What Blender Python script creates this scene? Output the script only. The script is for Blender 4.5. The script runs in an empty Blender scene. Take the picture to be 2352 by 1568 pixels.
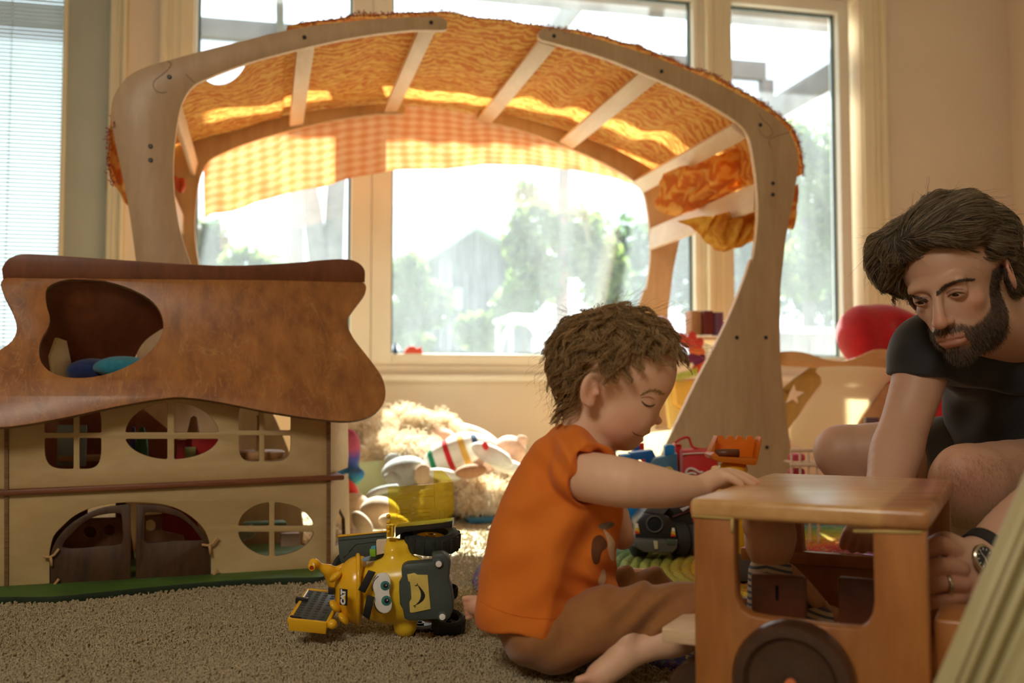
import bpy, bmesh, math, random
import numpy as np
from mathutils import Vector, Matrix, noise as mnoise
random.seed(7); RNG = np.random.default_rng(7)
SC = bpy.context.scene
COL = SC.collection
# ---------------------------------------------------------------- camera
F = 2287.0; CX, CY = 1176.0, 784.0
CAMH = 0.40; PITCH = math.radians(3.04)
cam_d = bpy.data.cameras.new('camera'); cam = bpy.data.objects.new('camera', cam_d); COL.objects.link(cam)
cam.location = (0, 0, CAMH); cam.rotation_euler = (math.radians(90) + PITCH, 0, 0)
cam_d.sensor_width = 36.0; cam_d.lens = F * 36.0 / 2352.0
cam_d.clip_start = 0.05; cam_d.clip_end = 300
cam_d.dof.use_dof = True; cam_d.dof.focus_distance = 1.72; cam_d.dof.aperture_fstop = 3.2
SC.camera = cam
# ---------------------------------------------------------------- world, sun, lamps, exposure
W = bpy.data.worlds.new('sky'); SC.world = W; W.use_nodes = True
wn = W.node_tree.nodes; wl = W.node_tree.links; wn.clear()
wo = wn.new('ShaderNodeOutputWorld'); wb = wn.new('ShaderNodeBackground')
wtc = wn.new('ShaderNodeTexCoord'); wsx = wn.new('ShaderNodeSeparateXYZ'); wcr = wn.new('ShaderNodeValToRGB')
wcr.color_ramp.elements[0].position = 0.0; wcr.color_ramp.elements[0].color = (0.93, 0.96, 1.0, 1)
wcr.color_ramp.elements[1].position = 0.8; wcr.color_ramp.elements[1].color = (0.62, 0.78, 1.0, 1)
wl.new(wtc.outputs['Generated'], wsx.inputs[0]); wl.new(wsx.outputs['Z'], wcr.inputs[0])
wl.new(wcr.outputs[0], wb.inputs[0]); wl.new(wb.outputs[0], wo.inputs[0]); wb.inputs[1].default_value = 1.6
sun_d = bpy.data.lights.new('sun', 'SUN'); sun = bpy.data.objects.new('sun', sun_d); COL.objects.link(sun)
sun_d.energy = 44.0; sun_d.angle = math.radians(0.8); sun_d.color = (1.0, 0.90, 0.76)
SUN_EL = math.radians(46); SUN_AZ = math.radians(-3)      # azimuth measured from +Y towards +X
sd = Vector((math.sin(SUN_AZ) * math.cos(SUN_EL), math.cos(SUN_AZ) * math.cos(SUN_EL), math.sin(SUN_EL)))
sun.rotation_euler = sd.to_track_quat('Z', 'Y').to_euler(); sun.location = (0, 12, 10)
def area(name, loc, target, size, energy, color):
    d = bpy.data.lights.new(name, 'AREA'); o = bpy.data.objects.new(name, d); COL.objects.link(o)
    d.shape = 'DISK'; d.size = size; d.energy = energy; d.color = color
    o.location = loc; o.rotation_euler = (Vector(loc) - Vector(target)).to_track_quat('Z', 'Y').to_euler()
    return o
area('fill_lamp', (-0.9, -1.2, 2.35), (0.2, 2.2, 0.2), 0.9, 27.0, (1.0, 0.93, 0.80))  # added fill light behind the camera, brightens the sides facing it
SC.view_settings.view_transform = 'Standard'; SC.view_settings.look = 'None'
SC.view_settings.gamma = 1.0; SC.view_settings.use_curve_mapping = False
SC.view_settings.exposure = 0.58
SC.cycles.max_bounces = 7; SC.cycles.diffuse_bounces = 4; SC.cycles.glossy_bounces = 3
SC.cycles.transmission_bounces = 5; SC.cycles.transparent_max_bounces = 24
SC.cycles.caustics_reflective = False; SC.cycles.caustics_refractive = False
SC.cycles.sample_clamp_indirect = 6.0; SC.cycles.adaptive_threshold = 0.02
# ---------------------------------------------------------------- projection helpers (used to measure the place)
_c, _s = math.cos(PITCH), math.sin(PITCH)
def ray(px, py):
    u = (px - CX) / F; v = (CY - py) / F
    return Vector((u, _c - v * _s, _s + v * _c))
CAMV = Vector((0, 0, CAMH))
def P(px, py, y):
    r = ray(px, py); return CAMV + r * (y / r.y)
def PF(px, py, z=0.0):
    r = ray(px, py); return CAMV + r * ((z - CAMH) / r.z)
class Plane:
    """a plane with local axes ex (along), ey (up) and n (away from the viewer)"""
    def __init__(s, o, yaw, lean=0.0):
        s.o = Vector(o); t = math.radians(yaw); l = math.radians(lean)
        s.ex = Vector((math.cos(t), math.sin(t), 0)); h = Vector((-math.sin(t), math.cos(t), 0))
        s.ey = Vector((0, 0, 1)) * math.cos(l) + h * math.sin(l)
        s.n = s.ex.cross(s.ey) * -1
    def hit(s, px, py):
        r = ray(px, py); t = (s.o - CAMV).dot(s.n) / r.dot(s.n)
        q = CAMV + r * t - s.o
        return (q.dot(s.ex), q.dot(s.ey))
    def at(s, u, v, w=0.0):
        return s.o + s.ex * u + s.ey * v + s.n * w
    def off(s, w):
        q = Plane((0, 0, 0), 0); q.o = s.o + s.n * w; q.ex = s.ex; q.ey = s.ey; q.n = s.n; return q
# ---------------------------------------------------------------- object helpers
def tag(o, label=None, cat=None, group=None, kind=None):
    if label: o['label'] = label
    if cat: o['category'] = cat
    if group: o['group'] = group
    if kind: o['kind'] = kind
    return o
def thing(name, label, cat, loc, group=None, kind=None):
    o = bpy.data.objects.new(name, None); COL.objects.link(o); o.location = loc; o.empty_display_size = 0.05
    return tag(o, label, cat, group, kind)
def link_mesh(name, me, mat, parent=None, origin=None, smooth=False):
    if mat is not None and len(me.materials) == 0:
        me.materials.append(mat)
    if smooth:
        me.polygons.foreach_set('use_smooth', [True] * len(me.polygons))
    org = Vector(origin) if origin is not None else (parent_loc(parent) if parent else mesh_base(me))
    me.transform(Matrix.Translation(-org)); me.update()
    o = bpy.data.objects.new(name, me); COL.objects.link(o)
    if parent is not None:
        o.parent = parent; o.location = org - parent_loc(parent)
    else:
        o.location = org
    return o
def parent_loc(p):
    v = Vector((0, 0, 0))
    while p is not None:
        v += Vector(p.location); p = p.parent
    return v
def mesh_base(me):
    n = len(me.vertices); a = np.empty(n * 3, 'f'); me.vertices.foreach_get('co', a); a = a.reshape(-1, 3)
    mn, mx = a.min(0), a.max(0); return Vector(((mn[0] + mx[0]) / 2, (mn[1] + mx[1]) / 2, mn[2]))
def mesh_from(name, vs, fs, mat, parent=None, smooth=False, mats=None, midx=None):
    me = bpy.data.meshes.new(name)
    me.from_pydata([tuple(v) for v in vs], [], [tuple(f) for f in fs])
    if mats:
        for m in mats: me.materials.append(m)
        if midx is not None: me.polygons.foreach_set('material_index', midx)
    return link_mesh(name, me, mat, parent, smooth=smooth)
def mesh_np(name, V, Q, mat, parent=None, smooth=True, link=True):
    """fast build from numpy arrays: V (n,3), Q (m,4) or (m,3)"""
    me = bpy.data.meshes.new(name); V = np.asarray(V, 'f'); Q = np.asarray(Q, 'i'); k = Q.shape[1]
    me.vertices.add(len(V)); me.vertices.foreach_set('co', V.ravel())
    me.loops.add(Q.size); me.loops.foreach_set('vertex_index', Q.ravel())
    me.polygons.add(len(Q)); me.polygons.foreach_set('loop_start', np.arange(0, Q.size, k, dtype='i'))
    me.update(calc_edges=True); me.validate()
    if not link: return me
    return link_mesh(name, me, mat, parent, smooth=smooth)
def bm_obj(name, bm, mat, parent=None, smooth=False, auto=None):
    me = bpy.data.meshes.new(name); bmesh.ops.recalc_face_normals(bm, faces=bm.faces); bm.to_mesh(me); bm.free()
    o = link_mesh(name, me, mat, parent, smooth=smooth or auto is not None)
    if auto is not None:
        me.set_sharp_from_angle(angle=math.radians(auto))
    return o
def bx(bm, c, size, bev=0.0, seg=2, rot=None):
    """add a box centred at c, optional bevel and rotation matrix"""
    r = bmesh.ops.create_cube(bm, size=1.0); vs = r['verts']
    bmesh.ops.scale(bm, vec=size, verts=vs)
    if bev > 0:
        es = list({e for v in vs for e in v.link_edges})
        rr = bmesh.ops.bevel(bm, geom=es, offset=bev, segments=seg, affect='EDGES', profile=0.5)
        vs = list({v for f in rr['faces'] for v in f.verts} | {v for v in vs if v.is_valid})
        # collect the whole island
        seen = set(vs); st = list(vs)
        while st:
            v = st.pop()
            for e in v.link_edges:
                w = e.other_vert(v)
                if w not in seen: seen.add(w); st.append(w)
        vs = list(seen)
    M = Matrix.Translation(Vector(c)) @ (rot.to_4x4() if rot is not None else Matrix())
    bmesh.ops.transform(bm, matrix=M, verts=vs)
    return vs
def box(name, c, size, mat, parent=None, bev=0.003, rot=None, seg=2):
    bm = bmesh.new(); bx(bm, c, size, bev, seg, rot); return bm_obj(name, bm, mat, parent, auto=40)
def Rz(deg): return Matrix.Rotation(math.radians(deg), 3, 'Z')
def Rx(deg): return Matrix.Rotation(math.radians(deg), 3, 'X')
def Ry(deg): return Matrix.Rotation(math.radians(deg), 3, 'Y')
def frame_rot(z, x=None):
    """3x3 with local z along z"""
    z = Vector(z).normalized(); x = Vector(x) if x is not None else (Vector((1, 0, 0)) if abs(z.x) < 0.9 else Vector((0, 1, 0)))
    y = z.cross(x).normalized(); x = y.cross(z).normalized()
    return Matrix((x, y, z)).transposed()
def smooth_loop(pts, sub=4, closed=True):
    """Catmull-Rom through pts"""
    n = len(pts); out = []
    rng = range(n) if closed else range(n - 1)
    for i in rng:
        if closed: p0, p1, p2, p3 = pts[i - 1], pts[i], pts[(i + 1) % n], pts[(i + 2) % n]
        else: p0, p1, p2, p3 = pts[max(i - 1, 0)], pts[i], pts[i + 1], pts[min(i + 2, n - 1)]
        for k in range(sub):
            t = k / sub
            out.append(tuple(0.5 * ((2 * b) + (-a + c) * t + (2 * a - 5 * b + 4 * c - d) * t * t + (-a + 3 * b - 3 * c + d) * t ** 3)
                             for a, b, c, d in zip(p0, p1, p2, p3)))
    if not closed: out.append(tuple(pts[-1]))
    return out
_tmpc = [0]
def plate(name, plane, outline, holes, thick, mat, parent=None, bev=0.002, w0=0.0, edge_mat=None, smooth=True):
    """solid board: 2D outline (plane coordinates) with holes, given thickness starting at depth w0 behind the plane"""
    cu = bpy.data.curves.new('tmp', 'CURVE'); cu.dimensions = '2D'; cu.fill_mode = 'BOTH'
    cu.extrude = max(thick / 2 - bev, 1e-4); cu.bevel_depth = bev; cu.bevel_resolution = 1; cu.offset = -bev
    for lp in [outline] + list(holes):
        sp = cu.splines.new('POLY'); sp.points.add(len(lp) - 1); sp.use_cyclic_u = True
        for i, (x, y) in enumerate(lp): sp.points[i].co = (x, y, 0, 1)
    ob = bpy.data.objects.new('tmp', cu); COL.objects.link(ob)
    dg = bpy.context.evaluated_depsgraph_get(); dg.update()
    me = bpy.data.meshes.new_from_object(ob.evaluated_get(dg)); bpy.data.objects.remove(ob); bpy.data.curves.remove(cu)
    me.name = name; me.materials.clear()
    c = plane.o + plane.n * (w0 + thick / 2)
    M = Matrix.Translation(c) @ Matrix((plane.ex, plane.ey, -plane.n)).transposed().to_4x4()
    me.transform(M)
    bm = bmesh.new(); bm.from_mesh(me); bmesh.ops.remove_doubles(bm, verts=bm.verts, dist=1e-5)
    bmesh.ops.recalc_face_normals(bm, faces=bm.faces); bm.to_mesh(me); bm.free()
    if edge_mat is not None:
        me.materials.append(mat); me.materials.append(edge_mat)
        for p in me.polygons:
            p.material_index = 0 if abs(p.normal.dot(plane.n)) > 0.8 else 1
    o = link_mesh(name, me, mat, parent, smooth=True)
    me.set_sharp_from_angle(angle=math.radians(38))
    return o
def px_loop(plane, pts, sub=3, closed=True, zmin=None):
    sm = smooth_loop(pts, sub, closed) if sub > 1 else pts
    out = [plane.hit(x, y) for x, y in sm]
    if zmin is not None: out = [(a, max(b, zmin)) for a, b in out]
    return out
def tube_arrays(path, radii, n=8, cap=True):
    path = [Vector(p) for p in path]; m = len(path)
    if not hasattr(radii, '__len__'): radii = [radii] * m
    V = []; Q = []
    t0 = (path[1] - path[0]).normalized(); up = Vector((0, 0, 1)) if abs(t0.z) < 0.9 else Vector((1, 0, 0))
    a = t0.cross(up).normalized()
    for i, p in enumerate(path):
        t = (path[min(i + 1, m - 1)] - path[max(i - 1, 0)])
        if t.length < 1e-9: t = t0
        t.normalize(); a = (a - t * a.dot(t)).normalized(); b = t.cross(a)
        for k in range(n):
            an = 2 * math.pi * k / n
            V.append(p + (a * math.cos(an) + b * math.sin(an)) * radii[i])
    for i in range(m - 1):
        for k in range(n):
            k2 = (k + 1) % n; Q.append((i * n + k, i * n + k2, (i + 1) * n + k2, (i + 1) * n + k))
    if cap:
        Q.append(tuple(range(n))[::-1]); Q.append(tuple(range((m - 1) * n, m * n)))
    return V, Q
def tube(name, path, radii, mat, parent=None, n=8):
    V, Q = tube_arrays(path, radii, n); return mesh_from(name, V, Q, mat, parent, smooth=True)
def tubes(name, paths, r, mat, parent=None, n=6):
    V = []; Q = []
    for p in paths:
        v, q = tube_arrays(p, r, n); k = len(V); V += v; Q += [tuple(i + k for i in f) for f in q]
    return mesh_from(name, V, Q, mat, parent, smooth=True)
def lathe(name, prof, mat, M=None, parent=None, n=32, smooth=True, auto=35):
    """prof: list of (r,z); rotated about z then transformed by M (4x4)"""
    V = []; Q = []; m = len(prof)
    for r, z in prof:
        for k in range(n):
            a = 2 * math.pi * k / n; V.append(Vector((max(r, 1e-5) * math.cos(a), max(r, 1e-5) * math.sin(a), z)))
    for i in range(m - 1):
        for k in range(n):
            k2 = (k + 1) % n; Q.append((i * n + k, i * n + k2, (i + 1) * n + k2, (i + 1) * n + k))
    if M is not None: V = [M @ v for v in V]
    bm = bmesh.new(); bv = [bm.verts.new(v) for v in V]
    for q in Q: bm.faces.new([bv[i] for i in q])
    bmesh.ops.remove_doubles(bm, verts=bm.verts, dist=2e-5)
    return bm_obj(name, bm, mat, parent, auto=auto)
def ellipsoid(name, c, r, mat, parent=None, rot=None, seg=24, rings=14):
    bm = bmesh.new(); bmesh.ops.create_uvsphere(bm, u_segments=seg, v_segments=rings, radius=1.0)
    M = Matrix.Translation(Vector(c)) @ (rot.to_4x4() if rot is not None else Matrix()) @ Matrix.Diagonal((*r, 1))
    bmesh.ops.transform(bm, matrix=M, verts=bm.verts); return bm_obj(name, bm, mat, parent, smooth=True)
def copy_thing(o, parent=None):
    c = o.copy(); COL.objects.link(c); c.parent = parent
    for ch in list(o.children): copy_thing(ch, c)
    return c
def LM(loc, rot=None): return Matrix.Translation(Vector(loc)) @ (rot.to_4x4() if rot is not None else Matrix())
# ---------------------------------------------------------------- materials
class NT:
    def __init__(s, name):
        s.m = bpy.data.materials.new(name); s.m.use_nodes = True; s.t = s.m.node_tree; s.n = s.t.nodes; s.l = s.t.links
        s.bsdf = s.n['Principled BSDF']; s.out = s.n['Material Output']; s.tc = s.n.new('ShaderNodeTexCoord')
    def add(s, typ, **kw):
        nd = s.n.new(typ)
        for k, v in kw.items():
            if k in nd.inputs: nd.inputs[k].default_value = v
            else: setattr(nd, k, v)
        return nd
    def co(s, scale=(1, 1, 1), rot=(0, 0, 0), src='Object'):
        mp = s.n.new('ShaderNodeMapping'); mp.inputs['Scale'].default_value = scale; mp.inputs['Rotation'].default_value = rot
        s.l.new(s.tc.outputs[src], mp.inputs[0]); return mp.outputs[0]
    def noise(s, vec, scale, detail=3, rough=0.5, dist=0.0):
        nd = s.add('ShaderNodeTexNoise'); nd.inputs['Scale'].default_value = scale; nd.inputs['Detail'].default_value = detail
        nd.inputs['Roughness'].default_value = rough; nd.inputs['Distortion'].default_value = dist
        s.l.new(vec, nd.inputs['Vector']); return nd.outputs['Fac']
    def ramp(s, fac, stops, interp='LINEAR'):
        nd = s.n.new('ShaderNodeValToRGB'); cr = nd.color_ramp; cr.interpolation = interp
        while len(cr.elements) < len(stops): cr.elements.new(0.5)
        for e, (p, c) in zip(cr.elements, stops): e.position = p; e.color = (*c, 1) if len(c) == 3 else c
        s.l.new(fac, nd.inputs[0]); return nd.outputs[0]
    def mix(s, fac, a, b, mode='MIX'):
        nd = s.n.new('ShaderNodeMix'); nd.data_type = 'RGBA'; nd.blend_type = mode
        for inp, v in ((nd.inputs[0], fac), (nd.inputs[6], a), (nd.inputs[7], b)):
            if hasattr(v, 'links') or isinstance(v, bpy.types.NodeSocket): s.l.new(v, inp)
            else: inp.default_value = v if not isinstance(v, tuple) else ((*v, 1) if len(v) == 3 else v)
        return nd.outputs[2]
    def math(s, op, a, b=0.0, c=0.0):
        nd = s.n.new('ShaderNodeMath'); nd.operation = op
        for i, v in enumerate((a, b, c)):
            if isinstance(v, bpy.types.NodeSocket): s.l.new(v, nd.inputs[i])
            else: nd.inputs[i].default_value = v
        return nd.outputs[0]
    def sep(s, vec):
        nd = s.n.new('ShaderNodeSeparateXYZ'); s.l.new(vec, nd.inputs[0]); return nd.outputs
    def bump(s, h, strength=0.3, dist=0.002):
        nd = s.n.new('ShaderNodeBump'); nd.inputs['Strength'].default_value = strength; nd.inputs['Distance'].default_value = dist
        s.l.new(h, nd.inputs['Height']); s.l.new(nd.outputs[0], s.bsdf.inputs['Normal']); return nd.outputs[0]
    def color(s, c):
        if isinstance(c, bpy.types.NodeSocket): s.l.new(c, s.bsdf.inputs['Base Color'])
        else: s.bsdf.inputs['Base Color'].default_value = (*c, 1)
    def set(s, **kw):
        for k, v in kw.items(): s.bsdf.inputs[k.replace('_', ' ')].default_value = v
def srgb(r, g, b):
    f = lambda x: (x / 255 / 12.92) if x / 255 <= 0.04045 else ((x / 255 + 0.055) / 1.055) ** 2.4
    return (f(r), f(g), f(b))
def plain(name, c, rough=0.5, var=0.12, scale=20.0, bump=0.0, bscale=200.0, **kw):
    """single colour with slight procedural variation"""
    m = NT(name); v = m.co(); f = m.noise(v, scale, 3)
    m.color(m.ramp(f, [(0.3, tuple(x * (1 - var) for x in c)), (0.7, tuple(min(1, x * (1 + var)) for x in c))]))
    m.set(Roughness=rough)
    if bump > 0: m.bump(m.noise(v, bscale, 2), bump, 0.001)
    for k, x in kw.items(): m.bsdf.inputs[k.replace('_', ' ')].default_value = x
    return m.m
def wood(name, base, dark, scale=(1, 1, 1), rot=(0, 0, 0), rough=0.5, streak=18.0, coat=0.0, contrast=1.0, fine=True):
    m = NT(name); v = m.co(scale, rot)
    st = m.co((scale[0] * 1.0, scale[1] * 1.0, scale[2] * 9.0), rot) if False else v
    n1 = m.noise(v, streak, 5, 0.6, 0.6); n2 = m.noise(v, streak * 6, 3, 0.6)
    c = m.ramp(n1, [(0.5 - 0.22 / contrast, dark), (0.5 + 0.18 / contrast, base)])
    if fine: c = m.mix(0.25, c, m.ramp(n2, [(0.35, dark), (0.65, base)]))
    m.color(c); m.set(Roughness=rough); m.bump(n2, 0.08, 0.001)
    if coat: m.bsdf.inputs['Coat Weight'].default_value = coat; m.bsdf.inputs['Coat Roughness'].default_value = 0.25
    return m.m
def cloth_mat(name, c1, c2, rough=0.9, scale=60, bump=0.3, transl=0.0):
    m = NT(name); v = m.co(); n = m.noise(v, scale, 4, 0.6)
    col = m.ramp(n, [(0.3, c1), (0.7, c2)]); m.color(col); m.set(Roughness=rough)
    m.bsdf.inputs['Sheen Weight'].default_value = 0.25
    m.bump(m.noise(v, 900, 2), bump, 0.0006)
    if transl > 0:
        tr = m.n.new('ShaderNodeBsdfTranslucent'); m.l.new(col, tr.inputs[0]); mx = m.n.new('ShaderNodeMixShader'); mx.inputs[0].default_value = transl
        m.l.new(m.bsdf.outputs[0], mx.inputs[1]); m.l.new(tr.outputs[0], mx.inputs[2]); m.l.new(mx.outputs[0], m.out.inputs[0])
    return m.m
def hair_obj(name, strands, r0, r1, mat, parent=None, kind=None):
    """strands: array (n,k,3); real hair curves"""
    S = np.asarray(strands, 'f'); n, k, _ = S.shape
    cd = bpy.data.hair_curves.new(name); cd.add_curves([k] * n)
    org = parent_loc(parent) if parent else Vector(S.reshape(-1, 3).mean(0))
    cd.points.foreach_set('position', (S - np.array(org, 'f')).ravel())
    a = cd.attributes.get('radius') or cd.attributes.new('radius', 'FLOAT', 'POINT')
    t = np.linspace(0, 1, k, dtype='f'); rr = (r0 * (1 - t) + r1 * t)
    a.data.foreach_set('value', np.tile(rr, n).astype('f'))
    cd.materials.append(mat); o = bpy.data.objects.new(name, cd); COL.objects.link(o)
    if parent is not None: o.parent = parent
    else: o.location = org
    if kind: o['kind'] = kind
    return o
# ================================================================ the room
TH = 12.8
WALL = Plane((0, 4.10, 0), TH)                 # the inner face of the window wall
def WS(px, py=500): return WALL.hit(px, py)[0]
def WZ(px, py): return WALL.hit(px, py)[1]
m_wall = NT('wall_paint'); _v = m_wall.co(); m_wall.color(m_wall.ramp(m_wall.noise(_v, 3, 3), [(0.3, srgb(224, 205, 180)), (0.7, srgb(230, 212, 188))]))
m_wall.set(Roughness=0.85); m_wall.bump(m_wall.noise(_v, 150, 2), 0.15, 0.001); m_wall = m_wall.m
m_trim = plain('cream_gloss_trim', srgb(233, 219, 184), 0.45, 0.03, 5)
m_trimw = plain('white_window_frame', srgb(236, 228, 208), 0.4, 0.03, 5)
m_doorp = plain('sage_grey_door_paint', srgb(178, 178, 160), 0.5, 0.03, 5)
m_ceil = plain('ceiling_paint', srgb(228, 222, 210), 0.9, 0.03, 4)
m_gasket = plain('grey_gasket', srgb(86, 100, 98), 0.5, 0.05, 5)
# window glass: clear, faint reflection, and a pale translucent layer added as window haze
def glass(name, veil=0.05):
    m = NT(name); m.n.remove(m.bsdf)
    tr = m.n.new('ShaderNodeBsdfTransparent'); tr.inputs[0].default_value = (0.93, 0.965, 0.97, 1)
    gl = m.n.new('ShaderNodeBsdfGlossy'); gl.inputs['Roughness'].default_value = 0.02; gl.inputs[0].default_value = (1, 1, 1, 1)
    lw = m.n.new('ShaderNodeLayerWeight'); lw.inputs[0].default_value = 0.5
    f = m.math('MULTIPLY_ADD', m.math('POWER', lw.outputs['Facing'], 4.0), 0.85, 0.05)
    a = m.n.new('ShaderNodeMixShader'); m.l.new(f, a.inputs[0]); m.l.new(tr.outputs[0], a.inputs[1]); m.l.new(gl.outputs[0], a.inputs[2])
    du = m.n.new('ShaderNodeBsdfTranslucent'); du.inputs[0].default_value = (0.90, 0.95, 1.0, 1)
    v = m.co((1, 1, 0.25)); n = m.noise(v, 6, 4, 0.6)
    df = m.math('MULTIPLY', m.ramp(n, [(0.3, (0.55,) * 3), (0.75, (1.3,) * 3)]), veil)
    b = m.n.new('ShaderNodeMixShader'); m.l.new(df, b.inputs[0]); m.l.new(a.outputs[0], b.inputs[1]); m.l.new(du.outputs[0], b.inputs[2])
    m.l.new(b.outputs[0], m.out.inputs[0]); return m.m
m_glass = glass('veiled_window_glass')
def wbox(name, s0, s1, z0, z1, w0, w1, mat, parent=None, bev=0.003, plane=WALL):
    """box in wall coordinates: along s0..s1, up z0..z1, depth w0..w1 (negative = into the room)"""
    c = plane.at((s0 + s1) / 2, (z0 + z1) / 2, (w0 + w1) / 2)
    R = Matrix((plane.ex, plane.n, plane.ey)).transposed()
    return box(name, c, (s1 - s0, w1 - w0, z1 - z0), mat, parent, bev, R)
def wplate(name, rects, plane, thick, mat, w0, parent=None): pass
# openings on the wall (s0,s1,z0,z1)
zT = WZ(1810, 14)                              # head of the windows
zB = WZ(1080, 812)                             # glass bottom
sA0, sA1 = WS(445), WS(807)
sB0, sB1 = WS(901), WS(1600)
sC0, sC1 = WS(1686), WS(1937)
sD1 = WS(243); sD0 = sD1 - 0.92                # the door
wl0, wl1 = -3.6, 3.4
# wall pieces around one long opening and the door opening
op0, op1 = WS(372), WS(1983); zTo = zT + 0.06; zBo = WZ(1080, 868)
wall_back = thing('wall_back', None, None, WALL.at(0, 0), kind='structure')
wbox('wall_panel', sD1 + 0.012, op0, 0, 2.6, 0, 0.14, m_wall, wall_back, 0)
wbox('wall_panel', op1, wl1, 0, 2.6, 0, 0.14, m_wall, wall_back, 0)
wbox('wall_panel', op0, op1, 0, zBo - 0.0, 0, 0.14, m_wall, wall_back, 0)
wbox('wall_panel', op0, op1, zTo, 2.6, 0, 0.14, m_wall, wall_back, 0)
wbox('wall_panel', wl0, sD0 - 0.02, 0, 2.6, 0, 0.14, m_wall, wall_back, 0)
wbox('wall_panel', sD0 - 0.02, sD1 + 0.012, 2.12, 2.6, 0, 0.14, m_wall, wall_back, 0)
# window: frame + mullions + panes, one structure per light
def window(name, s0, s1, z0, z1, fw, label=None):
    w = thing(name, None, None, WALL.at((s0 + s1) / 2, z0), kind='structure')
    a, b = s0 - fw[0], s1 + fw[1]
    wbox('stile', a, s0, z0 - 0.05, z1 + 0.06, 0.015, 0.10, m_trimw, w)
    wbox('stile', s1, b, z0 - 0.05, z1 + 0.06, 0.015, 0.10, m_trimw, w)
    wbox('rail', s0, s1, z0 - 0.05, z0, 0.015, 0.10, m_trimw, w); wbox('rail', s0, s1, z1, z1 + 0.06, 0.015, 0.10, m_trimw, w)
    g = 0.010
    for (p, q, r, t) in ((s0, s0 + g, z0, z1), (s1 - g, s1, z0, z1), (s0 + g, s1 - g, z0, z0 + g), (s0 + g, s1 - g, z1 - g, z1)):
        wbox('glazing_bead', p, q, r, t, 0.055, 0.075, m_gasket, w, 0.001)
    me = bpy.data.meshes.new('pane')
    wbox('pane', s0 + g * .5, s1 - g * .5, z0 + g * .5, z1 - g * .5, 0.062, 0.066, m_glass, w, 0)
    return w
mw = sB0 - sA1; mv = sC0 - sB1
window('window_1', sA0, sA1, zB, zT, (0.055, mw / 2 - .001))
window('window_2', sB0, sB1, zB, zT, (mw / 2 - .001, 0.028))
window('window_3', sC0, sC1, zB, zT, (mv - 0.030, 0.055))
t = thing('trim_1', None, None, WALL.at(0, zBo), kind='structure')         # sill and apron under the windows
wbox('sill_board', op0 - 0.07, op1 + 0.07, zBo - 0.012, zBo + 0.012, -0.05, 0.02, m_trimw, t)
wbox('sill_ledge', op0, op1, zBo + 0.012, zB - 0.05, 0.0, 0.10, m_trimw, t)
def casing(name, s0, s1, z0, z1, flip=1):
    """moulded upright casing with three steps"""
    t = thing(name, None, None, WALL.at((s0 + s1) / 2, z0), kind='structure')
    w = s1 - s0
    wbox('casing_board', s0, s1, z0, z1, -0.016, 0.0, m_trim, t)
    for a, b, d in ((0.0, 0.22, 0.030), (0.34, 0.44, 0.022), (0.56, 0.66, 0.022)):
        a2, b2 = (a, b) if flip > 0 else (1 - b, 1 - a)
        wbox('casing_bead', s0 + w * a2, s0 + w * b2, z0, z1, -d, -0.014, m_trim, t, 0.004)
    return t
casing('trim_2', WS(362), WS(440), zBo, 2.45, 1)
casing('trim_3', WS(1985), WS(2037), 0.0, 2.45, -1)
casing('trim_4', WS(246), WS(285), 0.0, 2.2, -1)
casing('trim_5', WS(1622) , WS(1682), zB - .02, zT + .02, 1)
# glazed door with a venetian blind between the panes
d = thing('door_1', None, None, WALL.at((sD0 + sD1) / 2, 0), kind='structure')
ds0, ds1, dz0, dz1 = sD0 + 0.13, WS(133), 0.30, 2.0
wbox('door_stile', ds1, sD1, 0.01, 2.1, 0.02, 0.065, m_doorp, d); wbox('door_stile', sD0, ds0, 0.01, 2.1, 0.02, 0.065, m_doorp, d)
wbox('door_rail', ds0, ds1, 0.01, dz0, 0.02, 0.065, m_doorp, d); wbox('door_rail', ds0, ds1, dz1, 2.1, 0.02, 0.065, m_doorp, d)
wbox('glazing_bead', ds1 - 0.0, ds1 + 0.018, dz0, dz1, 0.008, 0.022, m_trim, d, 0.004)
wbox('door_pane', ds0, ds1, dz0, dz1, 0.052, 0.055, m_glass, d, 0)
m_hinge = plain('brass_hinge', srgb(205, 168, 90), 0.3, 0.05, 20, Metallic=0.9)
for hz in (0.25, WZ(242, 410)):
    tube('hinge', [WALL.at(sD1 + 0.006, hz - 0.045, 0.004), WALL.at(sD1 + 0.006, hz + 0.045, 0.004)], 0.008, m_hinge, d, 10)
bl = thing('window_blind', 'white venetian blind with thin slats inside the glazed door', 'blind', WALL.at((ds0 + ds1) / 2, dz0, 0.035))
m_slat = plain('white_blind_slat', srgb(176, 188, 190), 0.5, 0.02, 5)
zz = dz0 + 0.01; R0 = Matrix((WALL.ex, WALL.n, WALL.ey)).transposed()
sl = None
while zz < dz1 - 0.01:
    if sl is None:
        sl = box('slat', WALL.at((ds0 + ds1) / 2, zz, 0.036), (ds1 - ds0 - 0.006, 0.0135, 0.0007), m_slat, bl, 0, R0 @ Rx(-40)); z0_ = zz
    else:
        c = sl.copy(); COL.objects.link(c); c.parent = bl; c.location = sl.location + Vector((0, 0, zz - z0_))
    zz += 0.0150
for f in (0.3, 0.7):
    ss = ds0 + (ds1 - ds0) * f; wbox('ladder_cord', ss, ss + 0.0025, dz0, dz1, 0.034, 0.036, m_slat, bl, 0)
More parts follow.
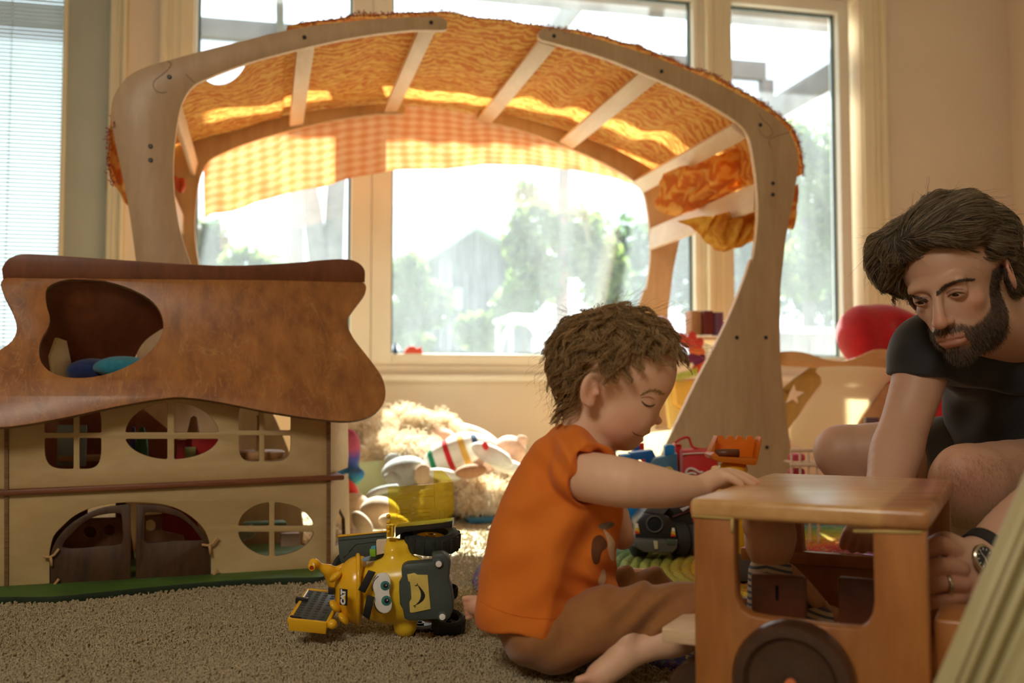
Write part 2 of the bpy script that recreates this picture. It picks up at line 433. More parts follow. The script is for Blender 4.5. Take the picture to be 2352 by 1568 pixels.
# other walls, ceiling, floor
LW = WALL.at(wl0, 0); RW = WALL.at(wl1, 0)
def wallplane(name, a, b, z0, z1, mat, th=0.1, inward=None):
    a = Vector(a); b = Vector(b); ex = (b - a).normalized(); n = Vector((-ex.y, ex.x, 0)); c = (a + b) / 2; c.z = (z0 + z1) / 2
    R = Matrix((ex, n, Vector((0, 0, 1)))).transposed()
    o = box(name, c + n * th / 2, ((b - a).length, th, z1 - z0), mat, None, 0, R); tag(o, kind='structure'); return o
BK = -2.2
wallplane('wall_left', (LW.x, BK, 0), (LW.x, LW.y + .1, 0), 0, 2.6, m_wall)
wallplane('wall_right', (2.35, RW.y + 0.0, 0), (2.35, BK, 0), 0, 2.6, m_wall)
wallplane('wall_front', (2.45, BK, 0), (LW.x - .1, BK, 0), 0, 2.6, m_wall)
def hslab(name, z0, z1, mat, parent=None):
    a, b = WALL.at(wl0, 0, 0.10), WALL.at(wl1, 0, 0.10); pts = [(a.x, BK), (2.4, BK), (2.4, a.y + (b.y - a.y) * (2.4 - a.x) / (b.x - a.x)), (a.x, a.y)]
    V = [(x, y, z) for z in (z0, z1) for x, y in pts]
    return mesh_from(name, V, [(3, 2, 1, 0), (4, 5, 6, 7), (0, 1, 5, 4), (1, 2, 6, 5), (2, 3, 7, 6), (3, 0, 4, 7)], mat, parent)
tag(hslab('ceiling', 2.6, 2.66, m_ceil), kind='structure')
# carpet
m = NT('beige_loop_carpet'); v = m.co(); n1 = m.noise(v, 3, 3); n2 = m.noise(v, 160, 4, 0.7); n3 = m.noise(v, 45, 2)
c = m.ramp(n2, [(0.30, srgb(150, 132, 102)), (0.5, srgb(200, 182, 148)), (0.68, srgb(224, 207, 174))])
c = m.mix(0.25, c, m.ramp(n1, [(0.35, srgb(172, 153, 120)), (0.65, srgb(214, 196, 162))]))
m.color(c); m.set(Roughness=0.95); m.bump(m.math('ADD', n2, m.math('MULTIPLY', n3, 0.8)), 0.9, 0.006); m_carpet = m.m
gx, gy = 260, 230
xs = np.linspace(-1.9, 1.6, gx); ys = np.linspace(1.1, 3.7, gy)
X, Y = np.meshgrid(xs, ys, indexing='ij')
Z = RNG.normal(0, 0.0012, X.shape) - 0.0015
V = np.stack([X, Y, Z], -1).reshape(-1, 3); I = np.arange(gx * gy).reshape(gx, gy)
Q = np.stack([I[:-1, :-1], I[1:, :-1], I[1:, 1:], I[:-1, 1:]], -1).reshape(-1, 4)
fl = thing('floor', None, None, (0, 2, 0), kind='structure')
mesh_np('carpet_surface', V, Q, m_carpet, fl)
hslab('subfloor', -0.1, -0.012, m_carpet, fl)
# short carpet tufts in the part near the camera
N = 90000
ty = 1.3 / (1 - RNG.uniform(0, 1, N) * (1 - 1.3 / 3.3)); tx = RNG.uniform(-0.6, 0.6, N) * ty
ok = (np.hypot(tx - 0.95, ty - 2.2) > 1.0)
tx, ty = tx[ok], ty[ok]; N = len(tx)
b = np.stack([tx, ty, np.full(N, -0.003)], -1); a = RNG.uniform(0, 6.28, N); ln = RNG.uniform(0.004, 0.008, N); ti = RNG.uniform(0.2, 0.9, N)
p1 = b + np.stack([np.cos(a) * ti * ln * .5, np.sin(a) * ti * ln * .5, ln], -1)
p2 = b + np.stack([np.cos(a) * ti * ln * 1.3, np.sin(a) * ti * ln * 1.3, ln * .75], -1)
hair_obj('carpet_pile', np.stack([b, p1, p2], 1), 0.0015, 0.0012, m_carpet, fl, 'stuff')
# ================================================================ outside the windows
def leafmat(name, c1, c2, tr=0.5):
    m = NT(name); v = m.co(); n = m.noise(v, 2.5, 3, 0.6)
    col = m.ramp(n, [(0.3, c1), (0.7, c2)]); m.color(col); m.set(Roughness=0.6)
    t = m.n.new('ShaderNodeBsdfTranslucent'); m.l.new(col, t.inputs[0]); mx = m.n.new('ShaderNodeMixShader'); mx.inputs[0].default_value = tr
    m.l.new(m.bsdf.outputs[0], mx.inputs[1]); m.l.new(t.outputs[0], mx.inputs[2]); m.l.new(mx.outputs[0], m.out.inputs[0]); return m.m
m_leafA = leafmat('bright_green_leaf', (0.05, 0.11, 0.025), (0.17, 0.25, 0.06)); m_leafB = leafmat('deep_green_leaf', (0.025, 0.06, 0.025), (0.07, 0.13, 0.05))
m_bark = plain('grey_bark', (0.12, 0.11, 0.10), 0.9, 0.4, 8, 0.8, 30); m_redbark = plain('reddish_bark', (0.20, 0.12, 0.09), 0.9, 0.4, 8, 0.8, 30)
m_beam = plain('weathered_beam', (0.11, 0.088, 0.08), 0.9, 0.25, 6); m_fence = plain('grey_fence_board', (0.13, 0.13, 0.13), 0.9, 0.3, 6)
m_lawn = plain('lawn', (0.05, 0.085, 0.03), 0.95, 0.4, 1.2); m_patio = plain('pale_patio_paving', (0.20, 0.19, 0.17), 0.9, 0.15, 3)
tag(wbox('ground_garden', -14, 16, -0.35, -0.15, 2.4, 26, m_lawn, None, 0), kind='structure')
tag(wbox('ground_patio', -8, 8, -0.3, -0.12, 0.15, 2.4, m_patio, None, 0), kind='structure')
def foliage(name, blobs, n, size, mat, parent):
    """leaf quads scattered in ellipsoidal blobs; one joined mass"""
    V = []; 
    per = [max(1, int(n * (b[3] * b[4] * b[5]) ** .66 / sum((q[3] * q[4] * q[5]) ** .66 for q in blobs))) for b in blobs]
    for b, k in zip(blobs, per):
        d = RNG.normal(size=(k, 3)); d /= np.linalg.norm(d, axis=1)[:, None]; r = RNG.uniform(0.45, 1.05, k)[:, None]
        V.append(np.array(b[:3]) + d * r * np.array(b[3:6]))
    C = np.concatenate(V); k = len(C)
    a = RNG.normal(size=(k, 3)); a /= np.linalg.norm(a, axis=1)[:, None]; b2 = np.cross(a, RNG.normal(size=(k, 3))); b2 /= np.linalg.norm(b2, axis=1)[:, None]
    s = (size * RNG.uniform(0.6, 1.4, k))[:, None]
    q = np.stack([C - a * s, C + b2 * s * .5, C + a * s, C - b2 * s * .5], 1).reshape(-1, 3)
    o = mesh_np(name, q, np.arange(4 * k).reshape(-1, 4), mat, parent, smooth=False); o['kind'] = 'stuff'; return o
def wl_pt(px, py, n):
    """point seen at (px,py) on the plane n metres beyond the window wall"""
    pl = WALL.off(n); u, v = pl.hit(px, py); return pl.at(u, v)
def tree(name, label, px, n, trunks, blobs, nleaf, size, lm, bm_, group=None):
    base = wl_pt(px, 1100, n); base.z = -0.15
    t = thing(name, label, 'tree', base, group)
    for pts, r in trunks:
        path = [wl_pt(x, y, n) for x, y in pts]; path[0].z = -0.15
        tube('trunk', smooth_loop([tuple(p) for p in path], 3, False), list(np.linspace(r, r * .7, (len(path) - 1) * 3 + 1)), bm_, t, 10)
    bl = []
    for (x, y, rx, ry) in blobs:
        c = wl_pt(x, y, n); s = (c.y) / F; bl.append((c.x, c.y, c.z, rx * s, 0.7 * (rx + ry) / 2 * s, ry * s))
    if bl: foliage('foliage', bl, nleaf, size, lm, t)
    return t
tree('forked_tree', 'bare grey tree forking into two trunks outside the left window', 735, 4.6,
     [([(745, 1000), (742, 700), (735, 620), (715, 470), (695, 380), (680, 250)], 0.10), ([(750, 1000), (760, 700), (765, 600), (770, 470), (778, 350), (785, 200)], 0.10)], [(660, 160, 60, 40), (800, 130, 80, 50)], 500, .05, m_leafA, m_bark)
tree('leafy_shrub', 'pale green bush below the forked tree', 600, 5.2, [([(600, 1000), (600, 700)], 0.03)], [(560, 610, 55, 50), (640, 640, 70, 60), (600, 680, 80, 60)], 1800, .05, m_leafA, m_bark)
tree('small_tree', 'hazy small tree at the left edge of the left window', 485, 8.0, [([(480, 900), (482, 560)], 0.05)], [(480, 560, 45, 60), (500, 660, 60, 60)], 1200, .07, m_leafB, m_bark)
tree('red_trunk_tree', 'tree with a straight reddish trunk right of the shed', 1292, 4.0, [([(1290, 900), (1291, 700), (1293, 500), (1296, 350), (1300, 100)], 0.062)],
     [(1230, 520, 60, 70), (1190, 560, 40, 50), (1330, 560, 70, 90), (1390, 640, 60, 90), (1230, 640, 70, 70)], 3600, .045, m_leafA, m_redbark)
tree('thin_tree', 'thin dark tree in front of the shed gable', 1205, 5.0, [([(1204, 850), (1205, 560), (1207, 430)], 0.02)], [(1210, 450, 30, 40)], 200, .04, m_leafA, m_bark)
tree('tall_leafy_tree', 'sunlit leafy tree filling the right window', 1860, 4.4, [([(1860, 900), (1858, 700), (1850, 500)], 0.07)],
     [(1860, 420, 90, 110), (1820, 330, 60, 60), (1900, 560, 80, 90), (1840, 620, 90, 70), (1930, 380, 70, 120)], 6500, .042, m_leafA, m_bark)
tree('dark_leafy_tree', 'darker green tree behind the sunlit tree in the right window', 1700, 7.5, [([(1700, 900), (1700, 600)], 0.08)],
     [(1640, 600, 110, 160), (1760, 520, 100, 140), (1900, 640, 150, 120), (1560, 560, 90, 140), (1450, 620, 110, 120)], 5200, .08, m_leafB, m_bark)
tree('flowering_bush', 'pale bush left of the shed in the middle window', 945, 4.2, [([(945, 950), (945, 700)], 0.02)], [(940, 640, 45, 60), (985, 700, 60, 60), (930, 740, 50, 60)], 2400, .04, m_leafA, m_bark)
tree('low_bush', 'low green bush at the foot of the shed', 1150, 3.6, [([(1150, 950), (1150, 800)], 0.02)], [(1100, 760, 60, 45), (1180, 700, 50, 50), (960, 790, 40, 30)], 2200, .035, m_leafA, m_bark)
# shed with gable
SH = WALL.off(6.2)
m_shed = plain('dark_shed_boards', (0.10, 0.10, 0.12), 0.9, 0.25, 5); m_shroof = plain('pale_shed_roof', (0.42, 0.50, 0.50), 0.7, 0.1, 3)
u0, v0 = SH.hit(995, 600); u1, _ = SH.hit(1225, 600); up, vp = SH.hit(1085, 528)
shed = thing('shed', 'dark wooden garden shed with a gabled roof', 'shed', SH.at((u0 + u1) / 2, -0.15))
k_ = 12
for i in range(k_):
    a = u0 + (u1 - u0) * i / k_; b = u0 + (u1 - u0) * (i + 1) / k_ - 0.008
    hz = lambda u: v0 + (vp - v0) * (1 - abs(u - up) / ((up - u0) if u < up else (u1 - up)))
    plate('wall_board', SH, [(a, -0.15), (b, -0.15), (b, hz(b)), (a, hz(a))], [], 0.03 + 0.006 * (i % 2), m_shed, shed, 0)
wbox('wall_side', u0, u0 + .04, -0.15, v0, 0.02, 2.0, m_shed, shed, 0, SH); wbox('wall_side', u1 - .04, u1, -0.15, v0, 0.02, 2.0, m_shed, shed, 0, SH)
for sgn, ue in ((-1, u0 - .22), (1, u1 + .22)):
    ve = v0 - 0.12 * (vp - v0)
    a = SH.at(up, vp + .05, -.25); b = SH.at(ue, ve - .0, -.25); c = SH.at(ue, ve - .0, 2.1); e = SH.at(up, vp + .05, 2.1)
    dn = Vector((0, 0, -0.07)); mesh_from('roof_slope', [a, b, c, e, a + dn, b + dn, c + dn, e + dn], [(0, 1, 2, 3), (7, 6, 5, 4), (0, 4, 5, 1), (1, 5, 6, 2), (2, 6, 7, 3), (3, 7, 4, 0)], m_shroof, shed)
ua, va = SH.hit(1010, 660); ub, vb = SH.hit(1062, 712)
wbox('shed_window', ua, ub, vb, va, -0.03, -0.005, m_shroof, shed, 0, SH)
# garden fence boards along the back, far away
fe = thing('garden_fence', 'grey board fence across the garden', 'fence', WALL.at(1.5, -0.15, 8.4))
fb = None; FP = WALL.off(8.4)
for i in range(60):
    u = -6.0 + i * 0.26
    if fb is None: fb = wbox('board', u, u + 0.24, -0.15, 0.95, 0, 0.02, m_fence, fe, 0, FP); u_ = u
    else:
        c = fb.copy(); COL.objects.link(c); c.parent = fe; c.location = fb.location + WALL.ex * (u - u_) + Vector((0, 0, 0.01 * (i % 3)))
# deck railing seen in the right window
rl = thing('deck_railing', 'dark deck railing with a pale top rail outside the right window', 'railing', WALL.at(2.2, -0.15, 2.7)); RP = WALL.off(2.7)
m_rail = plain('pale_blue_grey_rail', (0.45, 0.5, 0.55), 0.6, 0.05, 5)
ra, rz = RP.hit(1700, 757); rb, _ = RP.hit(2150, 757)
wbox('top_rail', ra, rb, rz - .02, rz + .02, -.04, .04, m_rail, rl, 0.004, RP)
for i in range(12):
    u = ra + (rb - ra) * i / 12; wbox('board', u, u + (rb - ra) / 12 - .006, -0.15, rz - .02, -.01, .01, m_fence, rl, 0, RP)
# garden table and two curved metal chairs
m_wmetal = plain('white_painted_metal', (0.42, 0.44, 0.46), 0.5, 0.03, 5)
gt = thing('garden_table', 'pale garden table outside the middle window', 'table', wl_pt(1200, 900, 2.2)); gt.location.z = -0.12
a = wl_pt(1150, 735, 2.2); b = wl_pt(1252, 735, 2.2)
c = (a + b) / 2; box('table_top', c, ((b - a).length, 0.5, 0.03), m_wmetal, gt, 0.006, Rz(TH))
for sx in (-1, 1):
    for sy in (-1, 1):
        q = c + WALL.ex * sx * (b - a).length * .42 + WALL.n * sy * .2; tube('leg', [q, Vector((q.x, q.y, -0.12))], 0.012, m_wmetal, gt)
gcn = [('garden_chair', 'white curved metal garden chair in front of the garden table', 1232, 1.15), ('garden_chair', 'white curved metal garden chair right of the reddish trunk', 1420, 1.7)]
for nm, lb, px, n in gcn:
    g = thing(nm, lb, 'chair', wl_pt(px, 900, n)); g.location.z = -0.12; o = wl_pt(px, 800, n); bz = -0.12
    cc = Vector((o.x, o.y, bz)); R = Rz(TH + 35)
    L = lambda x, y, z: cc + R @ Vector((x, y, z))
    tube('back_frame', smooth_loop([tuple(L(-.2, 0, 0)), tuple(L(-.21, .03, .45)), tuple(L(-.2, .08, .75)), tuple(L(0, .12, .92)), tuple(L(.2, .08, .75)), tuple(L(.21, .03, .45)), tuple(L(.2, 0, 0))], 4, False), 0.011, m_wmetal, g)
    tube('leg', [L(-.2, -.4, 0), L(-.2, -.38, .44)], 0.011, m_wmetal, g); tube('leg', [L(.2, -.4, 0), L(.2, -.38, .44)], 0.011, m_wmetal, g)
    box('seat', L(0, -.19, .45), (.42, .42, .02), m_wmetal, g, .008, R)
# patio roof: ledger, outer beam, rafters, translucent corrugated sheet
aw = thing('patio_roof', 'patio roof of weathered beams carrying translucent corrugated sheet', 'canopy', WALL.at(0, -0.12, 1.2))
def beamz(px, py, n): return WALL.off(n).hit(px, py)[1]
zl = beamz(1430, 19, 0.45)
sR = WALL.off(2.6).hit(1762, 245)[0]
wbox('beam', -5, sR + .3, zl, zl + 0.14, 0.45, 0.53, m_beam, aw, 0.003)
zo = beamz(1640, 172, 2.6)
wbox('beam', -5, sR, zo - .0, zo + 0.13, 2.6, 2.68, m_beam, aw, 0.003)
u_r, z_r = WALL.off(2.6).hit(1740, 290); 
rz0 = z_r
for k, uu in enumerate((sR - 0.06, sR - 1.75, sR - 3.5)):
    wbox('rafter', uu, uu + .05, (rz0 if k == 0 else zo - .01), (rz0 + .16 if k == 0 else zo + .14), 0.15, 2.9, m_beam, aw, 0.003)
m = NT('corrugated_sheet'); m.n.remove(m.bsdf); tr = m.n.new('ShaderNodeBsdfTransparent'); tr.inputs[0].default_value = (0.66, 0.76, 0.82, 1)
tl = m.n.new('ShaderNodeBsdfTranslucent'); tl.inputs[0].default_value = (0.50, 0.62, 0.70, 1); mx = m.n.new('ShaderNodeMixShader'); mx.inputs[0].default_value = 0.30
m.l.new(tr.outputs[0], mx.inputs[1]); m.l.new(tl.outputs[0], mx.inputs[2]); m.l.new(mx.outputs[0], m.out.inputs[0]); m_corr = m.m
us = np.arange(-4.5, sR + .02, 0.0125); Vc = []; 
for w in (0.2, 2.95):
    for u in us:
        q = WALL.at(u, zo + 0.155 + 0.009 * math.sin(u / 0.05 * 2 * math.pi), w); Vc.append(q)
n_ = len(us); mesh_from('corrugated_sheet', Vc, [(i, i + 1, n_ + i + 1, n_ + i) for i in range(n_ - 1)], m_corr, aw, smooth=True)
for uu in (sR - .03, sR - 3.4): wbox('post', uu, uu + .09, -0.12, zo, 2.6, 2.69, m_beam, aw, .003)
# ================================================================ arched wooden play stands with a cloth canopy
AR = Plane((0, 2.83, 0), 14.0); ARD = 0.87; PT = 0.020      # front plane, distance between the frames, panel thickness
m_birch = wood('birch_plywood', srgb(205, 172, 130), srgb(176, 140, 98), (1, 1, 0.22), (0, 0, 0), 0.5, 9, 0.15)
m_birche = wood('birch_plywood_edge', srgb(238, 208, 172), srgb(214, 178, 138), (1, 1, 6), (0, 0, 0), 0.5, 30)
m_slatw = wood('pale_maple_slat', srgb(240, 214, 182), srgb(222, 190, 152), (1, .3, 1), (0, 0, 0), 0.5, 12)
m_bolt = plain('black_bolt', (0.012, 0.012, 0.013), 0.35, 0.1, 20)
zo1 = lambda l: [(220 + x / 2.6133, y / 2.6133) for x, y in l]
zo2 = lambda l: [(1000 + x / 2.6133, y / 2.6133) for x, y in l]
zo3 = lambda l: [(1350 + x / 2.903, 560 + y / 2.903) for x, y in l]
L_OUT = zo1([(240, 1568), (190, 1210), (120, 880), (90, 700), (110, 570), (190, 460), (300, 400), (440, 360), (620, 310), (920, 235), (1120, 185), (1400, 140), (1700, 112), (1950, 98), (2060, 98), (2103, 118), (2108, 152), (2088, 180),
             (1900, 180), (1600, 215), (1300, 275), (1000, 350), (800, 415), (680, 465), (590, 510), (530, 590), (495, 700), (470, 900), (465, 1050), (475, 1200), (510, 1400), (565, 1568)])
L_OUT = L_OUT + [(470, 690), (530, 790), (600, 900), (650, 1000), (680, 1100), (695, 1262), (600, 1264), (440, 1266), (280, 1268), (285, 1100), (298, 960), (312, 830), (318, 700)]
R_OUT = zo2([(617, 205), (640, 172), (700, 170), (860, 205), (1050, 255), (1300, 335), (1500, 415), (1700, 500), (1900, 610), (2050, 710), (2130, 800), (2170, 900), (2178, 1000), (2150, 1200), (2110, 1400), (2090, 1568)]) \
    + zo3([(1290, 260), (1285, 400), (1283, 600), (1290, 800), (1310, 1000), (1340, 1250), (1380, 1500)]) + [(1842, 1150), (1858, 1222), (1700, 1223), (1560, 1226), (1455, 1228), (1475, 1160), (1500, 1090)] \
    + zo3([(530, 1320), (600, 1180), (720, 930), (850, 680), (960, 450), (1040, 250), (1090, 100)]) \
    + zo2([(1905, 1568), (1930, 1400), (1938, 1250), (1930, 1100), (1910, 950), (1885, 830), (1830, 750), (1700, 660), (1500, 550), (1250, 440), (1000, 340), (760, 270), (640, 238)])
def wood_decor(): pass
def playstand(name, label, out, bolts, slats, side):
    c = px_loop(AR, out, 3, True, 0.0)
    us = [p[0] for p in c]; base = AR.at(sum(us) / len(us), 0, ARD / 2); base.z = 0
    t = thing(name, label, 'play stand', base, 'arched play stands')
    f = plate('front_panel', AR, c, [], PT, m_birch, t, 0.002, 0.0, m_birche)
    r = plate('rear_panel', AR, c, [], PT, m_birch, t, 0.002, ARD, m_birche)
    for (bx_, by_) in bolts:
        u, v = AR.hit(bx_, by_); b = None
        for w in (-0.0015, ARD - 0.0015):
            M = LM(AR.at(u, v, w), frame_rot(-AR.n)); 
            o = lathe('bolt', [(0, -.001), (0.0058, -.001), (0.0058, 0.0012), (0.0035, 0.0022), (0.0030, 0.0010), (0, 0.0010)], m_bolt, M, t, 14)
    for (x0, y0, ang, wd) in slats:
        u, v = AR.hit(x0, y0); a = math.radians(ang)
        c3 = AR.at(u, v, PT + (ARD - PT) / 2)
        ex = AR.ex * math.cos(a) + AR.ey * math.sin(a); ez = ex.cross(AR.n)
        R = Matrix((ex, AR.n, ez)).transposed()
        box('slat', c3, (wd, ARD - PT - 0.001, 0.016), m_slatw, t, 0.003, R)
    return t
# (px,py) of the slat centre, its tilt and its width
stL = playstand('play_stand', 'left wooden play stand, its curved arm reaching over the dollhouse', L_OUT,
    [(990, 52), (699, 86), (389, 177), (346, 336), (346, 368)],
    [(984, 58, 6, 0.050), (703, 92, 14, 0.050), (396, 222, 78, 0.050), (356, 392, 90, 0.07)], -1)
stR = playstand('play_stand.001', 'right wooden play stand, its foot standing behind the toy castle', R_OUT,
    [(1272, 83), (1519, 164), (1746, 287), (1775, 421), (1775, 447), (1692, 775), (1759, 775), (1761, 1027)],
    [(1262, 92, -12, 0.055), (1498, 168, -24, 0.060), (1706, 296, -34, 0.062), (1744, 450, 86, 0.085), (1640, 1060, 60, 0.07)], 1)
# pencil curls left on the panels
m_pencil = plain('pencil_line', srgb(128, 104, 74), 0.8, 0.1, 30)
for parent, pts in ((stL, [(384, 141), (393, 145), (389, 156), (372, 172), (356, 184), (352, 196), (358, 208), (370, 213), (383, 211)]), (stL, [(427, 171), (437, 181), (448, 191)]),
                    (stR, [(1744, 260), (1750, 273), (1768, 290), (1775, 305), (1763, 316), (1750, 310), (1742, 296)]), (stR, [(1772, 340), (1766, 322), (1786, 312), (1815, 303)])):
    q = smooth_loop(pts, 4, False); tube('pencil_mark', [AR.at(*AR.hit(x, y), -0.0004) for x, y in q], 0.0009, m_pencil, parent, 5)
# ---- canopy cloth
m = NT('orange_batik_cloth'); v = m.co((1, 1, 1)); 
uvn = m.n.new('ShaderNodeUVMap'); mpn = m.n.new('ShaderNodeMapping'); m.l.new(uvn.outputs[0], mpn.inputs[0])
uv = mpn.outputs[0]
wv = m.add('ShaderNodeTexWave'); wv.wave_type = 'BANDS'; wv.bands_direction = 'Y'; wv.inputs['Scale'].default_value = 9.5; wv.inputs['Distortion'].default_value = 9.0
wv.inputs['Detail'].default_value = 3.0; wv.inputs['Detail Scale'].default_value = 2.6; m.l.new(uv, wv.inputs['Vector'])
n1 = m.noise(uv, 26, 3, 0.55, 1.6); n2 = m.noise(uv, 5, 3)
pat = m.math('ADD', m.math('MULTIPLY', wv.outputs['Fac'], 0.5), m.math('MULTIPLY', n1, 0.55))
col = m.ramp(pat, [(0.30, srgb(214, 128, 62)), (0.46, srgb(226, 146, 66)), (0.58, srgb(236, 172, 78)), (0.72, srgb(244, 196, 106))])
col = m.mix(m.math('MULTIPLY', n2, 0.35), col, m.mix(0.5, col, (*srgb(214, 92, 30), 1)))
ys_ = m.sep(uv); ck1 = m.n.new('ShaderNodeTexWave'); ck1.bands_direction = 'X'; ck1.inputs['Scale'].default_value = 6; ck1.inputs['Distortion'].default_value = 1.5; m.l.new(uv, ck1.inputs['Vector'])
ck2 = m.n.new('ShaderNodeTexWave'); ck2.bands_direction = 'Y'; ck2.inputs['Scale'].default_value = 7; ck2.inputs['Distortion'].default_value = 1.5; m.l.new(uv, ck2.inputs['Vector'])
chk = m.math('MULTIPLY', m.math('ADD', ck1.outputs['Fac'], ck2.outputs['Fac']), .5)
hangc = m.ramp(m.math('ADD', m.math('MULTIPLY', chk, .7), m.math('MULTIPLY', n2, .35)), [(.25, srgb(224, 136, 78)), (.5, srgb(232, 154, 98)), (.75, srgb(238, 174, 124))])
col = m.mix(m.ramp(ys_[1], [(0.795, (0, 0, 0)), (0.83, (1, 1, 1))]), col, hangc)
m.color(col); m.set(Roughness=0.85); m.bump(m.noise(uv, 60, 2), 0.25, 0.002)
tl = m.n.new('ShaderNodeBsdfTranslucent'); m.l.new(col, tl.inputs[0]); mx = m.n.new('ShaderNodeMixShader'); mx.inputs[0].default_value = 0.40
m.l.new(m.bsdf.outputs[0], mx.inputs[1]); m.l.new(tl.outputs[0], mx.inputs[2]); m.l.new(mx.outputs[0], m.out.inputs[0]); m_batik = m.m
m_fringe = plain('wine_red_fringe', srgb(168, 70, 62), 0.9, 0.3, 40)
def sample(path, n):
    P_ = np.array([tuple(p) for p in path], float); d = np.r_[0, np.cumsum(np.linalg.norm(np.diff(P_, axis=0), axis=1))]
    t = np.linspace(0, d[-1], n); return np.stack([np.interp(t, d, P_[:, k]) for k in range(P_.shape[1])], 1)
top_px = [(262, 420), (252, 350), (250, 262), (262, 210), (290, 171), (333, 148), (386, 132), (455, 112), (570, 84), (648, 64), (755, 46), (870, 35), (1000, 29), (1080, 38), (1160, 50), (1236, 60), (1330, 72), (1404, 91), (1500, 121), (1576, 151), (1654, 183), (1732, 226), (1790, 264), (1822, 300), (1838, 344), (1842, 400)]
tp = np.array([AR.hit(x, y) for x, y in smooth_loop(top_px, 4, False)])
NU = 260
arc = sample(tp, NU)                                         # profile of the cloth over the arch, (s,z)
hang_px = [(440, 500), (470, 500), (490, 490), (560, 476), (640, 447), (740, 428), (830, 402), (935, 387), (1020, 388), (1110, 377), (1200, 378), (1280, 386), (1370, 398), (1450, 420), (1480, 430)]
BK_ = AR.off(ARD + PT + 0.012)
hz = np.array([BK_.hit(x, y) for x, y in hang_px])
rows = []; uvr = []
nv1 = 46; nv2 = 34
arclen = np.r_[0, np.cumsum(np.linalg.norm(np.diff(arc, axis=0), axis=1))]
for j in range(nv1):
    f = j / (nv1 - 1); w = 0.001 + f * (ARD + PT + 0.011)
    row = []
    for i in range(NU):
        s, z = arc[i]
        i0, i1 = max(i - 2, 0), min(i + 2, NU - 1); tx, tz = arc[i1] - arc[i0]; L = math.hypot(tx, tz) + 1e-9; nx, nz = -tz / L, tx / L
        k = i / (NU - 1)
        sag = -0.010 * math.sin(math.pi * f) * (0.6 + 0.6 * math.sin(k * 23 + f * 2)) + 0.010 * math.sin(k * 60 + 2 * math.sin(f * 4)) * math.sin(math.pi * f) \
            + 0.008 * mnoise.noise(Vector((k * 30, f * 5, 0)))
        if k > 0.62: sag += 0.016 * math.sin(k * 95 + f * 3.0) * math.sin(math.pi * f)
        off = 0.004 + sag - (.016 if .06 < k < .30 else 0)
        # front edge drooping behind the left panel near the hole
        if 0.16 < k < 0.27: off -= 0.05 * math.sin((k - .16) / .11 * math.pi) * max(0, 1 - f / 0.35)
        ww = w
        if 0.185 < k < 0.262: ww = w + 0.17 * math.sin((k - .185) / .077 * math.pi) * (1 - f) ** 2
        row.append(AR.at(s + nx * off, z + nz * off, ww)); uvr.append((arclen[i] * 1.0, f * 0.8))
    rows.append(row)
# the part that hangs down behind the rear frame
last = rows[-1]
i_first = next(i for i in range(NU) if arc[i][0] > hz[1][0]); 
for j in range(1, nv2 + 1):
    f = j / nv2; row = []
    for i in range(NU):
        s, z = arc[i]; zb = np.interp(s, hz[:, 0], hz[:, 1]); sb = s
        zb += 0.002 * math.sin(s * 40)
        zt = last[i].z
        if i < i_first or s > hz[-1][0]: zb = zt - 0.02
        zz = zt + (min(zb, zt - 0.015) - zt) * f
        ww = ARD + PT + 0.012 + 0.012 * math.sin(s * 38 + 1.2 * math.sin(f * 3)) * f + 0.008 * mnoise.noise(Vector((s * 9, f * 3, 4))) + 0.006
        q = AR.at(sb, 0, ww); q.z = zz; row.append(q); uvr.append((arclen[i], 0.8 + f * 0.42))
    rows.append(row)
nr = len(rows); Vv = [p for r in rows for p in r]; Qv = [(j * NU + i, j * NU + i + 1, (j + 1) * NU + i + 1, (j + 1) * NU + i) for j in range(nr - 1) for i in range(NU - 1)]
canopy = thing('canopy_cloth', 'orange and yellow batik cloth draped over the arched play stands', 'cloth', AR.at(0, 1.2, ARD / 2))
cc = mesh_from('cloth_sheet', Vv, Qv, m_batik, canopy, smooth=True)
uvl = cc.data.uv_layers.new(name='UVMap'); li = np.empty(len(cc.data.loops), 'i'); cc.data.loops.foreach_get('vertex_index', li)
uvl.data.foreach_set('uv', np.array(uvr, 'f')[li].ravel())
# fringe along the front edge and at the left side
fr = []
for i in range(0, NU):
    if .07 < i / NU < .315: continue
    p = np.array(rows[0][i]);
    for q in range(5):
        b = p + RNG.normal(0, 0.003, 3); d = RNG.normal(0, 1, 3) * 0.0045; fr.append([b, b + d * .6, b + d + RNG.normal(0, .002, 3)])
hair_obj('fringe', fr, 0.0014, 0.0008, m_fringe, canopy, 'stuff')
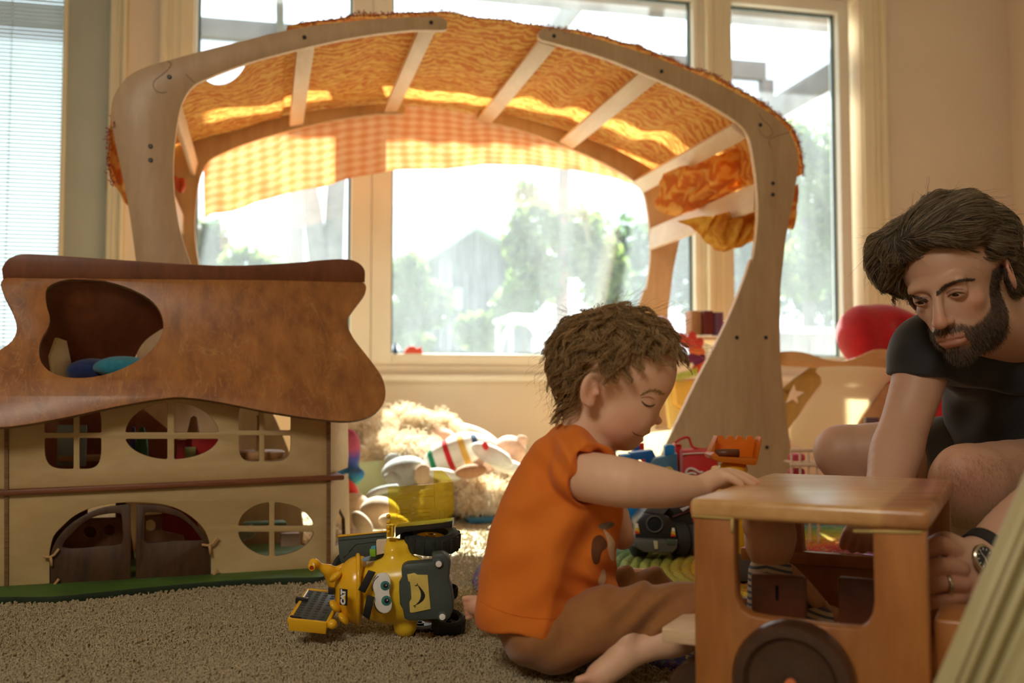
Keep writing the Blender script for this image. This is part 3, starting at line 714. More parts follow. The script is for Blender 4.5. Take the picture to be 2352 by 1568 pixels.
# loose end of the cloth hanging outside the left leg
def cloth_patch(name, pts_l, pts_r, mat, parent, nrow=26, ncol=14, amp=0.012, freq=30, seed=0, plane=None, w=0.0, bulge=0.0):
    w_hit = w; pl_h = plane.off(w)
    A = sample(np.array([tuple(x) for x in smooth_loop(pts_l, 4, False)]), nrow); B = sample(np.array([tuple(x) for x in smooth_loop(pts_r, 4, False)]), nrow); V = []; U = []
    for j in range(nrow):
        for i in range(ncol):
            t = i / (ncol - 1); x = A[j] * (1 - t) + B[j] * t; u, v = pl_h.hit(*x)
            ww = w + amp * math.sin(t * freq * .3 + j * .25 + seed) + amp * .6 * mnoise.noise(Vector((t * 4, j * .3, seed))) - bulge * math.sin(math.pi * t) * math.sin(math.pi * j / (nrow - 1))
            V.append(plane.at(u, v, ww)); U.append((u, v * .5))
    Q = [(j * ncol + i, j * ncol + i + 1, (j + 1) * ncol + i + 1, (j + 1) * ncol + i) for j in range(nrow - 1) for i in range(ncol - 1)]
    o = mesh_from(name, V, Q, mat, parent, smooth=True)
    uvl = o.data.uv_layers.new(name='UVMap'); li = np.empty(len(o.data.loops), 'i'); o.data.loops.foreach_get('vertex_index', li); uvl.data.foreach_set('uv', np.array(U, 'f')[li].ravel()); return o
cloth_patch('loose_flap', [(256, 240), (250, 300), (252, 345), (260, 395), (278, 440), (291, 466)], [(300, 240), (300, 300), (300, 345), (302, 395), (302, 440), (300, 470)], m_batik, canopy, plane=AR, w=0.05)
# gathered end at the right, yellow bundle under the wide slat and the loose tail outside the leg
rb = cloth_patch('gathered_end', [(1530, 395), (1515, 420), (1506, 450), (1500, 478), (1560, 492)], [(1722, 330), (1738, 360), (1740, 390), (1736, 410), (1610, 478)], m_batik, canopy, 26, 30, 0.03, 60, 2, AR, 0.40)
m = NT('yellow_cloth_bundle'); v = m.co(); n = m.noise(v, 14, 3, 0.6, 1.2)
col = m.ramp(n, [(0.35, srgb(205, 130, 40)), (0.5, srgb(232, 176, 62)), (0.7, srgb(246, 208, 110))]); m.color(col); m.set(Roughness=0.85)
tl = m.n.new('ShaderNodeBsdfTranslucent'); m.l.new(col, tl.inputs[0]); mx = m.n.new('ShaderNodeMixShader'); mx.inputs[0].default_value = 0.4
m.l.new(m.bsdf.outputs[0], mx.inputs[1]); m.l.new(tl.outputs[0], mx.inputs[2]); m.l.new(mx.outputs[0], m.out.inputs[0]); m_yel = m.m
yb = thing('yellow_cloth', 'bunched yellow silk hanging under the wide slat of the right play stand', 'cloth', P(1665, 570, 3.15))
cloth_patch('cloth_fold', [(1560, 505), (1590, 520), (1605, 545), (1615, 560), (1660, 575)], [(1745, 480), (1750, 505), (1748, 530), (1740, 550), (1665, 578)], m_yel, yb, 26, 36, 0.022, 50, 1, AR, 0.24, 0.06)
cloth_patch('cloth_fold', [(1640, 490), (1630, 520), (1640, 545), (1655, 565)], [(1735, 485), (1735, 510), (1725, 540), (1700, 570)], m_yel, yb, 20, 26, 0.025, 70, 5, AR, 0.17, 0.05)
cloth_patch('loose_tail', [(1812, 440), (1808, 470), (1806, 500), (1808, 525)], [(1832, 420), (1834, 460), (1834, 500), (1822, 527)], m_batik, canopy, 16, 12, 0.012, 30, 3, AR, 0.10)
cloth_patch('red_tail', [(398, 405), (402, 418), (404, 436), (410, 442)], [(425, 410), (428, 425), (424, 436), (420, 442)], cloth_mat('coral_red_cloth', srgb(222, 92, 72), srgb(240, 128, 98)), canopy, 8, 8, 0.01, 30, 3, AR, 0.5)
# ================================================================ the wooden dollhouse
HY = 19.7; H0 = PF(0, 1362); HO = Plane((H0.x, H0.y, 0), HY); HT = 0.009
m_hwall = wood('pale_birch_ply', srgb(206, 178, 128), srgb(186, 155, 104), (0.35, 0.35, 1), (0, 0, 0), 0.55, 12, 0.1)
m_hedge = wood('dark_ply_edge', srgb(150, 112, 72), srgb(92, 62, 38), (0.3, 0.3, 9), (0, 0, 0), 0.6, 30)
m = NT('orange_stained_plywood'); v = m.co((1.5, 1.5, 0.38)); 
n0 = m.noise(v, 4.0, 4, 0.55, 1.3); lines = m.math('ABSOLUTE', m.math('SUBTRACT', m.math('FRACT', m.math('MULTIPLY', n0, 7.0)), 0.5))
ln = m.ramp(lines, [(0.0, (1, 1, 1)), (0.055, (0.0, 0.0, 0.0))])
vv = m.co((1, 1, 0.2)); n1 = m.noise(vv, 30, 4, 0.6); n2 = m.noise(m.co(), 10, 4, 0.65)
base = m.ramp(n1, [(0.3, srgb(134, 82, 40)), (0.55, srgb(168, 106, 50)), (0.72, srgb(184, 122, 60))])
base = m.mix(m.ramp(n2, [(0.55, (0, 0, 0)), (0.78, (0.65,) * 3)]), base, (*srgb(112, 62, 30), 1))
n3_ = m.noise(m.co((2.2, 2.2, 0.16)), 9.0, 3, .5, .5); l3 = m.ramp(m.math('ABSOLUTE', m.math('SUBTRACT', m.math('FRACT', m.math('MULTIPLY', n3_, 11.0)), 0.5)), [(0.0, (.55,) * 3), (0.09, (0.0,) * 3)])
base = m.mix(m.math('MULTIPLY', l3, m.ramp(m.noise(m.co(), 5, 2), [(0.40, (0, 0, 0)), (0.6, (.8,) * 3)])), base, (*srgb(206, 146, 82), 1))
base = m.mix(m.math('MULTIPLY', ln, m.ramp(m.noise(m.co(), 7, 2), [(0.36, (0, 0, 0)), (0.60, (0.25,) * 3)])), base, (*srgb(224, 172, 104), 1))
m.color(base); m.set(Roughness=0.42); m.bsdf.inputs['Coat Weight'].default_value = 0.25; m.bsdf.inputs['Coat Roughness'].default_value = 0.3; m.bump(n1, 0.1, 0.001); m_roof = m.m
m_roofd = wood('dark_stained_ply', srgb(136, 78, 44), srgb(98, 52, 28), (1, 1, 0.25), (0, 0, 0), 0.45, 12, 0.2)
m_shelf = wood('reddish_ply_edge', srgb(150, 88, 50), srgb(90, 48, 26), (0.3, 0.3, 14), (0, 0, 0), 0.5, 30)
m_hin = wood('terracotta_stained_ply', srgb(176, 112, 74), srgb(140, 84, 52), (1, 1, .3), (0, 0, 0), 0.6, 10)
m_doorw = wood('walnut_stained_ply', srgb(92, 60, 34), srgb(48, 28, 16), (1, 1, 0.22), (0, 0, 0), 0.5, 26, 0.1)
m_green = plain('green_stained_board', srgb(70, 104, 38), 0.55, 0.25, 8); m_greend = plain('dark_green_edge', srgb(28, 46, 22), 0.7, 0.2, 8)
m_leather = plain('tan_leather_tie', srgb(196, 156, 108), 0.8, 0.15, 30)
ph1 = lambda l: [(x / 2.6133, 560 + y / 2.6133) for x, y in l]
ph2 = lambda l: [(x / 2.6133, 1000 + y / 2.6133) for x, y in l]
dh = thing('dollhouse', 'wooden dollhouse with a wavy orange-brown roof and a green base', 'dollhouse', HO.at(0.35, 0, 0.2))
def pane_holes(plane, conv, x0, x1, y0, y1, bx0, bx1, by0, by1, n=2.4, yx=None):
    """four panes cut out of a rounded window shape divided by a cross"""
    cx_, cy_ = (bx0 + bx1) / 2, (by0 + by1) / 2; out = []
    for sx in (-1, 1):
        for sy in (-1, 1):
            a = (x1 - cx_) if sx > 0 else (cx_ - x0); b = (y1 - cy_) if sy > 0 else (cy_ - y0)
            gx = (bx1 - cx_) if sx > 0 else (cx_ - bx0); gy = (by1 - cy_) if sy > 0 else (cy_ - by0)
            pts = []; ta = None
            xm = a * (1 - min(1, gy / b) ** n) ** (1 / n); ym = b * (1 - min(1, gx / a) ** n) ** (1 / n)
            K = 12; arcp = []
            for k in range(K + 1):
                t = k / K * math.pi / 2; ex, ey = a * math.cos(t) ** (2 / n) if math.cos(t) > 0 else 0, b * math.sin(t) ** (2 / n)
                if ex > gx + 2 and ey > gy + 2: arcp.append((ex, ey))
            loop = [(gx + 3, gy), (xm - 8, gy), (xm - 1, gy + 5)] + [q for q in arcp if q[1] > gy + 9 and q[0] > gx + 9] + [(gx + 5, ym - 1), (gx, ym - 8), (gx, gy + 3)]
            pts = [(cx_ + sx * x, cy_ + sy * y) for x, y in loop]
            # extend the pane top where the outline is taller than the arc
            out.append([plane.hit(*q) for q in conv(pts)])
    return out
def arc_holes(l): return [HO.hit(*q) for q in ph2(l)]
# --- upper wall
up_out = [HO.hit(*q) for q in [(-30, 1120), (-30, 905), (100, 890), (400, 880), (600, 890), (757, 930), (757, 1092), (500, 1104), (250, 1114), (8, 1124)]]
holes = pane_holes(HO, ph1, 268, 608, 960, 1350, 441, 478, 1132, 1165, 4.5)
holes += pane_holes(HO, ph1, 751, 1314, 948, 1292, 1004, 1046, 1130, 1170, 2.0)
holes += pane_holes(HO, ph1, 1433, 1747, 930, 1306, 1555, 1587, 1118, 1150, 4.5)
plate('upper_wall', HO, up_out, holes, HT, m_hwall, dh, 0.0015, 0, m_hedge)
# --- lower wall with arched doorway and oval window
lo = [HO.hit(*q) for q in [(-30, 1135), (757, 1100), (757, 1316), (0, 1360), (-30, 1362)]]
doorhole = smooth_loop([(298, 700), (320, 610), (370, 550), (450, 480), (560, 430), (700, 405), (850, 402), (1000, 418), (1120, 468), (1210, 545), (1250, 620), (1265, 700)], 3, False)
doorhole = [(x, y) for x, y in doorhole] + [(1265, 862), (780, 884), (298, 940)]
holes = [[HO.hit(*q) for q in ph2(doorhole)]] + pane_holes(HO, ph2, 1428, 1885, 400, 722, 1615, 1648, 540, 578, 2.0)
lw = plate('lower_wall', HO, lo, holes, HT, m_hwall, dh, 0.0015, 0, m_hedge)
# corner posts where the sides slot in
for (a, b) in (((-6, 12), (1135, 1358)), ):
    pass
def hstrip(name, p0, p1, wpx, w0, th, mat, parent=dh):
    (u0, v0), (u1, v1) = HO.hit(*p0), HO.hit(*p1); return plate(name, HO, [(u0, v0), (u0 + wpx, v0), (u1 + wpx, v1), (u1, v1)], [], th, mat, parent, 0.001, w0)
hstrip('wall_edge', (750, 1318), (750, 960), 0.009, -0.004, 0.02, m_hedge)
hstrip('wall_edge', (10, 1358), (10, 945), 0.008, -0.004, 0.02, m_hedge)
# --- middle floor
def slab(name, plane, u0, u1, z0, z1, w0, w1, mat, parent, bev=0.002, tilt=0): return wbox(name, u0, u1, z0, z1, w0, w1, mat, parent, bev, plane)
def sheet(name, fl_, fr_, depth, th, mat, parent, corner=0.0, front=0.0):
    """near-horizontal board given by its front left and right corners (plane coordinates) and depth"""
    a = HO.at(fl_[0], fl_[1], -front); b = HO.at(fr_[0], fr_[1], -front); R = (b - a).normalized(); N = HO.n; up = R.cross(N) * -1
    if up.z < 0: up = -up
    M3 = Matrix((R, N, up)).transposed(); c = (a + b) / 2 + N * (depth + front) / 2 - up * th / 2
    return box(name, c, ((b - a).length, depth + front, th), mat, parent, 0.003, M3)
f0 = HO.hit(-30, 1126); f1 = HO.hit(789, 1089)
mf = sheet('middle_floor', f0, f1, 0.26, 0.012, m_shelf, dh, front=0.012)
b0 = HO.hit(-30, 1362); b1 = HO.hit(775, 1315)
plb = Plane((0, 0, 0), 0); 
# green base board with a wavy front edge
basepx = [(-60, 1395), (0, 1387), (120, 1386), (240, 1374), (380, 1360), (520, 1348), (640, 1342), (725, 1340), (745, 1336), (752, 1325)]
G = Plane((0, 0, 0.012), 0); 
def floor_plate(name, pts, z0, th, mat, parent, edge_mat=None):
    pl = Plane((0, 0, 0), 0); pl.ex = Vector((1, 0, 0)); pl.ey = Vector((0, 1, 0)); pl.n = Vector((0, 0, -1)); pl.o = Vector((0, 0, z0 + th))
    return plate(name, pl, pts, [], th, mat, parent, 0.002, 0.0, edge_mat)
fp = [PF(x, y) for x, y in smooth_loop(basepx, 3, False)]
bp = [(p.x, p.y) for p in fp] + [(-0.42, 2.32), (-0.40, 2.5), (-0.62, 2.62), (-1.15, 2.40), (-1.25, 2.0)]
floor_plate('base_board', bp, 0.0, 0.014, m_green, dh, m_greend)
# --- side walls (right one splayed straight back), rear post, inner walls
def side(name, px, u_extra, y0, y1, depth, mat, yaw):
    q = HO.at(*HO.hit(px, 1200)); pl = Plane((q.x, q.y, 0), yaw); return pl
u757 = HO.hit(757, 1200)[0]; q = HO.at(u757, 0)
SP = Plane((q.x, q.y, 0), 88.5)
zt = HO.hit(757, 960)[1]; zm = f1[1]
pu = plate('side_wall', SP, [(0.0, zm), (0.21, zm), (0.22, zm + .03), (0.20, zt + .02), (0.16, zt + .05), (0, zt + .06)], [], 0.009, m_hwall, dh, .0015, 0, m_hedge)
pl_ = plate('side_wall', SP, [(0.0, 0.012), (0.26, 0.012), (0.245, 0.06), (0.22, zm - .014), (0, zm - .014)], [[(.07, .05), (.19, .05), (.18, .10), (.12, .13), (.07, .10)]], 0.009, m_hwall, dh, .0015, 0, m_hedge)
SL = Plane((HO.at(HO.hit(5, 1200)[0], 0).x, HO.at(HO.hit(5, 1200)[0], 0).y, 0), 100)
plate('side_wall', SL, [(0.0, 0.012), (0.26, 0.012), (0.24, zt + .05), (0, zt + .05)], [[(.06, .30), (.16, .30), (.16, .36), (.06, .36)]], 0.009, m_hwall, dh, .0015, 0, m_hedge)
# partial back walls and an inner partition, stained terracotta as seen through the windows
BH = HO.off(0.27)
ub0, ub1 = HO.hit(60, 1200)[0], HO.hit(330, 1200)[0]
plate('inner_wall', BH, [(ub0, zm), (ub1 + .16, zm), (ub1 - .02, zt + .03), (ub0, zt + .08)], [], 0.008, m_hin, dh, .001)
plate('inner_wall', BH, [(ub0, 0.014), (ub1 - .02, 0.014), (ub1 - .05, zm - .02), (ub0, zm - .02)], [[(ub0 + .10, .10), (ub0 + .16, .10), (ub0 + .16, .15), (ub0 + .10, .15)]], 0.008, m_hin, dh, .001)
# --- roof: front slope leaning back, ridge board, rear slope
lb = HO.hit(400, 914)
RF = Plane(HO.at(lb[0], lb[1], -0.060), HY, 24)
RF_out = ph1([(6, 232), (16, 212), (40, 203), (90, 202), (600, 207), (1300, 213), (2100, 219), (2150, 222), (2182, 230), (2197, 248), (2198, 272), (2182, 315), (2110, 410), (2088, 470), (2120, 560), (2220, 690), (2290, 790), (2315, 880), (2300, 960), (2230, 1030), (2100, 1063), (1900, 1050), (1600, 1005), (1350, 955), (1150, 925), (1000, 925), (700, 975), (400, 1040), (150, 1085), (0, 1100), (-150, 1090), (-260, 1010), (-230, 860), (-100, 720), (0, 635), (70, 580), (100, 510), (80, 420), (30, 320), (5, 250)])
RF_hole = ph1([(275, 300), (300, 250), (400, 215), (550, 213), (700, 240), (830, 290), (920, 350), (970, 430), (977, 520), (930, 610), (840, 690), (700, 760), (560, 796), (420, 800), (310, 770), (250, 710), (235, 640), (250, 570), (290, 500), (300, 440), (284, 380)])
def corner_smooth(pts, sub=3): return smooth_loop(pts, sub)
ro = [RF.hit(*p) for p in corner_smooth(RF_out)]; rh = [RF.hit(*p) for p in corner_smooth(RF_hole)]
ro = [p for p in ro]; plate('roof_panel', RF, ro, [rh], 0.012, m_roof, dh, 0.002, 0, m_hedge)
tl_ = RF.hit(4, 638); tr_ = RF.hit(842, 645)
vt = (tl_[1] + tr_[1]) / 2
RG = Plane(RF.at(0, vt, 0.004), HY, -8)
RG_out = [(4, 640)] + ph1([(10, 150), (45, 95), (130, 62), (300, 68), (700, 95), (1300, 130), (1700, 118), (1950, 96), (2080, 92), (2150, 112), (2186, 150), (2192, 180)]) + [(838, 645)]
rgl = [RG.hit(*p) for p in smooth_loop(RG_out[1:-1], 3, False)]
rgl = [RG.hit(7, 642)] + rgl + [RG.hit(838, 648)]
plate('ridge_board', RG, rgl, [], 0.012, m_roofd, dh, 0.002, 0, m_hedge)
RB = Plane(RF.at(0, vt, 0.02), HY, -38)
RBo = [(RF.hit(x, 760)[0], 0) for x in (30, 820)]
w_ = RBo[1][0] - RBo[0][0]; uL, uR = RBo[0][0] + .01, RBo[1][0]
plate('rear_roof', RB, [(uL, 0.0), (uR, 0.0), (uR - .03, RB.hit(800, 745)[1])] + [RB.hit(*q) for q in smooth_loop([(600, 760), (480, 735), (400, 745), (356, 766), (326, 792), (308, 830), (300, 875)], 3, False)] + [RB.hit(30, 875)], [], 0.010, m_roofd, dh, 0.002, 0, m_hedge)
# attic floor
a0 = HO.hit(20, 962); a1 = HO.hit(750, 952)
zatt = HO.hit(250, 872)[1]
sheet('attic_floor', (HO.hit(60, 900)[0], zatt - .035), (HO.hit(700, 900)[0], zatt - .035), 0.22, 0.009, m_hin, dh, front=-0.012)
# attic end board seen through the roof hole at the left
EB = Plane(HO.at(HO.hit(125, 850)[0], 0, 0.06), 78)
plate('attic_board', EB, [(0.0, zatt - .03), (0.08, zatt - .03), (0.05, zatt + .03), (0.03, zatt + .085), (0.0, zatt + .09), (-0.02, zatt + .05)], [], 0.008, m_hwall, dh, .001)
# --- doors with windows, leather ties
DF = HO.off(-0.006)
def door(name, out, hole):
    return plate(name, DF, [DF.hit(*q) for q in ph2(out)], [[DF.hit(*q) for q in ph2(smooth_loop(hole, 2))]], 0.008, m_doorw, dh, 0.0015)
dA = smooth_loop([(303, 720), (330, 640), (390, 560), (480, 492), (590, 440), (700, 420), (785, 412)], 3, False) + [(784, 882), (303, 935)]
dB = smooth_loop([(820, 412), (960, 420), (1080, 455), (1170, 530), (1230, 600), (1256, 690)], 3, False) + [(1262, 858), (815, 884)]
door('door', dA, [(372, 668), (430, 590), (520, 510), (600, 478), (700, 466), (728, 480), (734, 560), (730, 650), (600, 664), (480, 676)])
door('door', dB, [(866, 480), (900, 458), (990, 466), (1080, 492), (1150, 545), (1205, 618), (1200, 630), (1050, 632), (880, 645), (866, 600)])
for (cx_, cy_) in ((300, 725), (300, 905), (1250, 655), (1252, 850)):
    s = 1 if cx_ < 600 else -1
    kn = lambda l: [DF.at(*DF.hit(x / 2.6133, 1000 + y / 2.6133), -0.006) for x, y in l]
    tp1 = tubes('leather_tie', [kn([(cx_ - 40, cy_ - 3), (cx_, cy_ + 3), (cx_ + 28, cy_ - 12), (cx_ + 55, cy_ - 48)]), kn([(cx_ + 5, cy_), (cx_ + 10, cy_ + 25), (cx_ + 12, cy_ + 55)])], 0.0030, m_leather, dh)
# --- little furniture standing inside
m_felt_t = cloth_mat('teal_felt', srgb(30, 116, 140), srgb(52, 146, 168), 0.95, 80, 0.8); m_felt_b = cloth_mat('navy_felt', srgb(26, 40, 84), srgb(38, 56, 110), 0.95, 80, 0.8)
def cushion(name, label, px, py, w, h, dep, mat):
    u, v = HO.hit(px, py); c = HO.at(u, v, dep); s = c.y / F
    o = ellipsoid(name, c, (w * s, 0.05, h * s), mat, None, Rz(HY) @ Ry(2)); 
    for vx in o.data.vertices:
        n_ = mnoise.noise(vx.co * 14 + Vector((px, 0, 0))); vx.co += vx.normal * n_ * 0.008
    return tag(o, label, 'cushion')
cushion('felt_cushion', 'teal felt cushion lying in the dollhouse attic', 280, 845, 66, 27, 0.055, m_felt_t)
cushion('felt_cushion.001', 'dark blue felt cushion behind the teal one in the attic', 200, 852, 52, 30, 0.11, m_felt_b)
m_lw = wood('natural_turned_wood', srgb(214, 168, 118), srgb(186, 136, 88), (1, 1, .4), (0, 0, 0), 0.5, 20)
u, v = HO.hit(608, 1046); c = HO.at(u, v, 0.10); s = c.y / F; zf = f1[1] + .001
o = lathe('wooden_table', [(0, c.z - zf - c.z + zf - .012), (.052, -.012), (.056, -.006), (.056, .003), (.050, .006), (.012, .007), (.009, .012), (.008, .075), (.010, .085), (.0, .092)], m_lw, LM((c.x, c.y, c.z)), None, 28)
tag(o, 'round wooden toy table with a central peg inside the upper right window', 'toy table')
m_redt = plain('red_painted_wood', srgb(190, 36, 36), 0.5, 0.1, 20); m_greent = plain('green_painted_wood', srgb(60, 110, 50), 0.5, 0.1, 20)
def inh(px, py, dep): u, v = HO.hit(px, py); return HO.at(u, v, dep)
c = inh(472, 1030, .12); tag(box('red_block', c + Vector((0, 0, -.008)), (.062, .05, .060), m_redt, None, .002, Rz(HY + 12)), 'bright red wooden block in the oval window of the dollhouse', 'block')
c = inh(425, 1035, .15); tag(box('red_box', c + Vector((0, 0, -.01)), (.03, .04, .055), m_redt, None, .002, Rz(HY)), 'smaller dark red block left of the bright red one', 'block')
c = inh(440, 1040, .09); tag(box('green_block', c + Vector((0, 0, -.006)), (.024, .03, .03), plain('olive_block', srgb(150, 150, 84), .6), None, .002, Rz(HY)), 'small olive block in front of the red blocks', 'block')
c = inh(324, 1040, .12); o = lathe('green_cone', [(0, -.035), (.016, -.035), (.015, -.01), (.011, .03), (.004, .05), (0, .052)], m_greent, LM(c), None, 20); tag(o, 'green pointed wooden figure in the oval window of the dollhouse', 'figure')
c = inh(302, 1035, .14); o = lathe('violet_cone', [(0, -.035), (.010, -.035), (.009, .0), (.004, .045), (0, .047)], plain('violet_paint', srgb(96, 84, 160), .5), LM(c), None, 16); tag(o, 'thin violet wooden figure left of the green one', 'figure')
c = inh(451, 995, .15); o = lathe('wooden_cone', [(0, -.09), (.020, -.09), (.018, -.03), (.014, .0), (.008, .03), (0, .035)], m_lw, LM(c), None, 20); tag(o, 'natural wooden cone behind the red blocks', 'figure')
c = inh(153, 1030, .14); tag(box('shelf_divider', c, (.004, .07, .09), m_slat, None, .001, Rz(HY + 60)), 'thin white upright card in the upper left window', 'card')
c = inh(180, 1062, .16); tag(box('wooden_bed', c, (.10, .06, .012), m_lw, None, .002, Rz(HY)), 'pale wooden toy bench behind the upper left window', 'toy bench')
# ground floor: red toy chair with two round holes, green rolling ball, pastel blocks
tch = thing('toy_armchair', 'red and brown toy armchair with round holes behind the dollhouse doors', 'toy chair', inh(400, 1330, .16)); tch.location.z = .014
pA = HO.off(0.13)
hA = lambda l: [pA.hit(*q) for q in ph2(l)]
circ = lambda cx_, cy_, r: [(cx_ + r * math.cos(k * math.pi / 8), cy_ + r * math.sin(k * math.pi / 8)) for k in range(16)]
plate('side_panel', pA, hA([(866, 480), (975, 470), (968, 570), (1100, 600), (1140, 700), (1140, 860), (866, 870)]), [hA(circ(902, 540, 34))], .01, m_hin, tch, .001)
plate('back_panel', HO.off(.20), [HO.off(.20).hit(*q) for q in ph2([(970, 430), (1150, 430), (1230, 640), (1230, 850), (970, 860)])], [], .01, m_redt, tch, .001)
tb = thing('toy_bench', 'brown toy bench with two round holes behind the left dollhouse door', 'toy bench', inh(220, 1330, .16)); tb.location.z = .014
plate('bench_back', pA, hA([(380, 500), (760, 490), (760, 860), (380, 880)]), [hA(circ(540, 580, 38)), hA(circ(655, 568, 36))], .01, m_hin, tb, .001)
plate('bench_seat', HO.off(.16), hA([(380, 700), (760, 690), (760, 860), (380, 880)]), [], .05, m_hin, tb, .002)
m_rub = plain('clear_rubber_wheel', srgb(190, 184, 168), 0.25, 0.05)
tv = thing('toy_cart', 'small pale green cart with grey wheels inside the lower oval window', 'toy cart', inh(600, 1270, .13)); tv.location.z = .014
box('cart_body', inh(625, 1228, .16), (.10, .05, .02), plain('pale_green_paint', srgb(150, 180, 120), .6), tv, .006, Rz(HY))
for x in (560, 582):
    lathe('wheel', [(0, -.007), (.015, -.007), (.017, -.003), (.017, .003), (.015, .007), (.006, .008), (0, .006)], m_rub, LM(inh(x, 1245 if x < 570 else 1236, .12), frame_rot(-HO.n)), tv, 20)
c = inh(688, 1262, .17); tag(box('pink_block', c, (.045, .03, .03), plain('pale_pink_block', srgb(214, 176, 150), .6), None, .002, Rz(HY)), 'pale pink block in the lower oval window of the dollhouse', 'block')
fc = floor_plate('green_mat', [(HO.at(a, 0, b).x, HO.at(a, 0, b).y) for a, b in ((.47, .05), (.66, .05), (.66, .2), (.47, .2))], 0.0142, 0.010, plain('sage_green_felt', srgb(120, 150, 110), .9), None)
tag(fc, 'sage green felt mat on the ground floor of the dollhouse', 'mat')
# ================================================================ toys near the window
def cam_plane(Y, yaw=0.0, px=1176, lean=0.0):
    q = P(px, 905, Y); return Plane((q.x, q.y, 0), yaw, lean)
def pbox(name, x0, y0, x1, y1, Y, dep, mat, parent=None, yaw=0.0, bev=0.003, seg=2):
    pl = cam_plane(Y, yaw, (x0 + x1) / 2); u0, v1 = pl.hit(x0, y0); u1, v0 = pl.hit(x1, y1)
    return wbox_seg(name, u0, u1, v0, v1, 0, dep, mat, parent, bev, pl, seg)
def wbox_seg(name, s0, s1, z0, z1, w0, w1, mat, parent, bev, plane, seg):
    R = Matrix((plane.ex, plane.n, plane.ey)).transposed()
    return box(name, plane.at((s0 + s1) / 2, (z0 + z1) / 2, (w0 + w1) / 2), (abs(s1 - s0), abs(w1 - w0), abs(z1 - z0)), mat, parent, bev, R, seg)
def pplate(name, pts, Y, th, mat, parent=None, yaw=0.0, sub=1, holes=(), bev=0.002, zmin=None, edge=None, lean=0.0):
    pl = cam_plane(Y, yaw, sum(p[0] for p in pts) / len(pts), lean)
    return plate(name, pl, px_loop(pl, pts, sub, True, zmin), [px_loop(pl, h, 1) for h in holes], th, mat, parent, bev, 0.0, edge)
def pell(name, px, py, Y, rx, ry, rd, mat, parent=None, ang=0.0, seg=24):
    """ellipsoid whose picture radii are rx,ry pixels; rd = depth radius in pixels; ang = tilt in the picture plane"""
    s = Y / F; return ellipsoid(name, P(px, py, Y), (rx * s, rd * s, ry * s), mat, parent, Ry(ang), seg)
# ---- braided rainbow rug: concentric braids
RC = Vector((0.95, 2.20, 0)); RR = 1.04
rug = thing('braided_rug', 'round rainbow braided rug under the toy castle and the wooden truck', 'rug', RC)
cols = [(1.04, srgb(92, 64, 120)), (0.98, srgb(74, 70, 140)), (0.92, srgb(60, 96, 160)), (0.86, srgb(64, 132, 176)), (0.80, srgb(92, 168, 180)), (0.74, srgb(122, 172, 130)), (0.68, srgb(150, 168, 72)), (0.61, srgb(182, 180, 60)),
        (0.54, srgb(222, 176, 52)), (0.47, srgb(226, 130, 46)), (0.41, srgb(206, 60, 48)), (0.34, srgb(176, 40, 66)), (0.26, srgb(120, 56, 120)), (0.18, srgb(70, 80, 150)), (0.10, srgb(80, 150, 150)), (0.0, srgb(150, 160, 80))]
m = NT('rainbow_braid'); v = m.co(); at = m.n.new('ShaderNodeAttribute'); at.attribute_name = 'ring'
n1 = m.noise(v, 130, 2, 0.6); n2 = m.noise(m.co((1, 1, 1), (0, 0, 1)), 60, 2)
colr = m.mix(m.ramp(n1, [(0.52, (0, 0, 0)), (0.62, (0.75,) * 3)]), at.outputs['Color'], m.ramp(n2, [(0.3, srgb(214, 70, 60)), (0.45, srgb(226, 190, 70)), (0.55, srgb(120, 170, 80)), (0.7, srgb(80, 110, 170))]))
colr = m.mix(m.ramp(m.noise(v, 300, 1), [(0.35, (0.35,) * 3), (0.6, (0, 0, 0))]), colr, (*srgb(60, 50, 40), 1))
m.color(colr); m.set(Roughness=0.95); m.bump(m.noise(v, 180, 2), 0.6, 0.003); m_rug = m.m
V = []; Qr = []; CA = []
r = 0.012
while r < RR:
    K = 120 if r > .3 else 48; tw = max(8, int(2 * math.pi * r / 0.05)); c = np.array([np.interp(r, [x[0] for x in cols[::-1]], [x[1][k] for x in cols[::-1]]) for k in range(3)]); c = c * RNG.uniform(.8, 1.15)
    b0 = len(V)
    for k in range(K):
        a = 2 * math.pi * k / K; rr = r + 0.0015 * math.sin(a * tw)
        for (dr, dz) in ((-0.0125, 0.0), (-0.0085, 0.0090), (0.0, 0.0125 + 0.0015 * math.sin(a * tw + 1)), (0.0085, 0.0090), (0.0125, 0.0)):
            V.append((RC.x + (rr + dr) * math.cos(a), RC.y + (rr + dr) * math.sin(a), dz)); CA.append((*c, 1))
    for k in range(K):
        k2 = (k + 1) % K
        for j in range(4): Qr.append((b0 + k * 5 + j, b0 + k2 * 5 + j, b0 + k2 * 5 + j + 1, b0 + k * 5 + j + 1))
    r += 0.023
ro_ = mesh_np('braids', V, Qr, m_rug, rug); ro_['kind'] = 'stuff'
ca = ro_.data.attributes.new('ring', 'FLOAT_COLOR', 'POINT'); ca.data.foreach_set('color', np.array(CA, 'f').ravel())
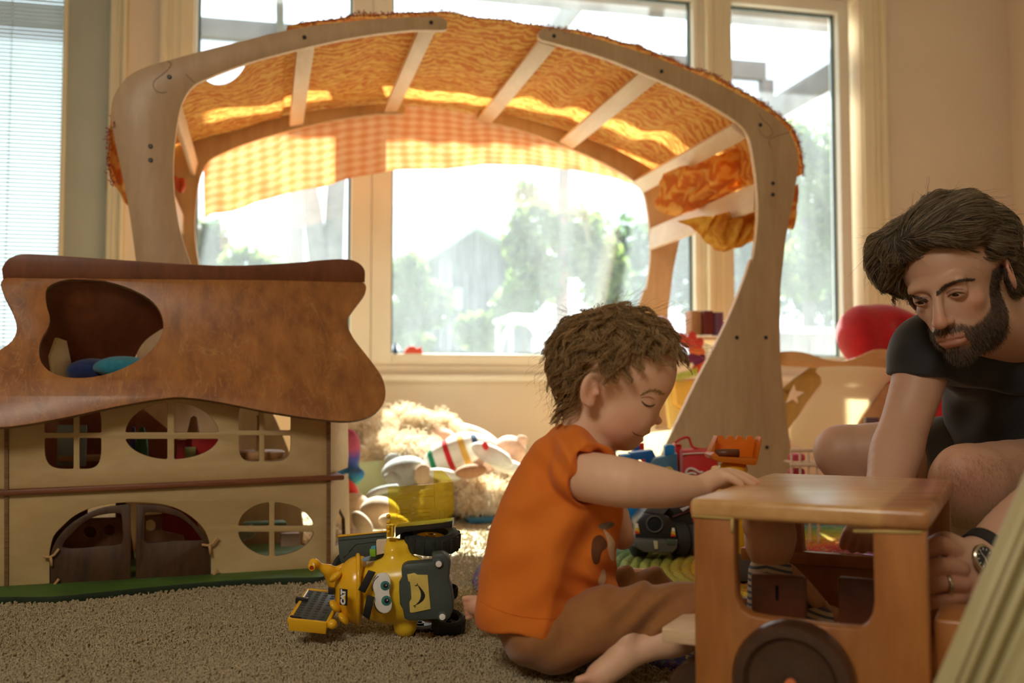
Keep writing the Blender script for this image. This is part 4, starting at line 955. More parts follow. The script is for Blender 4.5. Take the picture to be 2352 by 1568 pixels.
# ---- sheepskins
m = NT('sheepskin_wool'); v = m.co(); m.color(m.ramp(m.noise(v, 12, 3), [(0.3, srgb(232, 210, 176)), (0.6, srgb(250, 240, 222))])); m.set(Roughness=0.9)
tl = m.n.new('ShaderNodeBsdfTranslucent'); tl.inputs[0].default_value = (*srgb(244, 220, 180), 1); mx = m.n.new('ShaderNodeMixShader'); mx.inputs[0].default_value = 0.35
m.l.new(m.bsdf.outputs[0], mx.inputs[1]); m.l.new(tl.outputs[0], mx.inputs[2]); m.l.new(mx.outputs[0], m.out.inputs[0]); m_wool = m.m
def sheepskin(name, label, lumps, n, ln):
    """lumps: (px,py,Y, rx,ry(up),rd) soft mounds covered in wool"""
    base = P(lumps[0][0], 905, lumps[0][2]); base.z = 0; t = thing(name, label, 'sheepskin', base)
    bm = bmesh.new(); S = []
    per = n // len(lumps)
    for (px, py, Y, rx, ry, rd) in lumps:
        s = Y / F; c = P(px, py, Y); r_ = Vector((rx * s, rd * s, ry * s))
        b2 = bmesh.ops.create_uvsphere(bm, u_segments=20, v_segments=12, radius=1)['verts']
        bmesh.ops.transform(bm, matrix=Matrix.Translation(c) @ Matrix.Diagonal((r_.x * .93, r_.y * .93, r_.z * .93, 1)), verts=b2)
        for v_ in b2: v_.co.z = max(v_.co.z, 0.004)
        d = RNG.normal(size=(per, 3)); d[:, 2] = np.abs(d[:, 2]) * 0.9 - 0.25; d /= np.linalg.norm(d, axis=1)[:, None]
        p = np.array(c) + d * np.array(r_) * .95; p[:, 2] = np.maximum(p[:, 2], 0.004)
        cl = np.round(p * 26) * 1.7; tuft = np.stack([np.sin(cl[:, 0] * 12.9 + cl[:, 1] * 78.2 + cl[:, 2] * 37.7), np.sin(cl[:, 0] * 39.3 + cl[:, 1] * 11.1 + cl[:, 2] * 5.1), np.sin(cl[:, 2] * 91.7 + cl[:, 0] * 3.3)], 1)
        dr = d + tuft * .7 + RNG.normal(0, .22, (per, 3)); dr[:, 2] -= .15; dr /= np.linalg.norm(dr, axis=1)[:, None]
        L = ln * RNG.uniform(.6, 1.2, per)[:, None]
        wob = RNG.normal(0, .12, (per, 3)) * L
        q1 = p + dr * L * .35 + wob * .5; q2 = p + dr * L * .7 + wob + np.array([0, 0, -.05]) * L; q3 = p + dr * L - np.array([0, 0, .25]) * L + wob * .3
        st = np.stack([p, q1, q2, q3], 1); st[:, :, 2] = np.maximum(st[:, :, 2], 0.003); S.append(st)
    bm_obj('hide', bm, m_wool, t, smooth=True)
    hair_obj('wool', np.concatenate(S), 0.0012, 0.0006, m_wool, t, 'stuff'); return t
sheepskin('sheepskin', 'fluffy cream sheepskin heaped against the wall under the window', [(850, 1010, 3.58, 66, 50, 60), (915, 1002, 3.62, 76, 52, 60), (985, 1012, 3.66, 60, 46, 55), (930, 1050, 3.45, 90, 40, 60)], 20000, 0.062)
sheepskin('sheepskin.001', 'shaggy cream sheepskin spread on the carpet behind the boy', [(1110, 1150, 3.25, 78, 34, 50), (1060, 1160, 3.2, 60, 26, 40), (1165, 1128, 3.4, 70, 34, 50), (1010, 1130, 3.4, 60, 20, 50)], 18000, 0.062)
pk = sheepskin
# ---- plush toys
def plush_mat(name, c1, c2): return cloth_mat(name, c1, c2, 0.95, 45, 0.6)
m_pgrey = plush_mat('grey_plush', srgb(150, 150, 146), srgb(178, 178, 172)); m_pwhite = plush_mat('white_plush', srgb(226, 222, 212), srgb(244, 240, 232))
m_pbeige = plush_mat('beige_plush', srgb(190, 160, 128), srgb(212, 184, 152)); m_pbrown = plush_mat('brown_plush', srgb(168, 116, 78), srgb(190, 138, 98)); m_pink = plush_mat('rosy_plush', srgb(222, 176, 148), srgb(240, 204, 180))
ST = P(1045, 1040, 3.28)
m = NT('striped_knit'); v = m.co(); sx = m.sep(v)
a_ = math.radians(20); ax = m.math('ADD', m.math('MULTIPLY', sx[0], math.cos(a_)), m.math('MULTIPLY', sx[2], math.sin(a_)))
px2m = 3.28 / F
_kx = P(1045, 1040, 3.28).x - P(1000, 1100, 3.28).x; _kz = P(1045, 1040, 3.28).z - .03
f = m.math('DIVIDE', m.math('ADD', ax, 74 * px2m - _kx * math.cos(a_) - _kz * math.sin(a_)), 140 * px2m)
wht = srgb(240, 234, 222)
m.color(m.ramp(f, [(0.0, wht), (0.10, srgb(30, 124, 84)), (0.19, wht), (0.38, srgb(206, 36, 40)), (0.47, wht), (0.64, srgb(226, 178, 84)), (0.74, wht), (0.86, srgb(44, 62, 96)), (0.95, wht)], 'CONSTANT')); m.set(Roughness=0.9); m.bump(m.noise(v, 300, 2), 0.5, 0.002); m_str = m.m
kb = thing('koala_plush', 'grey plush koala in a white sweater with green, red, yellow and navy stripes', 'plush toy', (P(1000, 1100, 3.28).x, 3.28, 0.03))
def sdf_plush(): pass
pell('head', 928, 1082, 3.22, 52, 34, 44, m_pgrey, kb, -12); pell('ear', 972, 1090, 3.16, 21, 25, 12, m_pbeige, kb); pell('ear', 905, 1060, 3.30, 22, 20, 14, m_pgrey, kb)
pell('snout', 905, 1096, 3.18, 24, 16, 20, m_pgrey, kb)
o = pell('sweater', 1045, 1040, 3.28, 76, 37, 40, m_str, kb, -20, 36)
for (x, y, Y, rx, ry, a) in ((1130, 1045, 3.2, 52, 22, 26), (1165, 1070, 3.25, 44, 16, 14)): pell('leg', x, y, Y, rx, ry, 20, m_pwhite, kb, a)
pell('paw', 1082, 1082, 3.14, 36, 17, 20, m_pbrown, kb, -8); pell('arm', 1020, 1090, 3.16, 40, 14, 16, m_pwhite, kb, 10)
pplate('felt_heart', [(1108, 1018), (1114, 1013), (1121, 1020), (1122, 1030), (1115, 1034), (1108, 1026)], 3.12, .004, plain('red_felt', srgb(224, 52, 48), .9), kb, 0, 2)
tb_ = thing('teddy_bear', 'curly rosy-beige teddy bear lying behind the koala', 'plush toy', (P(1120, 1100, 3.5).x, 3.5, 0.0))
pell('body', 1090, 1030, 3.52, 70, 36, 50, m_pink, tb_, 10); pell('head', 1170, 1035, 3.5, 38, 35, 40, m_pink, tb_); pell('ear', 1198, 1012, 3.48, 14, 13, 8, m_pink, tb_); pell('leg', 1018, 1010, 3.56, 36, 26, 28, m_pink, tb_, 20); pell('arm', 1140, 1062, 3.4, 34, 20, 20, m_pink, tb_, -30)
ws = thing('white_cushion', 'white cushion arched over the plush toys against the wall', 'cushion', (P(1060, 1000, 3.7).x, 3.72, 0.1)); pell('cushion_cover', 1065, 1015, 3.74, 88, 42, 30, m_pwhite, ws, 14)
bd = thing('beige_rag_doll', 'beige plush doll lying face up beside the dollhouse', 'plush toy', (P(840, 1200, 2.75).x, 2.75, 0.0))
pell('body', 872, 1178, 2.78, 46, 38, 40, m_pbeige, bd, 8); pell('head', 812, 1172, 2.85, 42, 40, 40, m_pbeige, bd); pell('arm', 832, 1202, 2.66, 18, 34, 18, m_pbeige, bd, -38); pell('leg', 905, 1200, 2.7, 36, 20, 22, m_pbeige, bd, 12)
tube('plush_tail', smooth_loop([tuple(P(*q)) for q in ((846, 1160, 3.0), (850, 1140, 3.0), (868, 1128, 3.0), (890, 1122, 3.02), (912, 1120, 3.04))], 4, False), [0.012] * 17, m_pgrey, bd, 10)
rp = thing('rainbow_plush', 'rainbow tie-dyed plush snake curled up at the corner of the dollhouse', 'plush toy', (P(800, 1150, 2.95).x, 2.95, 0.0))
m = NT('rainbow_plush_fur'); v = m.co(); z = m.sep(v)[2]
m.color(m.ramp(m.math('ADD', m.math('MULTIPLY', z, 3.6), m.math('MULTIPLY', m.noise(v, 20, 2), .12)), [(0.30, srgb(170, 196, 40)), (0.50, srgb(110, 170, 50)), (0.66, srgb(50, 130, 180)), (0.82, srgb(90, 80, 170)), (0.95, srgb(200, 90, 120))])); m.set(Roughness=0.95); m.bump(m.noise(v, 120, 2), .6, .003)
pell('body', 792, 1050, 2.95, 34, 66, 34, m.m, rp, 10); pell('tail', 818, 1092, 2.9, 20, 16, 16, m.m, rp, -30); pell('body', 800, 1090, 2.95, 30, 34, 30, m.m, rp, 0)
rc_ = thing('red_cloth_heap', 'bright red cloth heap under the rainbow plush', 'cloth', (P(795, 1150, 2.9).x, 2.9, 0)); pell('cloth_fold', 790, 1145, 2.9, 36, 56, 40, cloth_mat('red_cloth', srgb(214, 34, 32), srgb(232, 52, 44)), rc_, -10)
m_book = plain('pale_green_book', srgb(196, 206, 164), .5, .05); m_paper = plain('white_paper', srgb(244, 242, 232), .7, .02)
bk = thing('picture_book', 'pale green picture book standing open behind the plush koala', 'book', (P(870, 1100, 3.3).x, 3.3, 0))
pplate('cover', [(812, 1062), (925, 1052), (930, 1150), (820, 1160)], 3.34, .008, m_book, bk, 10); pplate('pages', [(815, 1020), (838, 1022), (876, 1056), (814, 1062)], 3.42, .002, m_paper, bk, -12)
bb = thing('blue_book', 'blue book peeking out from under the sheepskin behind the boy', 'book', (P(1120, 1195, 3.1).x, 3.1, 0.0)); box('cover', PF(1118, 1190, .012) , (.13, .09, .018), plain('blue_book', srgb(36, 100, 132), .5), bb, .002, Rz(14))
# ---- window sill figures
su = WALL
def onsill(px): s = WS(px, 800); return WALL.at(s, zB - .05 + .012, 0.0)
hs = thing('red_wooden_heart', 'red wooden heart standing on the window sill', 'ornament', WALL.at(WS(948, 812), zB, .03)); q = WALL.off(.02)
plate('heart', q, [q.hit(*p) for p in smooth_loop([(928, 818), (934, 800), (948, 793), (958, 800), (966, 796), (970, 806), (964, 818)], 3)], [], .015, plain('coral_red_paint', srgb(232, 92, 74), .5), hs, .003)
o = lathe('blue_cone', [(0, 0), (.010, 0), (.011, .01), (.009, .02), (.0, .062)], plain('dark_blue_paint', srgb(52, 84, 118), .5), LM(WALL.at(WS(909, 812), zB - .008, .025)), None, 16); tag(o, 'dark blue wooden cone in the corner of the window sill', 'ornament')
# ---- toy castle of blue plastic blocks
z5 = lambda l: [(1350 + x / 4.612, 980 + y / 4.612) for x, y in l]
m_blue = plain('blue_plastic', srgb(20, 96, 170), 0.3, 0.06, 10); m_blue2 = plain('bright_blue_plastic', srgb(28, 128, 196), 0.3, 0.06, 10); m_gblk = plain('grey_plastic', srgb(122, 120, 104), 0.4, 0.06, 10); m_redp = plain('red_plastic', srgb(206, 30, 28), 0.3, 0.06, 10)
m_yelp = plain('yellow_plastic', srgb(240, 178, 30), 0.28, 0.05, 10)
ca_ = thing('toy_castle', 'blue plastic block castle on grey feet behind the boy', 'toy castle', (P(1470, 1250, 2.6).x, 2.62, 0.012))
pplate('battlement', z5([(130, 400), (160, 235), (290, 232), (312, 350), (312, 420)]), 2.66, .06, m_blue, ca_)
pplate('battlement', z5([(338, 300), (450, 288), (458, 420), (338, 420)]), 2.60, .05, m_blue2, ca_)
pplate('battlement', z5([(450, 275), (690, 245), (752, 380), (700, 440), (640, 440), (600, 350), (540, 350), (540, 440), (455, 440)]), 2.62, .06, m_blue, ca_)
pplate('battlement', z5([(490, 200), (545, 190), (545, 250), (480, 262)]), 2.72, .05, m_blue, ca_)
pplate('block', z5([(540, 172), (600, 172), (600, 250), (540, 250)]), 2.76, .04, m_redp, ca_)
pplate('block', z5([(570, 350), (612, 345), (612, 375), (580, 380)]), 2.60, .02, m_redp, ca_)
pan = pplate('printed_panel', z5([(640, 440), (700, 335), (950, 282), (955, 520), (950, 640), (640, 640)]), 2.58, .05, plain('slate_blue_panel', srgb(66, 110, 140), .4, .2, 30), ca_)
pplate('stud', z5([(818, 205), (835, 190), (905, 190), (925, 205), (925, 292), (820, 300)]), 2.59, .035, m_blue2, ca_)
m_emb = plain('yellow_emblem', srgb(226, 186, 60), .5)
pe = cam_plane(2.575, 0, 1535); 
plate('emblem', pe, [pe.hit(*p) for p in z5(circ(860, 470, 50))], [[pe.hit(*p) for p in z5(circ(860, 478, 34))]], .004, m_emb, ca_, .0005)
plate('emblem', pe, [pe.hit(*p) for p in z5([(835, 500), (850, 455), (870, 455), (885, 500)])], [], .004, plain('emblem_grey', srgb(110, 110, 100), .5), ca_, .0005)
pplate('block', z5([(928, 180), (995, 185), (1000, 520), (930, 520)]), 2.64, .05, m_redp, ca_)
pbox('block', 1350 + 180 / 4.612, 1160 - 60, 1350 + 590 / 4.612, 1163, 2.60, .10, m_blue2, ca_)
pplate('block', z5([(295, 845), (590, 845), (552, 970), (548, 1070), (300, 1065), (295, 960)]), 2.58, .10, m_blue2, ca_)
pplate('block_rim', z5([(290, 955), (556, 940), (552, 965), (290, 985)]), 2.574, .11, m_blue2, ca_)
pplate('foot', z5([(325, 1070), (440, 1085), (450, 1272), (325, 1268)]), 2.58, .07, m_gblk, ca_, zmin=.013); pplate('foot', z5([(225, 1060), (325, 1070), (325, 1160), (225, 1150)]), 2.62, .07, m_gblk, ca_); pplate('foot', z5([(215, 1150), (326, 1170), (326, 1255), (215, 1235)]), 2.60, .07, m_gblk, ca_, zmin=.013)
pplate('foot', z5([(560, 1080), (660, 1085), (660, 1262), (560, 1262)]), 2.66, .05, m_gblk, ca_, zmin=.013)
# ---- red bag with white piping
bg = thing('red_bag', 'red zip bag with a white swirl beside the toy castle', 'bag', (P(1610, 1200, 2.62).x, 2.62, 0.012)); m_rbag = cloth_mat('red_nylon', srgb(196, 26, 24), srgb(214, 40, 34), .6, 30, .3)
pplate('bag_body', z5([(1000, 245), (1310, 240), (1390, 300), (1390, 900), (1380, 1100), (1000, 1100)]), 2.60, .09, m_rbag, bg, 0, 1, (), .012, zmin=.012)
m_wpip = plain('white_piping', srgb(236, 224, 214), .6)
def pline(name, pts, Y, r_, mat, parent, sub=4): return tube(name, [P(x, y, Y) for x, y in smooth_loop(pts, sub, False)], r_, mat, parent, 8)
pline('piping', z5([(1005, 290), (1120, 280), (1300, 275)]), 2.595, .0016, m_wpip, bg)
pline('swirl', z5([(1040, 500), (1050, 460), (1090, 440), (1140, 455), (1180, 480), (1220, 478)]), 2.595, .003, m_wpip, bg); pline('swirl', z5([(1030, 530), (1060, 500), (1110, 490), (1150, 505)]), 2.595, .003, m_wpip, bg)
pline('bag_handle', z5([(925, 170), (980, 130), (1060, 110), (1085, 150), (1110, 210), (1180, 235), (1300, 240)]), 2.62, .0035, m_rbag, bg)
# ---- black toy pickup
m_blk = plain('black_plastic', (0.016, 0.016, 0.018), 0.32, 0.1, 20); m_dgr = plain('dark_grey_plastic', (0.10, 0.095, 0.09), 0.45, 0.1, 20); m_tyre = plain('tyre_rubber', (0.02, 0.02, 0.02), 0.7, 0.1, 30)
tk = thing('black_toy_pickup', 'black toy pickup parked nose to the camera on the rug', 'toy car', (P(1520, 1270, 2.4).x, 2.45, 0.012))
pplate('front_end', z5([(500, 1120), (520, 1000), (590, 905), (800, 935), (870, 960), (925, 1060), (945, 1160), (940, 1290), (900, 1340), (640, 1330), (500, 1260)]), 2.36, .10, m_blk, tk, 0, 1, (), .006, zmin=.02)
pplate('hood', z5([(590, 905), (640, 835), (880, 828), (860, 870), (800, 935)]), 2.37, .10, m_dgr, tk, 0, 1, (), .004)
pplate('cab', z5([(800, 935), (880, 828), (985, 822), (1085, 838), (1120, 1000), (1120, 1200), (945, 1200), (930, 1060)]), 2.42, .16, m_blk, tk, 0, 1, (), .006)
pplate('side_window', z5([(980, 870), (1075, 835), (1080, 855), (1010, 900)]), 2.41, .01, plain('pale_window', srgb(200, 190, 190), .3), tk)
pplate('side_stripe', z5([(895, 950), (1080, 885), (1080, 900), (900, 965)]), 2.41, .01, plain('dark_red_stripe', srgb(90, 30, 40), .4), tk)
pp_ = cam_plane(2.352, 0, 1504)
plate('grille', pp_, [pp_.hit(*p) for p in z5(circ(710, 1030, 92))], [[pp_.hit(*p) for p in z5(circ(710, 1030, 78))]], .008, m_dgr, tk, .001)
plate('grille_disc', cam_plane(2.358, 0, 1504), [cam_plane(2.358, 0, 1504).hit(*p) for p in z5(circ(710, 1030, 78))], [], .004, plain('matt_black', (.006, .006, .006), .8), tk, .001)
for pts in ([(505, 1025), (535, 1025), (556, 1135), (500, 1135)], [(895, 1070), (922, 1072), (935, 1168), (878, 1162)]):
    (a, b), (c, d), (e, f_), (g, h) = pts; mid = lambda p, q, t: (p[0] + (q[0] - p[0]) * t, p[1] + (q[1] - p[1]) * t)
    l1, r1, l2, r2 = mid(pts[0], pts[3], .4), mid(pts[1], pts[2], .45), mid(pts[0], pts[3], .7), mid(pts[1], pts[2], .85)
    pplate('lamp_white', z5([pts[0], pts[1], r1, l1]), 2.354, .006, plain('lamp_white', srgb(226, 220, 200), .4), tk); pplate('lamp_yellow', z5([l1, r1, r2, l2]), 2.354, .006, plain('lamp_yellow', srgb(228, 180, 50), .4), tk); pplate('lamp_red', z5([l2, r2, pts[2], pts[3]]), 2.354, .006, plain('lamp_red', srgb(206, 60, 36), .4), tk)
pplate('bumper', z5([(480, 1180), (960, 1200), (950, 1290), (900, 1335), (600, 1330), (490, 1270)]), 2.345, .05, m_dgr, tk, 0, 1, (), .006, zmin=.02)
pplate('number_plate', z5([(840, 1185), (932, 1192), (930, 1252), (840, 1246)]), 2.340, .004, plain('plate_green', srgb(70, 84, 66), .5), tk); pplate('tow_hook', z5([(695, 1205), (742, 1210), (746, 1295), (708, 1298)]), 2.338, .006, plain('cream_hook', srgb(190, 184, 150), .5), tk)
for x, y, Y in ((960, 1290, 2.42), (1100, 1290, 2.44), (540, 1300, 2.42)):
    q = P(*z5([(x, y)])[0], Y); q.z = .052; lathe('wheel', [(0, -.02), (.03, -.02), (.040, -.014), (.040, .014), (.03, .02), (.015, .018), (0, .018)], m_tyre, LM(q, frame_rot((1, .2, 0))), tk, 24)
# ---- orange scoop digger
dg_ = thing('toy_digger', 'toy digger lifting an orange toothed scoop beside the boy\'s hand', 'toy digger', (P(1690, 1300, 2.1).x, 2.12, 0.012))
m = NT('translucent_orange_plastic'); m.color(srgb(240, 150, 50)); m.set(Roughness=0.35); m.bsdf.inputs['Transmission Weight'].default_value = 0.0
tl = m.n.new('ShaderNodeBsdfTranslucent'); tl.inputs[0].default_value = (*srgb(246, 160, 50), 1); mx = m.n.new('ShaderNodeMixShader'); mx.inputs[0].default_value = 0.5
m.l.new(m.bsdf.outputs[0], mx.inputs[1]); m.l.new(tl.outputs[0], mx.inputs[2]); m.l.new(mx.outputs[0], m.out.inputs[0]); m_orp = m.m
sco = [(1360, 130), (1372, 92), (1440, 92), (1452, 130), (1470, 130), (1480, 95), (1540, 95), (1552, 132), (1570, 132), (1580, 97), (1645, 97), (1655, 134), (1675, 134), (1685, 98), (1750, 98), (1762, 135), (1780, 135), (1792, 100), (1835, 104), (1845, 140), (1830, 200), (1800, 370), (1780, 408), (1400, 372), (1330, 345), (1300, 300), (1310, 250)]
pplate('scoop_back', z5(sco), 2.13, .004, m_orp, dg_)
pplate('scoop_floor', z5([(1302, 300), (1330, 345), (1400, 372), (1780, 408), (1798, 372), (1790, 340), (1400, 318), (1345, 270)]), 2.06, .075, m_orp, dg_)
pplate('scoop_side', z5([(1302, 250), (1372, 95), (1382, 100), (1350, 250), (1340, 320), (1302, 300)]), 2.09, .04, m_orp, dg_); pplate('scoop_side', z5([(1835, 104), (1846, 140), (1800, 375), (1782, 370), (1820, 150)]), 2.09, .04, m_orp, dg_)
lg = thing('toy_log', 'small brown ribbed log lying in the orange scoop', 'toy log', P(1669, 1041, 2.08)); pls = []
V, Q = tube_arrays([P(*z5([(1345, 282)])[0], 2.09), P(*z5([(1475, 276)])[0], 2.09), P(*z5([(1600, 278)])[0], 2.09)], [.0085, .0088, .0085], 14); mesh_from('log_body', V, Q, plain('brown_plastic', srgb(110, 62, 38), .4), lg, smooth=True)
pell('cab_dome', *z5([(1535, 450)])[0], 2.1, 34, 20, 30, m_yelp, dg_); pbox('arm', 1700, 1060, 1716, 1160, 2.14, .02, m_orp, dg_)
pbox('body', 1650, 1075, 1712, 1300, 2.1, .09, m_yelp, dg_, 0, .008)
q = P(1680, 1300, 2.1); box('chassis', (q.x, 2.145, .04), (.10, .13, .056), m_dgr, dg_, .008)
# ---- shelf with toys behind the right leg
sh = thing('toy_shelf', 'pale wooden shelf standing behind the right leg of the play stand', 'shelf', (P(1610, 1000, 3.6).x, 3.6, 0)); m_shw = wood('light_shelf_wood', srgb(236, 214, 178), srgb(214, 186, 146), (.3, 1, 1), (0, 0, 0), .5, 10)
for y_ in (772, 868, 985): pbox('shelf_board', 1508, y_, 1700, y_ + 9, 3.45, .24, m_shw, sh, 12, .002)
pbox('side_panel', 1500, 772, 1510, 1160, 3.45, .24, m_shw, sh, 12, .002); pbox('side_panel', 1700, 772, 1710, 1150, 3.5, .24, m_shw, sh, 12, .002)
c = P(1595, 742, 3.52); tag(box('wooden_block', c, (.05, .05, .085), m_lw, None, .004, Rz(20)), 'natural wood block on top of the toy shelf', 'block')
c = P(1622, 742, 3.5); tag(box('dark_red_block', c, (.034, .05, .085), plain('dark_red_paint', srgb(112, 36, 32), .5), None, .003, Rz(12)), 'dark red block beside the natural wood block on the toy shelf', 'block')
c = P(1648, 744, 3.5); c.z -= .042; tag(lathe('purple_cylinder', [(0, 0), (.021, 0), (.021, .082), (0, .082)], plain('plum_paint', srgb(112, 72, 100), .5), LM(c), None, 24), 'plum coloured wooden cylinder on the toy shelf', 'block')
c = P(1668, 750, 3.52); tag(box('red_cube', c, (.03, .03, .04), m_redp, None, .002, Rz(12)), 'small red cube right of the plum cylinder', 'block')
fl_ = thing('felt_flower', 'red and purple felt flower toy hanging over the shelf edge', 'felt flower', P(1590, 815, 3.38)); m_fred = cloth_mat('red_petal', srgb(218, 44, 44), srgb(236, 80, 62)); m_fpur = cloth_mat('purple_petal', srgb(104, 30, 66), srgb(130, 44, 90)); m_for = cloth_mat('orange_petal', srgb(232, 96, 48), srgb(244, 130, 64)); m_lime = cloth_mat('lime_fringe', srgb(170, 180, 50), srgb(200, 206, 80))
for (x, y, rx, ry, a, mt) in ((1572, 782, 12, 20, -35, m_fred), (1590, 778, 11, 18, 0, m_fred), (1604, 790, 11, 16, 35, m_fred), (1600, 806, 20, 12, 10, m_for), (1588, 822, 20, 11, -25, m_fpur), (1606, 826, 18, 12, -45, m_fpur), (1612, 842, 18, 10, -60, m_for), (1600, 846, 14, 9, -40, m_fred)):
    pell('petal', x, y, 3.38, rx, ry, 9, mt, fl_, a, 16)
for k in range(7): pell('fringe_strip', 1556 + k * 7, 866 - 2 * k, 3.36, 3, 12, 3, m_lime, fl_, 12, 10)
yb_ = thing('yellow_bowl', 'yellow wooden bowl on the lower board of the toy shelf', 'bowl', P(1570, 930, 3.35)); pplate('bowl_side', [(1548, 876), (1640, 868), (1622, 925), (1590, 950), (1555, 930)], 3.36, .05, plain('golden_wood', srgb(232, 178, 70), .5), yb_, 10, 1, (), .01)
pplate('bowl_back', [(1530, 900), (1560, 890), (1600, 985), (1540, 985)], 3.40, .03, plain('pale_yellow_wood', srgb(240, 206, 120), .5), yb_, 10, 1, (), .004)
rb_ = thing('rainbow_arch', 'pastel rainbow arch toy on the shelf behind the boy\'s head', 'toy', P(1518, 765, 3.5))
for k, c in enumerate((srgb(206, 130, 190), srgb(236, 150, 120), srgb(244, 200, 120))):
    q = [P(1518 + (28 - 8 * k) * math.cos(a), 768 - (36 - 9 * k) * math.sin(a), 3.5) for a in np.linspace(0, math.pi, 15)]; tube('arch', q, .0058, plain('pastel_arch_%d' % k, c, .5), rb_, 8)
m = NT('glowing_cream_sheet'); m.color(srgb(244, 226, 196)); m.set(Roughness=.7); tl = m.n.new('ShaderNodeBsdfTranslucent'); tl.inputs[0].default_value = (*srgb(250, 236, 206), 1); mx = m.n.new('ShaderNodeMixShader'); mx.inputs[0].default_value = .6
m.l.new(m.bsdf.outputs[0], mx.inputs[1]); m.l.new(tl.outputs[0], mx.inputs[2]); m.l.new(mx.outputs[0], m.out.inputs[0]); m_glowsheet = m.m  # pale translucent sheet made up so both panels glow like sunlit ones
pa = thing('white_board', 'white board catching the sun beside the castle', 'board', P(1510, 1040, 3.2)); pplate('board', [(1440, 1000), (1560, 985), (1570, 1060), (1400, 1066)], 3.15, .002, m_glowsheet, pa, 5, 1, bev=.0005)
# ---- second small dollhouse at the right, sunlit roof
d2 = thing('small_dollhouse', 'sunlit little wooden dollhouse with a wavy roof left of the man', 'dollhouse', (P(1930, 1100, 3.12).x, 3.17, 0)); m_hon = wood('honey_plywood', srgb(232, 180, 120), srgb(206, 146, 88), (.4, 1, 1), (0, 0, 0), .5, 10, .2); m_oli = wood('olive_plywood', srgb(170, 132, 64), srgb(140, 104, 48), (1, 1, .3), (0, 0, 0), .5, 14)
pplate('ridge_board', [(1780, 812), (1820, 806), (1860, 812), (1900, 826), (1940, 828), (1975, 818), (2010, 803), (2040, 803), (2070, 812), (2070, 848), (1990, 850), (1900, 846), (1840, 842), (1780, 836)], 3.17, .012, m_hon, d2, 8, 2, edge=m_birche)
pplate('roof_panel', [(1882, 842), (2064, 846), (2036, 880), (2000, 935), (1962, 985), (1944, 1020), (1880, 1036), (1826, 1020), (1812, 985), (1846, 945), (1884, 895), (1888, 868)], 3.08, .003, m_glowsheet, d2, 8, 2, bev=.0005)
star = [(1823 + (27 if k % 2 == 0 else 11) * math.sin(k * math.pi / 5 + .1), 906 - (27 if k % 2 == 0 else 11) * math.cos(k * math.pi / 5 + .1)) for k in range(10)]
pplate('star_board', [(1782, 905), (1826, 868), (1862, 842), (1885, 848), (1887, 880), (1850, 930), (1815, 985), (1790, 990)], 3.22, .01, m_oli, d2, 8, 1, [star])
pplate('curved_board', [(1960, 985), (1990, 930), (2040, 880), (2110, 900), (2160, 945), (2192, 995), (2192, 1022), (2150, 1014), (2100, 985), (2050, 960), (1990, 990)], 3.12, .012, m_hon, d2, 8, 2, edge=m_hedge)
pplate('side_board', [(1990, 980), (2060, 950), (2120, 985), (2120, 1140), (1990, 1150)], 3.17, .012, m_oli, d2, 8, 1)
pbox('post', 2118, 985, 2166, 1140, 3.14, .03, m_birche, d2, 8); pbox('floor_board', 1830, 1150, 2170, 1160, 3.12, .25, m_hon, d2, 8)
pbox('back_board', 1990, 1040, 2100, 1150, 3.32, .01, m_oli, d2, 8)
c = P(2000, 965, 3.07); tag(box('purple_block', c, (.04, .03, .018), plain('mauve_block', srgb(110, 86, 96), .5), None, .002), 'mauve block on the curved board of the little dollhouse', 'block')
cr = thing('toy_crate', 'pale wooden lattice crate with pink toys beside the play stand leg', 'crate', (P(1842, 1100, 2.6).x, 2.6, 0.0)); m_pinkp = plain('pink_plastic', srgb(222, 84, 120), .5)
for x in (1816, 1836, 1856, 1876): pbox('slat', x, 1030 + (x - 1816) * .1, x + 8, 1246, 2.58, .01, m_birche, cr)
for y in (1030, 1064, 1098): pbox('rail', 1816, y, 1884, y + 8, 2.575, .01, m_birche, cr)
for y in (1064, 1098): pbox('shelf_board', 1818, y - 4, 1882, y + 2, 2.59, .08, m_birche, cr)
for y in (1038, 1072): tag(pbox('pink_toy', 1822, y + 4, 1852, y + 22, 2.62, .04, m_pinkp, None, 10, .008), 'pink toy %s the lattice crate' % ('at the top of' if y < 1040 else 'lower down in'), 'toy')
# ---- red felt armchair / cushions
m_rfelt = cloth_mat('red_felt_cover', srgb(176, 18, 26), srgb(206, 30, 38), .95, 18, .5)
rch = thing('red_beanbag', 'big red felt beanbag seat behind the man', 'beanbag', (P(2080, 1100, 3.3).x, 3.35, 0))
